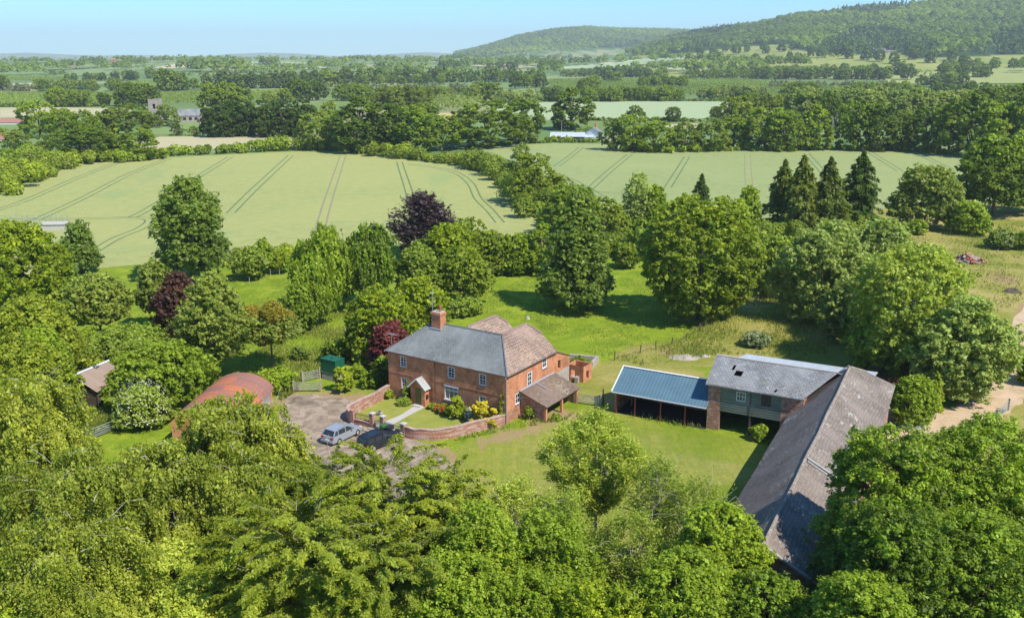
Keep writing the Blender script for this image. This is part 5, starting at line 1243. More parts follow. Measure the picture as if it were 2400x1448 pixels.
def gen_weep(rg, H, zb, R_, prof, ncl, nl, leaf, length=3.3, spread=.75, **k):
    c, t = centres(rg, ncl, H, zb + (H - zb) * 0.28, R_ * 0.86, prof, 0.25, 0.14); n = len(c)
    per = 11; ns = nl // per; ci = rg.integers(0, n, ns)
    st = c[ci] + rg.normal(size=(ns, 3)) * np.array([.5, .5, .35]) * spread
    out = unit(st * np.array([1, 1, 0]) + 1e-3)
    Ls = length * rg.uniform(.35, 1.1, ns)
    u = (np.arange(per) + 0.5) / per
    pos = st[:, None, :] + out[:, None, :] * (0.55 * np.sqrt(u))[None, :, None] * spread * .7 - np.array([0, 0, 1.0]) * (Ls[:, None] * (u ** 1.25)[None])[:, :, None]
    pos = pos.reshape(-1, 3); m_ = len(pos); pos += rg.normal(size=(m_, 3)) * 0.09 * spread
    nrm = np.repeat(out, per, 0) * .8 + rdir(rg, m_) * .8 + np.array([0, 0, .35])
    ax = rdir(rg, m_) * .45 + np.array([0, 0, -1.0])
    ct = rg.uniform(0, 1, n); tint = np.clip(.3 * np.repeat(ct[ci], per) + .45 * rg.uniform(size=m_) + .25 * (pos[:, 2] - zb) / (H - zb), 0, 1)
    l = leaf * np.exp(rg.normal(size=m_) * .32) * .95; ok = pos[:, 2] > .15
    tw = []
    for i in rg.choice(n, min(n, 46), False):
        a = c[i]; o = unit((a * np.array([1, 1, 0]))[None] + 1e-3)[0]
        tw.append([a - o * 1.2 - [0, 0, .5], a + [0, 0, .12], a + o * .5 - [0, 0, .25], a + o * .8 - [0, 0, 1.0]])
    return leaf_arrays(pos, nrm, ax, l, l * .6)[ok], tint[ok], c, tw
def gen_spray(rg, H, zb, R_, prof, ncl, nl, leaf, tl=1.6, rise=0.5, droop=0.5, per=9, wr=0.42, twigs=60, side=0.16, inner=0.3, upn=0.7, hang=0.0, **k):
    c, t = centres(rg, ncl, H - .2, zb, R_ * .92, prof, inner, 0.16); n = len(c)
    ns = nl // per; ci = rg.integers(0, n, ns)
    out = unit(c * np.array([1, 1, 0.15]) + np.array([0, 0, rise]) * (np.abs(c[:, :1]) * 0 + R_ * .5))
    dd = unit(out[ci] + rdir(rg, ns) * .75)
    Ls = tl * rg.uniform(.5, 1.2, ns); st = c[ci] - dd * Ls[:, None] * .35 + rg.normal(size=(ns, 3)) * .2 * tl
    u = (np.arange(per) + .6) / per
    pos = st[:, None, :] + dd[:, None, :] * (Ls[:, None] * u[None])[:, :, None] - np.array([0, 0, 1.0]) * (droop * Ls[:, None] * (u ** 2)[None])[:, :, None]
    sd = np.cross(dd, np.array([0, 0, 1.0])); sd = unit(sd + 1e-4)
    sgn = np.where(np.arange(per) % 2 == 0, 1, -1)
    pos = (pos + sd[:, None, :] * (sgn * side)[None, :, None]).reshape(-1, 3); m_ = len(pos); pos += rg.normal(size=(m_, 3)) * .05
    nrm = np.array([0, 0, upn]) + rdir(rg, m_) * .6 + np.repeat(dd, per, 0) * .15
    ax = np.repeat(sd, per, 0) * np.tile(sgn, ns)[:, None] + np.repeat(dd, per, 0) * .8 + np.array([0, 0, -hang]) + rdir(rg, m_) * .3
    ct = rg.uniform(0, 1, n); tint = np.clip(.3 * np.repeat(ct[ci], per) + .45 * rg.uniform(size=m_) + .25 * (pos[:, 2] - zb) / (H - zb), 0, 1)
    l = leaf * np.exp(rg.normal(size=m_) * .32) * .95; ok = pos[:, 2] > .1
    tw = []
    for i in rg.choice(ns, min(ns, twigs), False): tw.append([st[i] - dd[i] * .8, st[i] + dd[i] * Ls[i] * .4, st[i] + dd[i] * Ls[i] * .8 - [0, 0, droop * Ls[i] * .5]])
    return leaf_arrays(pos, nrm, ax, l, l * wr)[ok], tint[ok], c, tw
def gen_conifer(rg, H, zb, R_, prof, ncl, nl, leaf, droop=.35, **k):
    nb = ncl; t = np.sort(rg.uniform(0, 1, nb)); a = np.arange(nb) * 2.4 + rg.normal(size=nb) * .3
    rl = R_ * np.clip((1 - t ** 1.9) ** .85, .06, 1) * rg.uniform(.45, 1.15, nb)
    z = zb + t * (H - zb); per = nl // nb
    bi = np.repeat(np.arange(nb), per); m_ = len(bi); u = rg.uniform(.15, 1, m_) ** .7
    d = np.stack([np.cos(a), np.sin(a), np.zeros(nb)], 1)[bi]; sd = np.stack([-np.sin(a), np.cos(a), np.zeros(nb)], 1)[bi]
    lat = (1.05 - u) * rl[bi] * .38 * rg.normal(size=m_)
    pos = d * (u * rl[bi])[:, None] + sd * lat[:, None]; pos[:, 2] = z[bi] + .15 * rl[bi] * u - droop * rl[bi] * u ** 1.6 - np.abs(rg.normal(size=m_)) * .45
    nrm = d * .5 + np.array([0, 0, .7]) + rdir(rg, m_) * .7; ax = d + sd * np.sign(lat)[:, None] * .6 + np.array([0, 0, -.5]) + rdir(rg, m_) * .3
    bt = rg.uniform(0, 1, nb); tint = np.clip(.4 * bt[bi] + .4 * rg.uniform(size=m_) + .2 * u, 0, 1)
    l = leaf * np.exp(rg.normal(size=m_) * .32) * .95; c = np.stack([np.cos(a) * rl * .6, np.sin(a) * rl * .6, z], 1)
    return leaf_arrays(pos, nrm, ax, l, l * .42), tint, c, []
GEN = {'bough': gen_bough, 'weep2': gen_weep2, 'clump': gen_clump, 'weep': gen_weep, 'spray': gen_spray, 'conifer': gen_conifer}
def trunk_mb(rg, H, zb, R_, c, tw, r0, limbs, lean=0.0, style='clump', thin=0.02):
    mb = MB(); top = H * (.92 if style == 'conifer' else .72)
    k = 6; pts = [Vector((lean * (i / k) ** 1.5 + rg.normal() * .04 * (i > 0) * H / 12, rg.normal() * .05 * (i > 0) * H / 12, -.1 + (top + .1) * i / k)) for i in range(k + 1)]
    mb.tube(pts, [r0 * (1.25 if i == 0 else 1 - .85 * i / k) for i in range(k + 1)], 7)
    if len(c):
        for i in rg.choice(len(c), min(limbs, len(c)), False):
            e = Vector(c[i]); z0 = min(max(zb * .8 + .25 * (e.z - zb), zb * .6), top * .95) if style != 'conifer' else e.z
            f = (z0 + .1) / (top + .1) * k; j = min(int(f), k - 1); s_ = pts[j].lerp(pts[j + 1], f - j)
            mid = s_.lerp(e, .5) + Vector((0, 0, (e - s_).length * (.12 if style != 'conifer' else .02)))
            r_ = r0 * .34 * min(1, (e - s_).length / (R_ + .1) + .3)
            mb.tube([s_, mid, e], [r_, r_ * .6, r_ * .15 + .012], 5, cap=False)
    for w_ in tw: mb.tube([Vector(q) for q in w_], [thin * (1 - .25 * j) for j in range(len(w_))], 3, cap=False)
    return mb
def rnd(seed): return np.random.default_rng(seed)
def make_tree(name, label, cat, loc, H, R_, pal, gen='clump', prof='round', zb=None, ncl=60, nl=20000, leaf=.14, bark='bark', r0=None, limbs=18, seed=1, rz=None, group=None, lean=0.0, bare=0, sx=1.0, crown='crown', **k):
    rg = rnd(seed); zb = .12 * H if zb is None else zb
    q, tint, c, tw = GEN[gen](rg, H, zb, R_, prof, ncl, int(nl), leaf, **k)
    t = thing(name, label, cat, (loc[0], loc[1], loc[2]), rg.uniform(0, 6.28) if rz is None else rz, group)
    if sx != 1.0: t.scale = (sx, 1, 1)
    for i in range(bare):
        a = rg.uniform(0, 6.28); z = H * rg.uniform(.6, .95); r_ = R_ * rg.uniform(.5, 1.0); o = np.array([math.cos(a), math.sin(a), .4])
        s_ = np.array([math.cos(a), math.sin(a), 0]) * r_ * .5 + [0, 0, z - .5]; tw.append([s_, s_ + o * .9, s_ + o * 1.6 + rg.normal(size=3) * .3, s_ + o * 2.1 + rg.normal(size=3) * .5])
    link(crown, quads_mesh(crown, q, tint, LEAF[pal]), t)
    trunk_mb(rg, H, zb, R_, c, tw, r0 or H * .018 + .04, limbs, lean, gen).build('trunk', M[bark], t, smooth=True, uv=False)
    return t
def spot(px, ytop, h): p = P(px, ytop, h); p[2] = 0; return p
def foot_top(px, yb, yt):
    p = G(px, yb); lo, hi = 0, 80
    for _ in range(40):
        m_ = (lo + hi) / 2
        if proj((p[0], p[1], p[2] + m_))[1] > yt: lo = m_
        else: hi = m_
    return p, lo
def RP(p, wpx): return wpx / 2 * depth(p) / FPX
_sid = [100]
def T1(label, x, yt, w, pal, h=None, yb=None, name='tree', cat='tree', gen='clump', prof='round', dens=1.0, **k):
    """tree placed by its crown top (x, yt) and either its height or its foot row yb; w = crown width"""
    _sid[0] += 1
    if h is None: p, h = foot_top(x, yb, yt)
    else: p = spot(x, yt, h)
    R_ = RP(p, w); d = math.hypot(depth(p), 0); lf = k.pop('leaf', None) or max(.085, d * k.pop('lk', .00155 if d < 80 else .0016)); k.pop('lk', None)
    zb = k.get('zb', .12 * h)
    area = 4 * math.pi * ((R_ ** 1.6 * 2 * (R_ ** .8 * ((h - zb) / 2) ** .8) ** 1 + 0) / 3) if 0 else 2 * math.pi * R_ * R_ + 2 * math.pi * R_ * (h - zb) * .8
    nl = k.pop('nl', None) or dens * area * 3.4 / (lf * lf * 1.25 * 2 * .62)
    nl = min(nl, k.pop('cap', 150000))
    k.setdefault('seed', _sid[0])
    if gen == 'clump': k.setdefault('ncl', int(min(700, max(30, area / (R_ * k.get('rc', .2)) ** 2 * .58))))
    else: k.setdefault('ncl', 120)
    return make_tree(name, label, cat, p, h, R_, pal, gen, prof, nl=nl, leaf=lf, **k)

# --- foreground, left: weeping birches
bk = dict(name='birch_tree', gen='weep2', prof='egg', bark='birch_bark', limbs=30, bare=6, zb=1.0, ncl=75, dens=1.0)
T1('tall weeping birch at the left edge with bare pale twigs at its top', 65, 868, 235, 'birch', h=14.5, length=3.3, spread=.75, **bk)
T1('weeping birch with a white trunk showing below the tallest one at left', 140, 1050, 300, 'birch', h=13.5, length=3.1, spread=.75, **bk)
T1('round drooping birch mound at the bottom left of the frame', 160, 1195, 350, 'birch', h=12.0, length=2.9, spread=.75, **bk)
T1('loose birch with a long bare arching branch left of centre', 350, 1030, 270, 'birch', h=12.5, length=2.2, spread=.7, **bk)
T1('feathery birch in front of the rusty curved barn', 545, 925, 300, 'birch', h=12.5, length=2.0, spread=.7, **dict(bk, bare=10))
T1('birch between the rusty barn and the spreading cherry', 560, 1060, 320, 'birch', h=11.0, length=2.0, spread=.7, **bk)
T1('small birch whose top overlaps the edge of the drive', 655, 1000, 150, 'birch', h=9.5, length=1.6, spread=.7, **bk)
# --- foreground, centre: spreading cherries
ck = dict(name='cherry_tree', gen='bough', prof='full', bark='bark_pale', limbs=0, zb=1.5, nb=270, dens=1.0)
T1('large spreading cherry with reddish leaves in front of the parked cars', 905, 1052, 420, 'cherry', h=11.5, bare=14, **ck)
T1('arching cherry with drooping tiers at the bottom centre', 700, 1165, 480, 'cherry', h=11.5, bare=8, **ck)
T1('cherry with long sprays just under the spreading one', 880, 1230, 420, 'cherry', h=10.0, bare=6, **ck)
T1('cherry whose light sprays hide the near edge of the drive', 768, 1070, 320, 'cherry', h=10.5, bare=8, **ck)
T1('light cherry top beside the yard grass', 1045, 1092, 260, 'cherry', h=10.0, bare=8, **ck)
# --- foreground shrubs and thin trees
T1('bright fresh green elder bush between birches and cherries', 395, 1280, 230, 'ash', h=8, prof='round', name='elder_bush', rc=.26, zb=.3)
T1('fresh green leafy bush at the bottom under the elder', 370, 1390, 280, 'ash', h=6.5, name='elder_bush', rc=.25, zb=.3)
T1('yellow green shrub in the bottom left corner', 10, 1300, 150, 'bright', h=9, name='shrub', cat='shrub', rc=.25, zb=.3)
T1('pale green shrub low at the left edge', 60, 1400, 200, 'bright', h=8, name='shrub', cat='shrub', rc=.25, zb=.3)
pk = dict(name='plum_tree', prof='dome', rc=.17, zb=.8, limbs=30, rough=1.0, upb=.7, flat=1.15)
T1('bushy bright green plum tree right of the cherries', 1120, 1180, 250, 'bright', h=10.5, **pk)
T1('bushy green plum at the bottom centre with pointed shoots', 1075, 1310, 300, 'bright', h=8.5, **pk)
T1('dense green plum below the tall ash', 1290, 1215, 270, 'mid', h=9, **pk)
T1('yellowish plum bush at the bottom right of centre', 1410, 1370, 300, 'chest', h=8.5, **pk)
T1('low green plum bush at the bottom edge between two others', 1240, 1360, 300, 'bright', h=7.5, **pk)
ak = dict(name='ash_tree', gen='spray', prof='vase', bark='bark_pale', limbs=30, twigs=60, rise=1.4, droop=.1, tl=1.3, per=10, side=.1, wr=.34, hang=.1, ncl=110, upn=.4)
T1('tall airy young ash standing on the yard grass', 1392, 970, 235, 'ash', yb=1265, zb=2.2, dens=1.2, **ak)
T1('thin ash beside the tall airy one nearer the camera', 1310, 1150, 170, 'ash', h=8.0, zb=1.5, dens=.7, **ak)
T1('slender ash wrapped round the grey pole', 1550, 1070, 130, 'ash', h=9.0, zb=1.8, dens=.45, **ak)
T1('sparse bent ash with bare twigs right of the grey pole', 1630, 1120, 170, 'ash', h=8.5, zb=1.5, dens=.35, bare=16, **ak)
T1('sparse ash sapling below the airy ash', 1480, 1205, 190, 'ash', h=8.0, zb=1.0, dens=.7, bare=8, **ak)
T1('mid green ash over the corner of the yard', 1205, 1125, 170, 'ash', h=8.5, zb=1.5, dens=.6, **ak)
ok = dict(name='oak_tree', prof='dome', rc=.15, zb=1.6, limbs=36, rough=.9, upb=.6)
T1('round green oak covering the near corner of the long barn', 1690, 1180, 240, 'mid', h=10.0, **ok)
T1('shaded oak at the bottom beside the barn end', 1610, 1300, 320, 'mid', h=9.0, **ok)
T1('dark oak at the bottom edge below the barn gable', 1800, 1350, 300, 'oak', h=8.0, **ok)
T1('big dark oak hanging over the long barn roof', 2120, 1000, 370, 'oak', h=14.5, **ok)
T1('big oak with bright tips at the right edge', 2320, 985, 420, 'oak', h=14.5, **ok)
T1('broad oak below the barn roof on the right', 2120, 1180, 400, 'oak', h=12.5, **ok)
T1('oak crown filling the bottom right corner', 2300, 1210, 480, 'oak', h=12.0, **ok)
T1('pale tipped oak at the bottom edge on the right', 2040, 1350, 330, 'mid', h=10.5, **ok)
# undergrowth beneath the foreground trees
bk2 = dict(name='bramble_bush', cat='bush', prof='dome', rc=.28, zb=.1, limbs=4, cap=16000, dens=.8)
for k_, (x, y, w, pal, l) in enumerate([(60, 1010, 260, 'mid', 'dark bramble under the left birches'), (280, 1120, 240, 'mid', 'bramble in the gap below the bare arching branch'), (480, 1180, 260, 'oak', 'dark bramble in the shade hollow left of the cherries'), (660, 1330, 300, 'oak', 'dark bramble under the arching cherry'), (1000, 1180, 240, 'mid', 'bramble under the right side of the spreading cherry'), (1300, 1330, 260, 'oak', 'dark bramble under the plum trees'), (1500, 1330, 260, 'mid', 'bramble around the foot of the thin ashes'), (1650, 1400, 300, 'oak', 'dark bramble at the bottom between oak and ash'), (1900, 1380, 300, 'oak', 'dark bramble below the barn end'), (2200, 1340, 420, 'oak', 'dark bramble under the big right oaks'), (850, 1400, 300, 'oak', 'dark bramble at the bottom under the cherries'), (180, 1330, 300, 'oak', 'dark bramble under the round birch mound')]):
    T1(l, x, y, w, pal, h=3.2, **bk2)
T1('bright bush at the foot of the brick pier of the granary', 1778, 996, 44, 'mid', yb=1030, name='shrub', cat='shrub', zb=.1, rc=.3)

# --- left side, middle distance
T1('huge yellow green sycamore at the left edge with shaded foot', 45, 518, 300, 'chest', yb=760, rc=.13, zb=1.5, prof='dome', upb=.8)
T1('small dark tree beside the huge left sycamore', 192, 515, 118, 'lime', yb=638, rc=.22, zb=.5, prof='cone')
T1('tall sycamore rising in front of the left wheat field', 452, 413, 188, 'lime', yb=655, rc=.16, zb=1.2, prof='egg', rough=1.8, inner=.15, lump=.26, dens=1.1)
pe = dict(name='pear_tree', prof='egg', rc=.2, rough=1.3, inner=.2, bark='bark', limbs=26)
T1('broad greyish pear tree in the left orchard', 240, 640, 165, 'pear', yb=812, zb=3.0, **pe)
T1('narrow tall pear left of the dark copper tree', 375, 605, 100, 'pear', yb=775, zb=2.5, **pe)
T1('big pear in front of the copper tree', 512, 640, 180, 'pear', yb=885, zb=2.0, **pe)
T1('pear with yellow mistletoe clumps above its bare trunk', 640, 715, 150, 'pear', yb=868, zb=3.6, dens=.7, bare=14, **pe)
T1('copper leaved tree between the pears', 430, 632, 120, 'copper', yb=800, name='copper_beech', zb=.8, rc=.2, prof='egg')
T1('low spreading tree beneath the pears by the tin shed', 300, 770, 210, 'olive', yb=862, prof='dome', zb=1.0, rc=.2)
T1('glossy bright chestnut beside the rusty curved barn', 388, 805, 235, 'bright', yb=945, prof='dome', zb=.6, rc=.14, rough=.8)
T1('apple tree with reddish tints at the left edge', 60, 700, 250, 'cherry', h=11.0, prof='dome', zb=1.0, rc=.18, rough=1.2)
T1('green apple tree in front of the tin shed', 88, 765, 150, 'mid', h=9.5, prof='dome', zb=1.0, rc=.18, rough=1.1)
T1('leafy cherry leaning over the tin shed roof', 40, 800, 200, 'cherry', h=9.0, prof='dome', zb=1.0, rc=.18, rough=1.2)
T1('dark bush behind the tin shed', 200, 780, 170, 'mid', yb=845, prof='dome', zb=.3, rc=.22, name='shrub', cat='shrub')
T1('bright ivy covered dome shaped tree in the orchard', 708, 655, 90, 'bright', yb=778, prof='egg', zb=.2, rc=.24, name='clipped_tree', rough=.5)
el = T1('elder bush covered in cream blossom left of the rusty barn', 338, 902, 120, 'olive', yb=1000, prof='dome', zb=.3, rc=.25, name='elder_bush')
el2 = T1('flowering elder beside the rough ground on the right', 2345, 535, 66, 'olive', yb=583, prof='dome', zb=.2, rc=.3, name='elder_bush')
def dots(parent, n, Rr, H, z0, size, mat, seed, part='blossom', hemi=True):
    rg = rnd(seed); d = rdir(rg, n); d[:, 2] = np.abs(d[:, 2]) if hemi else d[:, 2]
    pos = d * np.array([Rr, Rr, H - z0]) * rg.uniform(.82, 1.04, (n, 1)) + [0, 0, z0]
    q = leaf_arrays(pos, d + rdir(rg, n) * .4 + [0, 0, .6], rdir(rg, n), size * rg.uniform(.6, 1.3, n), size * rg.uniform(.5, 1.1, n), .1)
    o = link(part, quads_mesh(part, q, rg.uniform(size=n), mat), parent); return o
dots(el, 650, 2.9, 5.4, 1.2, .07, M['blossom'], 3); dots(el2, 340, 2.6, 3.6, 1.0, .11, M['blossom'], 4)
# mistletoe balls in the pear
p, h = foot_top(640, 868, 715)
for i, (dx, dy, zz, r_) in enumerate([(-1.6, -1.0, h - .9, 1.2), (.8, -1.4, h - .5, 1.4), (2.0, .2, h - 1.6, 1.0), (-.6, -1.6, h - 3.4, 1.1), (1.4, -1.5, h - 3.2, .9)]):
    rg = rnd(60 + i); n = 2600; d = rdir(rg, n); pos = d * r_ * rg.uniform(.5, 1, (n, 1)) ** .5
    q = leaf_arrays(pos, d + rdir(rg, n), d + rdir(rg, n) * .5, .16, .06); o = link('mistletoe', quads_mesh('mistletoe', q, rg.uniform(size=n), LEAF['mistle'])); o.location = (p[0] + dx, p[1] + dy, zz); tag(o, 'round golden mistletoe clump growing in the half bare pear tree', 'mistletoe', 'mistletoe clumps')
# hedge trees between orchard and field
mk = dict(rc=.2, prof='egg', zb=.8, rough=1.1)
T1('scrubby bush with dead yellow patch at the orchard edge', 590, 578, 90, 'olive', yb=655, **mk)
T1('taller scrub bush behind the orchard stakes', 618, 556, 60, 'mid', yb=642, **mk)
T1('low hedge bush before the wheat field near the pale trees', 655, 585, 60, 'hedge', yb=640, **mk)
wk = dict(prof='egg', gen='weep', zb=.8, length=2.2, spread=.9, bark='bark_pale', limbs=20)
T1('tall shaggy tree with bare twigs at the field edge', 765, 528, 150, 'mid', yb=735, **dict(wk, bare=14))
T1('dark drooping tree with pointed crown at the field edge', 872, 522, 140, 'oak', yb=725, **wk)
T1('dark tree between the shaggy one and the pointed one', 815, 560, 110, 'oak', yb=720, **wk)
T1('dense shaggy tree over the bright orchard grass', 740, 600, 120, 'mid', yb=760, **wk)
T1('grey green hawthorn behind the farmhouse chimney', 985, 572, 130, 'olive', yb=712, rc=.17, prof='dome', zb=.6)
T1('golden flecked thorn tree behind the chimney mast', 1088, 575, 125, 'hedge', yb=712, rc=.18, prof='egg', zb=.8, rough=1.1)
T1('pale green tree behind the thorn by the field', 1060, 520, 150, 'chest', yb=640, rc=.18, prof='dome', zb=.6)
T1('round thicket tree left of the lime', 1150, 540, 110, 'hedge', yb=640, rc=.2, prof='dome', zb=.4)
T1('smaller thicket tree beside the tall lime', 1215, 545, 90, 'mid', yb=640, rc=.2, prof='dome', zb=.4)
T1('purple beech standing out against the wheat', 995, 458, 150, 'purple', yb=600, name='copper_beech', gen='spray', prof='full', rise=1.4, droop=.02, tl=2.2, per=9, wr=.5, zb=.8, limbs=30, ncl=200, inner=.15, side=.25)
ch = dict(rc=.12, prof='dome', zb=.6, rough=.7, upb=.7)
T1('yellow green walnut left of the farmhouse roof', 893, 672, 165, 'chest', yb=848, **dict(ch, rc=.16))
T1('yellow green tree behind the walnut and the chimney', 985, 648, 130, 'chest', yb=790, **dict(ch, rc=.17))
T1('dark red maple against the farmhouse gable', 918, 752, 105, 'maple', yb=876, name='maple_tree', rc=.2, prof='dome', zb=.8)
T1('dark shrub at the left corner of the farmhouse', 898, 835, 50, 'oak', yb=905, name='shrub', cat='shrub', rc=.3, zb=.1)
T1('tall dark lime in the bright paddock with low skirts', 1352, 440, 210, 'lime', yb=722, name='lime_tree', rc=.13, prof='cone', zb=1.0, rough=1.1, inner=.2)
T1('huge rounded horse chestnut casting shade over the paddock', 1637, 453, 278, 'hedge', yb=748, name='chestnut_tree', rc=.115, prof='round', zb=.2, rough=.5, upb=.8, lump=.08)
T1('round bush between the lime and the chestnut', 1465, 568, 60, 'hedge', yb=628, name='shrub', cat='shrub', rc=.25, zb=.1)
T1('thin pale aspen in front of the second field', 1492, 398, 78, 'willow', yb=560, name='aspen_tree', prof='egg', rc=.22, zb=3.5, dens=.35, bark='bark_pale', rough=1.5, inner=.1)
T1('dark leafy tree beside the thin aspen', 1532, 428, 62, 'mid', yb=560, rc=.22, prof='egg', zb=.8)
T1('small dark spruce behind the chestnut crown', 1641, 408, 60, 'yew', yb=500, name='spruce_tree', gen='conifer', ncl=60, zb=.6, limbs=0)
T1('dark round tree between chestnut and conifers', 1750, 433, 66, 'mid', yb=545, rc=.22, zb=.8, prof='egg')
co = dict(name='conifer_tree', gen='conifer', ncl=150, dens=1.3, zb=1.0, limbs=30, bark='bark')
T1('thin leftmost conifer of the four at the field edge', 1830, 374, 110, 'conifer', yb=535, **co)
T1('second conifer of the four with brownish boughs', 1872, 364, 118, 'conifer', yb=548, **co)
T1('third conifer of the four, the most ragged', 1934, 368, 122, 'conifer', yb=545, **co)
T1('dark green fourth conifer with the pointed top', 2008, 354, 130, 'yew', yb=535, **co)
T1('brown tinged oak right of the conifers', 2165, 386, 155, 'pear', yb=532, rc=.17, prof='dome', zb=1.0)
T1('massive dark oak at the right field corner', 2325, 312, 190, 'oak', yb=505, rc=.15, prof='dome', zb=3.0, name='oak_tree')
T1('oak at the right edge beside the massive one', 2410, 335, 150, 'mid', yb=500, rc=.17, prof='dome', zb=2.0, name='oak_tree')
T1('low yellow green yew like bush on the rough ground', 2265, 472, 100, 'bright', yb=548, rc=.22, prof='dome', zb=.2, name='shrub', cat='shrub')
T1('dark bush at the right edge near the flowering elder', 2402, 545, 50, 'mid', yb=585, rc=.3, zb=.1, name='shrub', cat='shrub')
T1('small bush left of the yellow green bush', 2150, 515, 40, 'bright', yb=550, rc=.3, zb=.1, name='shrub', cat='shrub')
wl = dict(name='willow_tree', prof='dome', rc=.18, rough=1.3, zb=.3, inner=.25)
T1('pale grey green willow mass right of the chestnut', 1925, 520, 235, 'willow', yb=752, **wl)
T1('olive thicket between the chestnut and the pale willow', 1822, 550, 130, 'olive', yb=690, **wl)
T1('willow top behind the big ash', 2068, 512, 150, 'willow', yb=645, **wl)
T1('upright willow behind the ash near the log pile', 2165, 575, 150, 'willow', yb=750, **wl)
T1('grey green sallow overhanging the dirt track', 2250, 690, 222, 'willow', yb=935, **dict(wl, prof='egg'))
T1('wide open ash tree beyond the barns', 2125, 575, 330, 'ash', yb=865, name='ash_tree', prof='dome', rc=.13, zb=1.5, rough=1.5, inner=.25, bark='bark_pale', limbs=60, bare=20, dens=.8)
T1('dark understorey bush below the wide ash', 2070, 740, 190, 'oak', yb=872, name='shrub', cat='shrub', prof='dome', rc=.2, zb=.2)
T1('grey willow bush at the left foot of the wide ash', 1985, 650, 130, 'willow', yb=800, **wl)
T1('leafy shrub behind the long barn gable', 2135, 878, 120, 'bright', yb=990, name='shrub', cat='shrub', prof='dome', rc=.2, zb=.2)
T1('small pointed yellow green conifer behind the barn', 2186, 868, 50, 'chest', yb=962, name='conifer_tree', gen='conifer', ncl=60, zb=.2, limbs=0)
T1('rust coloured shrub against the barn gable', 2088, 888, 50, 'maple', yb=930, name='shrub', cat='shrub', prof='dome', rc=.3, zb=.1)
T1('green bush at the right edge beside the track', 2425, 820, 90, 'mid', yb=900, name='shrub', cat='shrub', prof='dome', rc=.25, zb=.1)
# garden plants
gk = dict(name='garden_shrub', cat='shrub', zb=.05, limbs=6, rc=.26, leaf=.1)
def atl(lab, x, y, R_, h, pal, **k):
    q = hl(x, y); kk = dict(gk); kk.update(k); _sid[0] += 1
    return make_tree(kk.pop('name'), lab, kk.pop('cat'), q, h, R_, pal, 'clump', kk.pop('prof', 'dome'), ncl=kk.pop('ncl', 26), nl=kk.pop('nl', 5000 * R_ * R_), seed=_sid[0], **kk)
atl('yellow flowering shrub at the right corner of the farmhouse', -1.7, -1.7, 1.35, 2.6, 'gold')
atl('lime yellow shrub under the upper middle window', -5.4, -1.3, 1.05, 2.3, 'yellowgreen')
s1 = atl('white variegated shrub between the two yellow shrubs', -3.6, -1.3, .65, 1.5, 'grey'); dots(s1, 200, .6, 1.5, .4, .08, M['petal_white'], 5, 'flowers')
s1 = atl('red flowering plant left of the lime yellow shrub', -6.9, -1.2, .7, 1.1, 'mid'); dots(s1, 240, .7, 1.15, .3, .07, M['petal_red'], 6, 'flowers')
s1 = atl('low flower bed plant with red blooms below the wide window', -8.0, -1.0, .5, .8, 'mid'); dots(s1, 90, .5, .85, .2, .07, M['petal_red'], 7, 'flowers')
atl('low green plant by the porch wall', -9.0, -.9, .4, .7, 'bright')
atl('climbing rose beside the left of the porch', -12.5, -.5, .55, 2.2, 'bright')
atl('round lavender bush left of the porch door', -12.1, -1.5, .75, .9, 'olive')
atl('small green bush against the left end of the front wall', -14.7, -.8, .6, .95, 'bright')
atl('yellow climber on the right corner of the front wall', -.35, -.25, .35, 3.6, 'yellowgreen', prof='column', ncl=20, nl=1800)
atl('green climber at the foot of the lean-to wall', 1.3, 2.2, .45, 1.6, 'mid')
atl('weeds growing in the doorway of the lean-to store', 3.7, 3.6, .5, .8, 'bright')
atl('bright lime green sapling on the side lawn', -20.2, -2.0, 1.3, 3.1, 'yellowgreen', zb=.4)
atl('small green bush behind the lime green sapling', -18.8, .6, 1.1, 1.8, 'mid')
atl('bush growing beside the oil tank', -22.2, 2.2, 1.2, 1.9, 'mid')
T1('round grey green bush in the orchard grass', 703, 815, 38, 'lime', yb=845, name='shrub', cat='shrub', zb=.05, rc=.3)
T1('grey thistle like bush in the rough grass behind the barns', 1770, 778, 60, 'grey', yb=812, name='shrub', cat='shrub', zb=.05, rc=.3)
T1('dark bush on the grass behind the walnut', 790, 800, 60, 'oak', yb=850, name='shrub', cat='shrub', zb=.05, rc=.3)
T1('nettle thicket between pear trunk and gates', 640, 865, 100, 'mid', yb=915, name='shrub', cat='shrub', zb=.05, rc=.25)
T1('pale tall weeds behind the farmhouse', 1085, 700, 90, 'olive', yb=738, name='shrub', cat='shrub', zb=.05, rc=.25)
T1('bush by the ruined yard wall', 1360, 838, 50, 'bright', yb=870, name='shrub', cat='shrub', zb=.05, rc=.3)

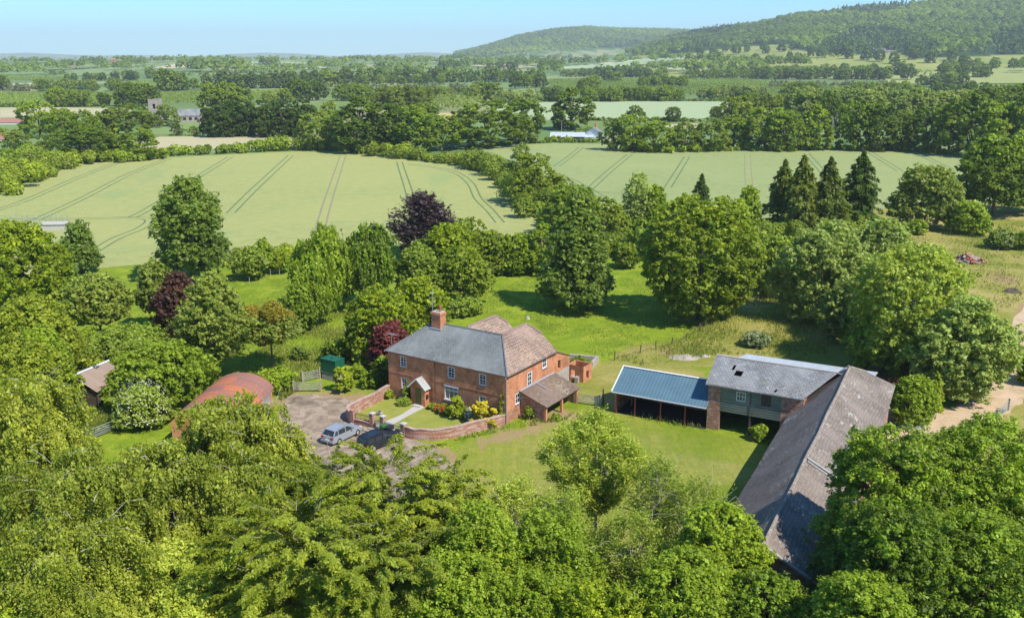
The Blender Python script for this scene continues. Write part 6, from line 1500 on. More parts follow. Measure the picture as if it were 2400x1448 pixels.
# --- hedges
def hedge(lab, pts, w, h, pal, seed, leaf=.3, dens=1.0, name='hedge'):
    rg = rnd(seed); ps = np.array([P(*q)[:2] for q in pts]); seg = np.linalg.norm(np.diff(ps, axis=0), axis=1); cum = np.concatenate([[0], np.cumsum(seg)]); L = cum[-1]
    n = max(6, int(L / (h * .33) * 1.6)); s = rg.uniform(0, L, n); cx = np.interp(s, cum, ps[:, 0]) + rg.normal(size=n) * w * .26; cy = np.interp(s, cum, ps[:, 1]) + rg.normal(size=n) * w * .26
    hh = h * (.72 + .28 * np.sin(s * .11 + seed) * np.sin(s * .037)) * rg.uniform(.75, 1.15, n); rr = rg.uniform(.35, .6, n) * hh
    c = np.stack([cx, cy, np.maximum(hh - rr, rr * .6) * rg.uniform(.55, 1, n)], 1)
    nl = int(dens * L * (w + 2 * h) * 2.6 / (leaf * leaf * 1.3)); ci = rg.integers(0, n, nl); d = rdir(rg, nl); d[:, 2] = np.abs(d[:, 2]) * rg.choice([1, 1, 1, -1], nl)
    pos = c[ci] + d * (rr[ci] * rg.uniform(.6, 1.08, nl))[:, None]; ok = pos[:, 2] > .05
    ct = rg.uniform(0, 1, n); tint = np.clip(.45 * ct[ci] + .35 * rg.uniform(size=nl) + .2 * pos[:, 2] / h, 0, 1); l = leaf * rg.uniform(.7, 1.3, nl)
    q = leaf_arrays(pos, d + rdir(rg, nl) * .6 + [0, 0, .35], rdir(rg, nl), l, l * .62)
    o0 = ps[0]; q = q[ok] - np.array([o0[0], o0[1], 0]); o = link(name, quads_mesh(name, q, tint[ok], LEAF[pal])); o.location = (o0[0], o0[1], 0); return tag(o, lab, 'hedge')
hedge('long overgrown hedge dividing the two wheat fields, upper part', [(880, 365), (960, 372), (1040, 380), (1100, 392), (1160, 408)], 8, 7.5, 'hedge', 1, .42)
hedge('long overgrown hedge dividing the two wheat fields, lower part', [(1160, 410), (1215, 440), (1260, 480), (1300, 520), (1360, 545), (1450, 560)], 10, 8.5, 'hedge', 2, .36)
hedge('hedge along the top of the left wheat field', [(395, 366), (480, 362), (600, 356), (700, 352), (800, 352), (880, 362)], 6, 6.5, 'mid', 3, .5)
hedge('broad scrub hedge falling away at the left field corner', [(-80, 480), (0, 440), (90, 405), (170, 378)], 16, 7, 'hedge', 4, .45)
hedge('thorn hedge on the near side of the left field', [(560, 612), (650, 606), (700, 600)], 4, 3.5, 'hedge', 5, .28)
hedge('hedge closing the paddock behind the lime and the chestnut', [(1130, 610), (1220, 605), (1320, 600), (1460, 590), (1560, 580), (1750, 570), (1850, 560)], 7, 5.0, 'hedge', 6, .3)
hedge('hedge below the dark conifers across the far side of the fields', [(1100, 349), (1200, 338), (1300, 334), (1400, 334)], 3, 2.2, 'hedge', 7, .5)
hedge('clipped hedge in front of the white roofed sheds', [(1283, 332), (1336, 331)], 3, 3.5, 'mid', 8, .45)
hedge('dark field hedge under the pale far crop', [(1380, 283), (1500, 284), (1640, 286)], 4, 3.0, 'oak', 9, .7)
hedge('thin dark hedge along the back of the pale far crop', [(1200, 239), (1500, 237), (1890, 239)], 4, 3.2, 'oak', 10, 1.0)
hedge('scrub hedge at the foot of the right hand wood', [(1440, 352), (1560, 358), (1700, 354), (1900, 351), (2100, 352), (2240, 362)], 6, 3.5, 'mid', 11, .5)
hedge('undergrowth hedge at the left end of the village trees', [(0, 395), (70, 372), (150, 365), (250, 378), (390, 372)], 14, 6, 'mid', 12, .5)
hedge('rough hedge between conifers and rough ground on the right', [(1780, 545), (1900, 548), (2060, 545), (2140, 540)], 6, 4.0, 'olive', 13, .3)
hedge('low dark hedge along the orchard at left', [(0, 251), (120, 251), (230, 250)], 6, 4, 'oak', 14, .9)

# --- shared shapes for middle and far trees: one mesh each, copied
def proto(style, seed, nl, leaf, prof, rc=.2, zb=.14, R_=.42, **k):
    rg = rnd(seed); H = 1.0
    if style == 'conifer': q, tint, c, tw = gen_conifer(rg, H, .03, .2, 'cone', 50, nl, leaf)
    else: q, tint, c, tw = gen_clump(rg, H, zb, R_, prof, k.get('ncl', 40), nl, leaf, rc=rc, rough=.8, inner=.35)
    q = q / q[..., 2].max(); tint = tint * .55 + .2; return q, tint, c
def single_mesh(name, q, tint, c, leafmat, zb):
    mb = MB(); mb.tube([(0, 0, -.02), (0, 0, .35), (0.01, 0, .7)], [.03, .022, .01], 5, cap=False)
    for i in range(0, min(len(c), 18), 3): mb.tube([(0, 0, max(zb, .12)), tuple(c[i] * .5 + [0, 0, .1]), tuple(c[i])], [.014, .01, .004], 3, cap=False)
    nv = len(mb.v); nq = len(q); me = bpy.data.meshes.new(name)
    V = np.concatenate([np.array(mb.v), q.reshape(-1, 3)]); bf = np.array([f for f in mb.f if len(f) == 4]); F_ = np.concatenate([bf, np.arange(nq * 4).reshape(-1, 4) + nv])
    me.vertices.add(len(V)); me.vertices.foreach_set('co', V.ravel().astype(np.float32)); me.loops.add(F_.size); me.loops.foreach_set('vertex_index', F_.ravel().astype(np.int32))
    me.polygons.add(len(F_)); me.polygons.foreach_set('loop_start', np.arange(len(F_), dtype=np.int32) * 4)
    mi = np.ones(len(F_), dtype=np.int32); mi[:len(bf)] = 0
    me.materials.append(M['bark']); me.materials.append(leafmat); me.polygons.foreach_set('material_index', mi); me.update(calc_edges=True); me.shade_smooth()
    a = me.attributes.new('tint', 'FLOAT', 'POINT'); a.data.foreach_set('value', np.concatenate([np.zeros(nv), np.repeat(tint, 4)]).astype(np.float32)); return me
SHP = {}
for lod, nl, lf in (('mid', 12000, .020), ('far', 2600, .042)):
    SHP['round', lod] = [proto('clump', 500 + i, nl, lf, 'full', rc=.17, zb=[.02, .08, .0, .05, .03][i], R_=.50, ncl=95) for i in range(5)]
    SHP['tall', lod] = [proto('clump', 520 + i, nl, lf, 'full' if i % 2 else 'egg', rc=.19, zb=.0, R_=.36, ncl=85) for i in range(4)]
    SHP['bush', lod] = [proto('clump', 540 + i, nl // 2, lf * 1.3, 'dome', rc=.26, zb=.0, R_=.62, ncl=30) for i in range(3)]
    SHP['poplar', lod] = [proto('clump', 560 + i, nl // 2, lf, 'column', rc=.3, zb=.06, R_=.16, ncl=36) for i in range(3)]
    SHP['conifer', lod] = [proto('conifer', 580 + i, nl // 2, lf, 'cone') for i in range(2)]
_pm = {}
def far_tree(px, py, h, shape, pal, lod, label, group, rg, wide=1.0, name=None, p=None):
    if p is None: p = G(px, py)
    h = h * 1.07
    i = int(rg.integers(0, len(SHP[shape, lod]))); key = (shape, lod, i, pal)
    nm = name or {'bush': 'bush', 'poplar': 'poplar_tree', 'conifer': 'conifer_tree'}.get(shape, 'tree')
    if key not in _pm: _pm[key] = single_mesh('tree_shape', *SHP[shape, lod][i], LEAF[pal], .12)
    o = bpy.data.objects.new(nm, _pm[key]); C.objects.link(o); o.location = (p[0], p[1], p[2]); o.rotation_euler = (0, 0, rg.uniform(0, 6.28)); w = h * wide * rg.uniform(.88, 1.12); o.scale = (w, w * rg.uniform(.9, 1.1), h)
    return tag(o, label, 'bush' if nm == 'bush' else 'tree', group)
def LOC(x, yb, yt, w, shape, pal, label, name=None):
    """one middle distance tree given by foot row, top row and crown width in the photograph"""
    _sid[0] += 1; rg = rnd(_sid[0]); p, h = foot_top(x, yb, yt); base = {'round': .94, 'tall': .68, 'bush': 1.24, 'poplar': .32, 'conifer': .4}[shape]
    w_m = w * depth(p) / FPX; return far_tree(x, yb, h, shape, pal, 'mid', label, None, rg, w_m / (h * base) * 1.04, name, p=p)
# trees round the church and the village
for a in [(95, 322, 240, 95, 'round', 'mid', 'tall spreading tree at the left behind the red roofed sheds'), (150, 335, 258, 80, 'round', 'mid', 'round tree right of the tall spreading village tree'), (200, 348, 262, 100, 'round', 'mid', 'broad green tree in the middle of the village clump'), (215, 376, 300, 110, 'round', 'oak', 'dark oak at the corner above the left wheat field'), (255, 322, 248, 50, 'tall', 'olive', 'ivy clad thin tree left of the church'), (300, 318, 246, 100, 'round', 'hedge', 'wide pale tree left of the ruined tower'), (345, 292, 250, 32, 'tall', 'yellowgreen', 'yellow willow beside the ruined tower'), (392, 296, 247, 62, 'round', 'pear', 'brown leaved tree before the church nave'), (366, 300, 268, 36, 'bush', 'oak', 'dark yew bush below the ruined tower'), (415, 318, 288, 38, 'bush', 'lime', 'round grey green bush on the churchyard grass'), (456, 318, 296, 30, 'bush', 'mid', 'small bush beside the utility pole by the church'), (278, 368, 303, 48, 'tall', 'ash', 'slender light tree standing above the cut hay'), (330, 374, 305, 105, 'round', 'bright', 'bright green tree overlapping the hay strip'), (45, 352, 305, 70, 'bush', 'mid', 'bushy tree between the two red roofs'), (100, 362, 318, 80, 'bush', 'oak', 'dark bush below the tall village tree'), (10, 330, 300, 50, 'bush', 'mid', 'bush beside the lower red roofed shed'),
          (745, 350, 262, 90, 'round', 'olive', 'pale brownish tree at the end of the dark conifer screen'), (775, 335, 240, 50, 'tall', 'ash', 'light tree behind the pale brownish one'), (842, 358, 233, 118, 'tall', 'oak', 'great dark oak above the left wheat field'), (905, 355, 248, 100, 'round', 'oak', 'dark oak right of the great one'), (965, 358, 252, 120, 'round', 'mid', 'broad oak with drooping skirts above the hedge'), (1035, 352, 275, 100, 'round', 'mid', 'lower oak at the right end of the oak clump'), (800, 345, 262, 70, 'round', 'mid', 'mid green oak left of the great dark oak'), (995, 330, 245, 80, 'round', 'olive', 'pale tree rising behind the oak clump'),
          (1142, 344, 238, 158, 'round', 'oak', 'wide dark oak left of the white roofed sheds'), (1228, 334, 236, 96, 'round', 'oak', 'oak with a bare curved trunk beside the sheds'), (1338, 304, 210, 92, 'tall', 'oak', 'tall dark tree behind the white roofed sheds'), (1308, 306, 258, 30, 'tall', 'lime', 'slim pale tree left of the tall dark one'), (1242, 322, 280, 60, 'bush', 'mid', 'bushes behind the curved trunk oak'), (1372, 322, 296, 46, 'bush', 'mid', 'bush between the white sheds and the cottage'),
          (1437, 352, 284, 66, 'round', 'oak', 'dark tree beside the white cottage'), (1482, 354, 272, 76, 'round', 'mid', 'round tree second from the white cottage'), (1487, 292, 249, 40, 'round', 'oak', 'dark round tree above the cottage wood'), (1532, 356, 286, 80, 'round', 'mid', 'third tree of the wood from the cottage'), (1577, 286, 252, 36, 'round', 'oak', 'lone round tree on the pale far crop'), (1605, 354, 288, 64, 'round', 'hedge', 'low olive tree in the gap of the wood'), (1665, 353, 280, 86, 'round', 'olive', 'brownish tree left of the tall pale one'), (1684, 280, 251, 46, 'round', 'oak', 'lone dark tree at the right of the pale far crop'), (1718, 350, 262, 66, 'tall', 'mid', 'fresh green upright tree in the wood'), (1745, 322, 243, 66, 'tall', 'ash', 'light green tree behind the wood'), (1792, 352, 255, 108, 'round', 'mid', 'large light tree left of the dead one'), (1835, 354, 262, 86, 'round', 'mid', 'leafy tree beside the large light one'), (1905, 352, 250, 86, 'tall', 'mid', 'tall tree left of the bare trunk'), (1935, 320, 222, 76, 'round', 'oak', 'dark tree top above the bare trunk'), (2000, 352, 240, 96, 'round', 'mid', 'big tree just right of the bare trunk'), (2052, 354, 244, 100, 'round', 'oak', 'big dark tree second right of the bare trunk'), (2110, 352, 262, 80, 'round', 'olive', 'dull green tree in the right half of the wood'), (2165, 356, 256, 96, 'round', 'oak', 'dark tree before the right field corner'), (2222, 362, 248, 96, 'round', 'mid', 'tree at the right field corner'), (2275, 366, 226, 120, 'round', 'oak', 'tall dark tree above the right field corner'), (2345, 372, 246, 120, 'round', 'mid', 'bright tipped tree above the massive oak'), (2400, 372, 230, 100, 'round', 'oak', 'dark tree at the right edge of the far wood'), (2300, 420, 330, 80, 'round', 'mid', 'tree behind the massive corner oak'),
          (1225, 425, 340, 60, 'tall', 'willow', 'thin pale ash growing in the dividing hedge'), (1252, 480, 366, 120, 'round', 'hedge', 'round tree standing in the dividing hedge'), (1345, 555, 440, 120, 'round', 'mid', 'leafy oak in the hedge behind the lime'), (1415, 575, 468, 110, 'round', 'hedge', 'rounded tree at the bottom end of the dividing hedge'), (1130, 400, 375, 50, 'bush', 'chest', 'yellowish bush in the dividing hedge'), (1295, 530, 470, 70, 'bush', 'hedge', 'bush at the lower bend of the dividing hedge'), (1700, 600, 500, 90, 'round', 'mid', 'tree tucked behind the chestnut on the right'), (1510, 610, 515, 80, 'round', 'mid', 'tree tucked behind the chestnut on the left'), (1270, 640, 530, 90, 'tall', 'mid', 'tree behind the left side of the lime'), (1000, 640, 560, 80, 'round', 'hedge', 'round tree behind the hawthorn'), (1105, 610, 515, 80, 'round', 'chest', 'yellow tinted tree in the thicket by the field')]:
    LOC(*a)
# dark conifer screen right of the church
rg = rnd(77)
for i in range(13):
    x = 496 + i * 18.5; far_tree(x, 321 + rg.uniform(-2, 2), 15.0 * rg.uniform(.9, 1.08), 'tall', 'yew', 'mid', 'dark conifer in the tall screen right of the church', 'conifer screen right of the church', rg, 1.0, 'conifer_tree')
# bare dead trunks
def dead_tree():
    p, h = foot_top(1955, 332, 262); t = thing('dead_tree', 'bare dead tree with pale upright branches in the wood', 'tree', tuple(p)); rg = rnd(9)
    mb = MB(); mb.tube([(0, 0, 0), (.1, 0, h * .3)], [.35, .25], 7); mb.build('trunk', M['bark_pale'], t, uv=False)
    mb = MB()
    for i in range(16): a = rg.uniform(0, 6.28); r_ = rg.uniform(.5, 2.6); mb.tube([(.1, 0, h * .2), (math.cos(a) * r_ * .6, math.sin(a) * r_ * .6, h * .55), (math.cos(a) * r_, math.sin(a) * r_, h * rg.uniform(.75, 1))], [.14, .1, .04], 4)
    mb.build('branches', M['bark_pale'], t, uv=False)
dead_tree()
# rows of far trees: foot line in the photograph, number, height range
ROWS = [
 (107, 250, 213, 250, 7, 12, 15, 'round', 'mid', 'round tree in the small wood on the orchard edge at left'), (227, 250, 252, 248, 2, 9, 11, 'round', 'oak', 'tree just right of the small orchard wood'),
 (285, 249, 360, 248, 4, 17, 20, 'round', 'oak', 'great dark tree behind the ruined tower'), (487, 262, 577, 261, 6, 17, 23, 'tall', 'mid', 'tall tree rising behind the dark conifer screen'), (627, 246, 677, 245, 3, 11, 13, 'round', 'olive', 'rounded tree beyond the conifer screen'), (682, 236, 752, 235, 5, 17, 20, 'round', 'oak', 'dark tree group above the oak clump'),
 (76, 215, 240, 214, 9, 11, 15, 'round', 'mid', 'tree in the row beyond the left orchard'), (20, 215, 80, 214, 5, 8, 10, 'bush', 'grey', 'grey willow left of the row beyond the orchard'), (-10, 214, 16, 212, 2, 15, 18, 'round', 'oak', 'tree at the left edge beyond the orchard'), (250, 214, 296, 213, 3, 12, 15, 'round', 'oak', 'dark tree in the orchard beyond row'), (375, 213, 430, 213, 4, 20, 25, 'round', 'oak', 'large dark tree at the orchard end'), (436, 211, 458, 210, 2, 13, 14, 'round', 'oak', 'small dark tree beside the pale field gap'),
 (490, 208, 750, 207, 20, 18, 22, 'tall', 'lime', 'tall tree in the long mid valley belt at left'), (755, 203, 800, 203, 4, 20, 24, 'round', 'oak', 'dark tree at the end of the left valley belt'), (800, 196, 1270, 191, 30, 20, 25, 'tall', 'mid', 'tall tree in the long mid valley belt at centre'), (820, 201, 1050, 200, 8, 12, 16, 'round', 'oak', 'darker tree under the central valley belt'),
 (705, 219, 1127, 216, 19, 9, 11, 'bush', 'grey', 'silvery willow in the row across the valley'), (865, 256, 1010, 256, 9, 15, 18, 'tall', 'hedge', 'light green tree behind the oak clump'), (800, 236, 870, 234, 5, 13, 16, 'round', 'mid', 'mid green tree between willows and oak clump'), (880, 238, 1090, 232, 9, 10, 13, 'round', 'hedge', 'green tree below the silvery willows'), (1100, 240, 1165, 238, 4, 14, 17, 'round', 'olive', 'olive tree beside the young plantation'), (1165, 241, 1267, 241, 8, 9, 12, 'bush', 'willow', 'pale willow beyond the wide dark oak'), (1268, 239, 1310, 238, 3, 12, 14, 'round', 'oak', 'dark tree right of the pale willows'),
 (1200, 208, 1275, 206, 4, 15, 19, 'round', 'oak', 'dark tree in the centre of the valley'), (1367, 239, 1453, 239, 6, 10, 14, 'round', 'mid', 'tree along the back of the pale far crop'), (1358, 214, 1402, 213, 3, 14, 18, 'round', 'oak', 'dark oak standing above the orchard rows'), (1450, 237, 1600, 237, 11, 10, 14, 'round', 'mid', 'tree behind the pale crop hedge'), (1493, 206, 1610, 206, 6, 13, 16, 'round', 'mid', 'orchard side tree right of centre'), (1420, 194, 1455, 193, 3, 14, 17, 'round', 'oak', 'dark tree before the poplar block'),
 (1393, 182, 1523, 181, 14, 20, 24, 'tall', 'mid', 'poplar block tree right of centre'), (1515, 188, 1560, 187, 3, 17, 20, 'round', 'oak', 'dark tree at the end of the poplar block'), (1317, 181, 1390, 181, 7, 14, 17, 'round', 'mid', 'tree left of the poplar block'),
 (1647, 234, 1800, 233, 9, 11, 14, 'round', 'willow', 'grey green tree on the right river line'), (1847, 233, 1912, 233, 5, 14, 18, 'round', 'mid', 'taller tree on the right river line'), (1983, 230, 2167, 229, 11, 12, 16, 'round', 'mid', 'tree on the river line below the park'), (2173, 232, 2320, 233, 11, 12, 17, 'round', 'lime', 'leafy tree at the right end of the river line'), (2330, 240, 2420, 242, 6, 12, 16, 'round', 'mid', 'tree behind the right wood'),
 (1850, 292, 2290, 290, 20, 18, 22, 'round', 'willow', 'pale willow behind the dark right wood'), (1700, 285, 1850, 282, 7, 14, 18, 'round', 'hedge', 'light tree behind the wood left of the willows'), (2290, 300, 2420, 300, 7, 18, 24, 'round', 'oak', 'tall dark tree at the back of the right wood'),
 (1800, 206, 2105, 206, 22, 8, 10, 'bush', 'grey', 'silver willow in the row below the park'), (2160, 205, 2200, 204, 3, 14, 17, 'round', 'lime', 'round tree beside the white park drive'), (2203, 204, 2252, 203, 4, 17, 20, 'round', 'oak', 'dark oak beside the white park drive'),
 (1605, 186, 1790, 186, 15, 16, 20, 'round', 'mid', 'tree in the wooded belt below the hill at left'), (1790, 187, 2085, 187, 24, 18, 22, 'round', 'oak', 'dark tree in the wooded belt below the park'), (1700, 180, 2060, 178, 22, 18, 22, 'round', 'mid', 'tree at the back of the wooded belt below the park'), (2125, 190, 2136, 189, 1, 24, 26, 'round', 'oak', 'great lone oak in the golden park'), (2095, 176, 2115, 176, 2, 22, 25, 'tall', 'oak', 'tall oak between belt and lone park oak'), (2195, 181, 2310, 181, 10, 20, 24, 'round', 'oak', 'dark tree of the right park clump'), (2200, 168, 2300, 165, 6, 18, 22, 'round', 'oak', 'tree at the back of the right park clump'), (2310, 160, 2420, 158, 5, 17, 20, 'round', 'mid', 'park tree under the wooded hill at right'),
 (1033, 165, 1090, 164, 5, 22, 26, 'round', 'oak', 'tall dark tree far out in the valley centre'), (1143, 164, 1215, 163, 5, 18, 22, 'round', 'oak', 'dark tree on the pale strip in the far valley'), (1267, 165, 1313, 164, 4, 20, 25, 'round', 'mid', 'tree right of the far pale strip'), (160, 191, 262, 189, 8, 12, 15, 'round', 'mid', 'tree in the second row out at left'), (270, 191, 335, 189, 5, 15, 18, 'round', 'oak', 'tree in the second row out at left of centre'), (343, 184, 365, 184, 2, 16, 19, 'round', 'mid', 'small tree pair above the second row'),
 (600, 158, 660, 157, 3, 20, 26, 'round', 'oak', 'dark tree on the far pale field'), (115, 178, 140, 177, 2, 11, 12, 'bush', 'mid', 'bush pair on the far left pasture'),
]
MERGE = []
def merged(name, items):
    Q, T_, MI = [], [], []; pals = sorted({i[4] for i in items}); rg = rnd(5)
    for (g, h, shp, w, pal) in items:
        q, tint, c = SHP[shp, 'far'][int(rg.integers(0, len(SHP[shp, 'far'])))]; a = rg.uniform(0, 6.28); ca, sa = math.cos(a), math.sin(a)
        sel = rg.permutation(len(q))[:1400]; q = q[sel]; cc = q.mean(1, keepdims=True); q = cc + (q - cc) * 1.28
        x = q[..., 0] * ca - q[..., 1] * sa; y = q[..., 0] * sa + q[..., 1] * ca
        Q.append(np.stack([x * h * w + g[0], y * h * w + g[1], q[..., 2] * h + g[2]], -1)); T_.append(np.clip(tint[sel] + rg.uniform(-.2, .2), 0, 1)); MI.append(np.full(len(q), pals.index(pal)))
    me = quads_mesh(name, np.concatenate(Q), np.concatenate(T_), LEAF[pals[0]])
    for p_ in pals[1:]: me.materials.append(LEAF[p_])
    me.polygons.foreach_set('material_index', np.concatenate(MI).astype(np.int32)); return tag(link(name, me), kind='stuff')
rg = rnd(321)
for (x0, y0, x1, y1, n, h0, h1, shp, pal, lab) in ROWS:
    for i in range(n):
        f = (i + .5) / n + rg.uniform(-.3, .3) / n; x = x0 + (x1 - x0) * f; y = y0 + (y1 - y0) * f; g = G(x, y); 
        g[1] *= 1 + rg.uniform(-.012, .012); g[2] = float(terrain(g[0], g[1]))
        pl_ = 'mid' if pal == 'oak' and y0 < 225 and i % 3 else pal
        if max(y0, y1) <= 197 and n > 4: MERGE.append((g, rg.uniform(h0, h1) * .9, shp, rg.uniform(.95, 1.15), pl_)); continue
        far_tree(0, 0, rg.uniform(h0, h1) * .9, shp, pl_, 'mid' if g[1] < 700 else 'far', lab, lab.replace('tree', 'trees', 1).replace('willow', 'willows', 1) if n > 1 else None, rg, rg.uniform(.95, 1.15), p=g)
merged('valley_tree_belts', MERGE)
# park singles on the slope
for i, (x, y) in enumerate([(1608, 118), (1640, 132), (1672, 134), (1700, 122), (1725, 128), (1750, 124), (1790, 118), (1795, 126), (1832, 122), (1860, 118), (1680, 150), (1665, 152), (1850, 142), (1870, 148), (1900, 132), (1925, 136), (1990, 138), (2030, 142), (2060, 145), (2095, 150), (2140, 140), (2150, 132), (2180, 148), (2230, 142), (2260, 150), (1800, 152), (1770, 150), (1740, 152), (1960, 130), (1980, 128)]):
    far_tree(x, y, rg.uniform(16, 23), 'round', 'oak', 'far', 'parkland oak scattered on the golden slope below the hill', 'parkland oaks on the slope', rg)

# --- woods that read as one mass
def wood_mass(name, pts, hts, pal, faces, seed, conif=0.0):
    rg = rnd(seed); n = len(pts); nl = n * faces; ci = np.repeat(np.arange(n), faces); d = rdir(rg, nl); d[:, 2] = np.abs(d[:, 2]) * .9 + .05
    con = rg.uniform(size=n) < conif; R_ = np.where(con, hts * .2, hts * .5)
    hh = rg.uniform(0, 1, nl); rad = np.where(con[ci], (1 - hh) * 1.0, 1.0)
    pos = np.where(con[ci][:, None], np.stack([d[:, 0] * (1 - hh), d[:, 1] * (1 - hh), hh], 1) * np.stack([R_[ci], R_[ci], hts[ci]], 1), d * np.stack([R_[ci], R_[ci], hts[ci] * .6], 1) + np.stack([0 * hts[ci], 0 * hts[ci], hts[ci] * .4], 1)) * rg.uniform(.85, 1.05, (nl, 1)) + pts[ci]
    nrm = d * np.array([1, 1, 1.2]) + rdir(rg, nl) * .16 + [0, 0, .2]; l = hts[ci] * np.where(con[ci], .09, .145) * rg.uniform(.8, 1.3, nl)
    ct = np.clip(.42 * rg.uniform(0, 1, n) + .3 + .3 * np.sin(pts[:, 0] / 170 + 1) * np.cos(pts[:, 1] / 230) + .15 * np.sin(pts[:, 0] / 61 + pts[:, 1] / 83), 0, 1); tint = np.clip(.62 * ct[ci] + .1 * rg.uniform(size=nl) + .04, 0, 1)
    q = leaf_arrays(pos, nrm, rdir(rg, nl), l, l * .75)
    return tag(link(name, quads_mesh(name, q, tint, LEAF[pal])), kind='stuff')
def sample_az(rg, n, pxr, f_lo, f_hi):
    a0, a1 = (math.atan2((x - CX), FPX) for x in pxr); az = rg.uniform(a0, a1, n); return az
rg = rnd(11)
# big wooded hill
n = 9000; az = rg.uniform(math.atan2(1460 - CX, FPX), math.atan2(3300 - CX, FPX), n); r = np.sqrt(rg.uniform(1500 ** 2, 3560 ** 2, n)); X, Y = r * np.sin(az), r * np.cos(az); Z = terrain(X, Y); el = np.arctan2(Z - CAMH, r)
S = azel([(1400, 140), (1500, 130), (1640, 124), (1660, 118), (1760, 108), (1850, 103), (1870, 118), (1950, 130), (2030, 128), (2110, 124), (2140, 138), (2200, 136), (2400, 128), (3000, 128)])
k = (el > np.interp(az, S[:, 0], S[:, 1])) & (Z > 8); pts = np.stack([X, Y, Z], 1)[k]
cf = (np.sin(az[k] * 40) + np.sin(r[k] / 260)) > .25
wood_mass('hill_woodland', pts[~cf], rg.uniform(15, 23, (~cf).sum()), 'mid', 38, 5)
wood_mass('hill_conifer_wood', pts[cf], rg.uniform(18, 26, cf.sum()), 'yew', 34, 6, .8)
n = 3800; az = rg.uniform(math.atan2(1070 - CX, FPX), math.atan2(1780 - CX, FPX), n); r = np.sqrt(rg.uniform(4000 ** 2, 5800 ** 2, n)); X, Y = r * np.sin(az), r * np.cos(az); Z = terrain(X, Y); el = np.arctan2(Z - CAMH, r)
S = azel([(1000, 132), (1150, 134), (1240, 130), (1330, 126), (1420, 114), (1560, 100), (1700, 100)])
k = el > np.interp(az, S[:, 0], S[:, 1]); pts = np.stack([X, Y, Z], 1)[k]; wood_mass('far_hill_woodland', pts, rg.uniform(18, 26, len(pts)), 'mid', 24, 7)
# far valley belts and copses
P_, Hs = [], []
for (x0, y0, x1, y1, n, h) in [(0, 176, 120, 175, 34, 14), (0, 168, 160, 164, 40, 16), (120, 160, 260, 158, 30, 16), (268, 166, 350, 152, 34, 16), (330, 150, 420, 146, 24, 16), (420, 168, 565, 170, 60, 22), (430, 160, 560, 158, 60, 20), (560, 172, 760, 170, 50, 16), (720, 164, 800, 162, 30, 18), (800, 168, 1013, 170, 60, 18), (760, 152, 1090, 150, 80, 16), (800, 145, 1100, 143, 70, 16), (1093, 158, 1413, 153, 90, 17), (1093, 150, 1300, 146, 60, 16), (400, 146, 760, 145, 60, 15), (0, 150, 120, 148, 30, 14), (200, 147, 330, 144, 30, 14), (1413, 150, 1600, 142, 50, 18), (1100, 140, 1380, 138, 60, 18), (1500, 168, 1620, 166, 30, 18), (1600, 172, 1800, 168, 50, 20), (860, 178, 1100, 176, 40, 15), (1280, 176, 1330, 174, 12, 18), (500, 178, 640, 176, 24, 14), (-200, 160, 0, 160, 30, 14), (2400, 170, 2700, 175, 40, 20), (1620, 150, 1700, 148, 20, 20), (1700, 160, 1900, 158, 50, 20), (1420, 138, 1560, 132, 24, 16), (1440, 122, 1500, 118, 14, 16)]:
    for i in range(int(n * .6)):
        f = rg.uniform(0, 1); g = G(x0 + (x1 - x0) * f, y0 + (y1 - y0) * f); g[1] *= 1 + rg.normal() * .012; g[0] += rg.normal() * 8; g[2] = float(terrain(g[0], g[1])); P_.append(g); Hs.append(h * rg.uniform(.8, 1.25))
wood_mass('valley_woodland', np.array(P_), np.array(Hs), 'mid', 34, 8)
# hedgerows dots far out: small trees along random lines
P_, Hs = [], []
for i in range(70):
    a = rg.uniform(-.56, .56); r0 = rg.uniform(1300, 6500) ; th = rg.choice([.25, 1.8]) + rg.normal() * .12; m_ = int(rg.integers(8, 30)); s = np.arange(m_) * rg.uniform(12, 24)
    X = r0 * math.sin(a) + np.cos(th) * s; Y = r0 * math.cos(a) + np.sin(th) * s; Z = terrain(X, Y)
    for x_, y_, z_ in zip(X, Y, Z): P_.append((x_, y_, z_)); Hs.append(rg.uniform(4, 13))
wood_mass('far_hedgerows', np.array(P_), np.array(Hs), 'mid', 26, 9)
# orchards: planted rows
def orchard(poly, sx_, sy_, h, seed, pal, ang=0.0, name='orchard_rows'):
    rg = rnd(seed); W_ = np.array([G(*q)[:2] for q in poly]); c0 = W_.mean(0); ca, sa = math.cos(ang), math.sin(ang); ext = np.abs(W_ - c0).max() * 1.5
    gx, gy = np.meshgrid(np.arange(-ext, ext, sx_), np.arange(-ext, ext, sy_)); gx, gy = gx.ravel(), gy.ravel(); X = c0[0] + gx * ca - gy * sa; Y = c0[1] + gx * sa + gy * ca
    k = inpoly(X, Y, W_); X, Y = X[k] + rg.normal(size=k.sum()) * .5, Y[k] + rg.normal(size=k.sum()) * .5; pts = np.stack([X, Y, terrain(X, Y)], 1)
    wood_mass(name, pts, h * rg.uniform(.75, 1.2, len(pts)), pal, 12, seed)
orchard([(0, 222), (480, 219), (700, 215), (700, 242), (380, 246), (0, 247)], 5.5, 4.5, 3.2, 21, 'olive', .1)
orchard([(1290, 188), (1690, 184), (2080, 210), (2080, 226), (1620, 227), (1290, 228)], 7, 6, 3.6, 22, 'olive', .05)
orchard([(1005, 262), (1010, 240), (1120, 236), (1135, 250), (1100, 264)], 4.5, 9, 6.5, 23, 'willow', .55, 'young_plantation')
orchard([(0, 180), (160, 181), (165, 192), (0, 192)], 9, 7, 3.5, 24, 'mid', .1)
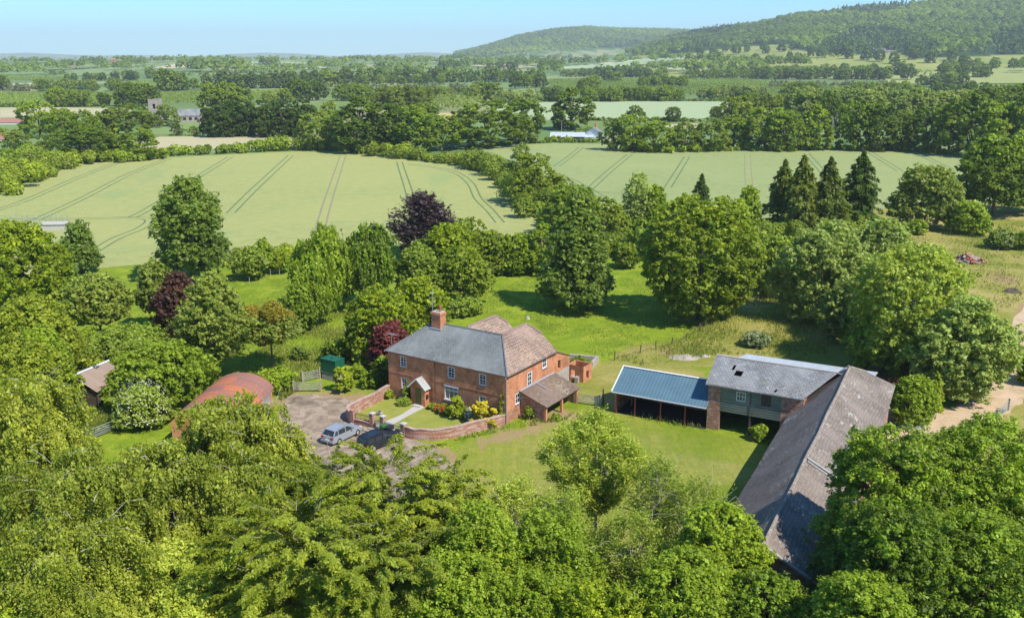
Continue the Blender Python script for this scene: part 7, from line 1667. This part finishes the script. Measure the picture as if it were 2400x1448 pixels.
orchard([(300, 193), (500, 187), (500, 206), (300, 206)], 8, 7, 3.4, 25, 'mid', .1)

# --- grass tufts and weeds where the ground is rough
def tufts(name, polys, n, h, pal, seed, wd=.05):
    rg = rnd(seed); XY = []
    for poly in polys:
        W_ = np.array([P(*q)[:2] for q in poly]); lo, hi = W_.min(0), W_.max(0); m_ = int(n / len(polys) * 2.2); x = rg.uniform(lo[0], hi[0], m_); y = rg.uniform(lo[1], hi[1], m_)
        k = inpoly(x, y, W_) & (np.sin(x * .45 + y * .2) * np.sin(y * .37 - x * .1) + rg.normal(size=m_) * .45 > -.15); XY.append(np.stack([x[k], y[k]], 1)[:n // len(polys)])
    xy = np.concatenate(XY); m_ = len(xy); L = h * rg.uniform(.4, 1.3, m_); d = unit(rdir(rg, m_) * .55 + [0, 0, 1.0]); pos = np.stack([xy[:, 0], xy[:, 1], np.zeros(m_)], 1) + d * L[:, None] * .45
    q = leaf_arrays(pos, rdir(rg, m_) * [1, 1, .3], d, L * .55, wd * rg.uniform(.6, 1.5, m_), 0)
    return tag(link(name, quads_mesh(name, q, rg.uniform(size=m_), LEAF[pal])), kind='stuff')
tufts('rough_grass', [[(1440, 840), (1560, 812), (1690, 740), (1760, 690), (1900, 700), (1960, 850), (1700, 830), (1500, 858)], [(2120, 560), (2400, 520), (2400, 700), (2300, 760), (2200, 640)], [(560, 850), (700, 770), (830, 720), (860, 860), (740, 880), (640, 930)]], 42000, .5, 'grassy', 31, .05)
tufts('meadow_grass', [[(1060, 720), (1240, 650), (1480, 640), (1690, 740), (1560, 812), (1400, 840), (1250, 760)], [(200, 700), (560, 640), (820, 680), (830, 860), (640, 900), (400, 800)]], 26000, .22, 'grassy', 32, .04)
tufts('verge_weeds', [[(1440, 972), (1660, 1012), (1810, 1048), (1812, 1026), (1655, 998), (1450, 962)], [(1195, 990), (1330, 978), (1350, 960), (1330, 985), (1240, 1000), (1060, 1035)], [(640, 900), (690, 880), (700, 915), (660, 940)], [(180, 950), (260, 940), (280, 1010), (200, 1030)]], 9000, .45, 'grassy', 33, .05)
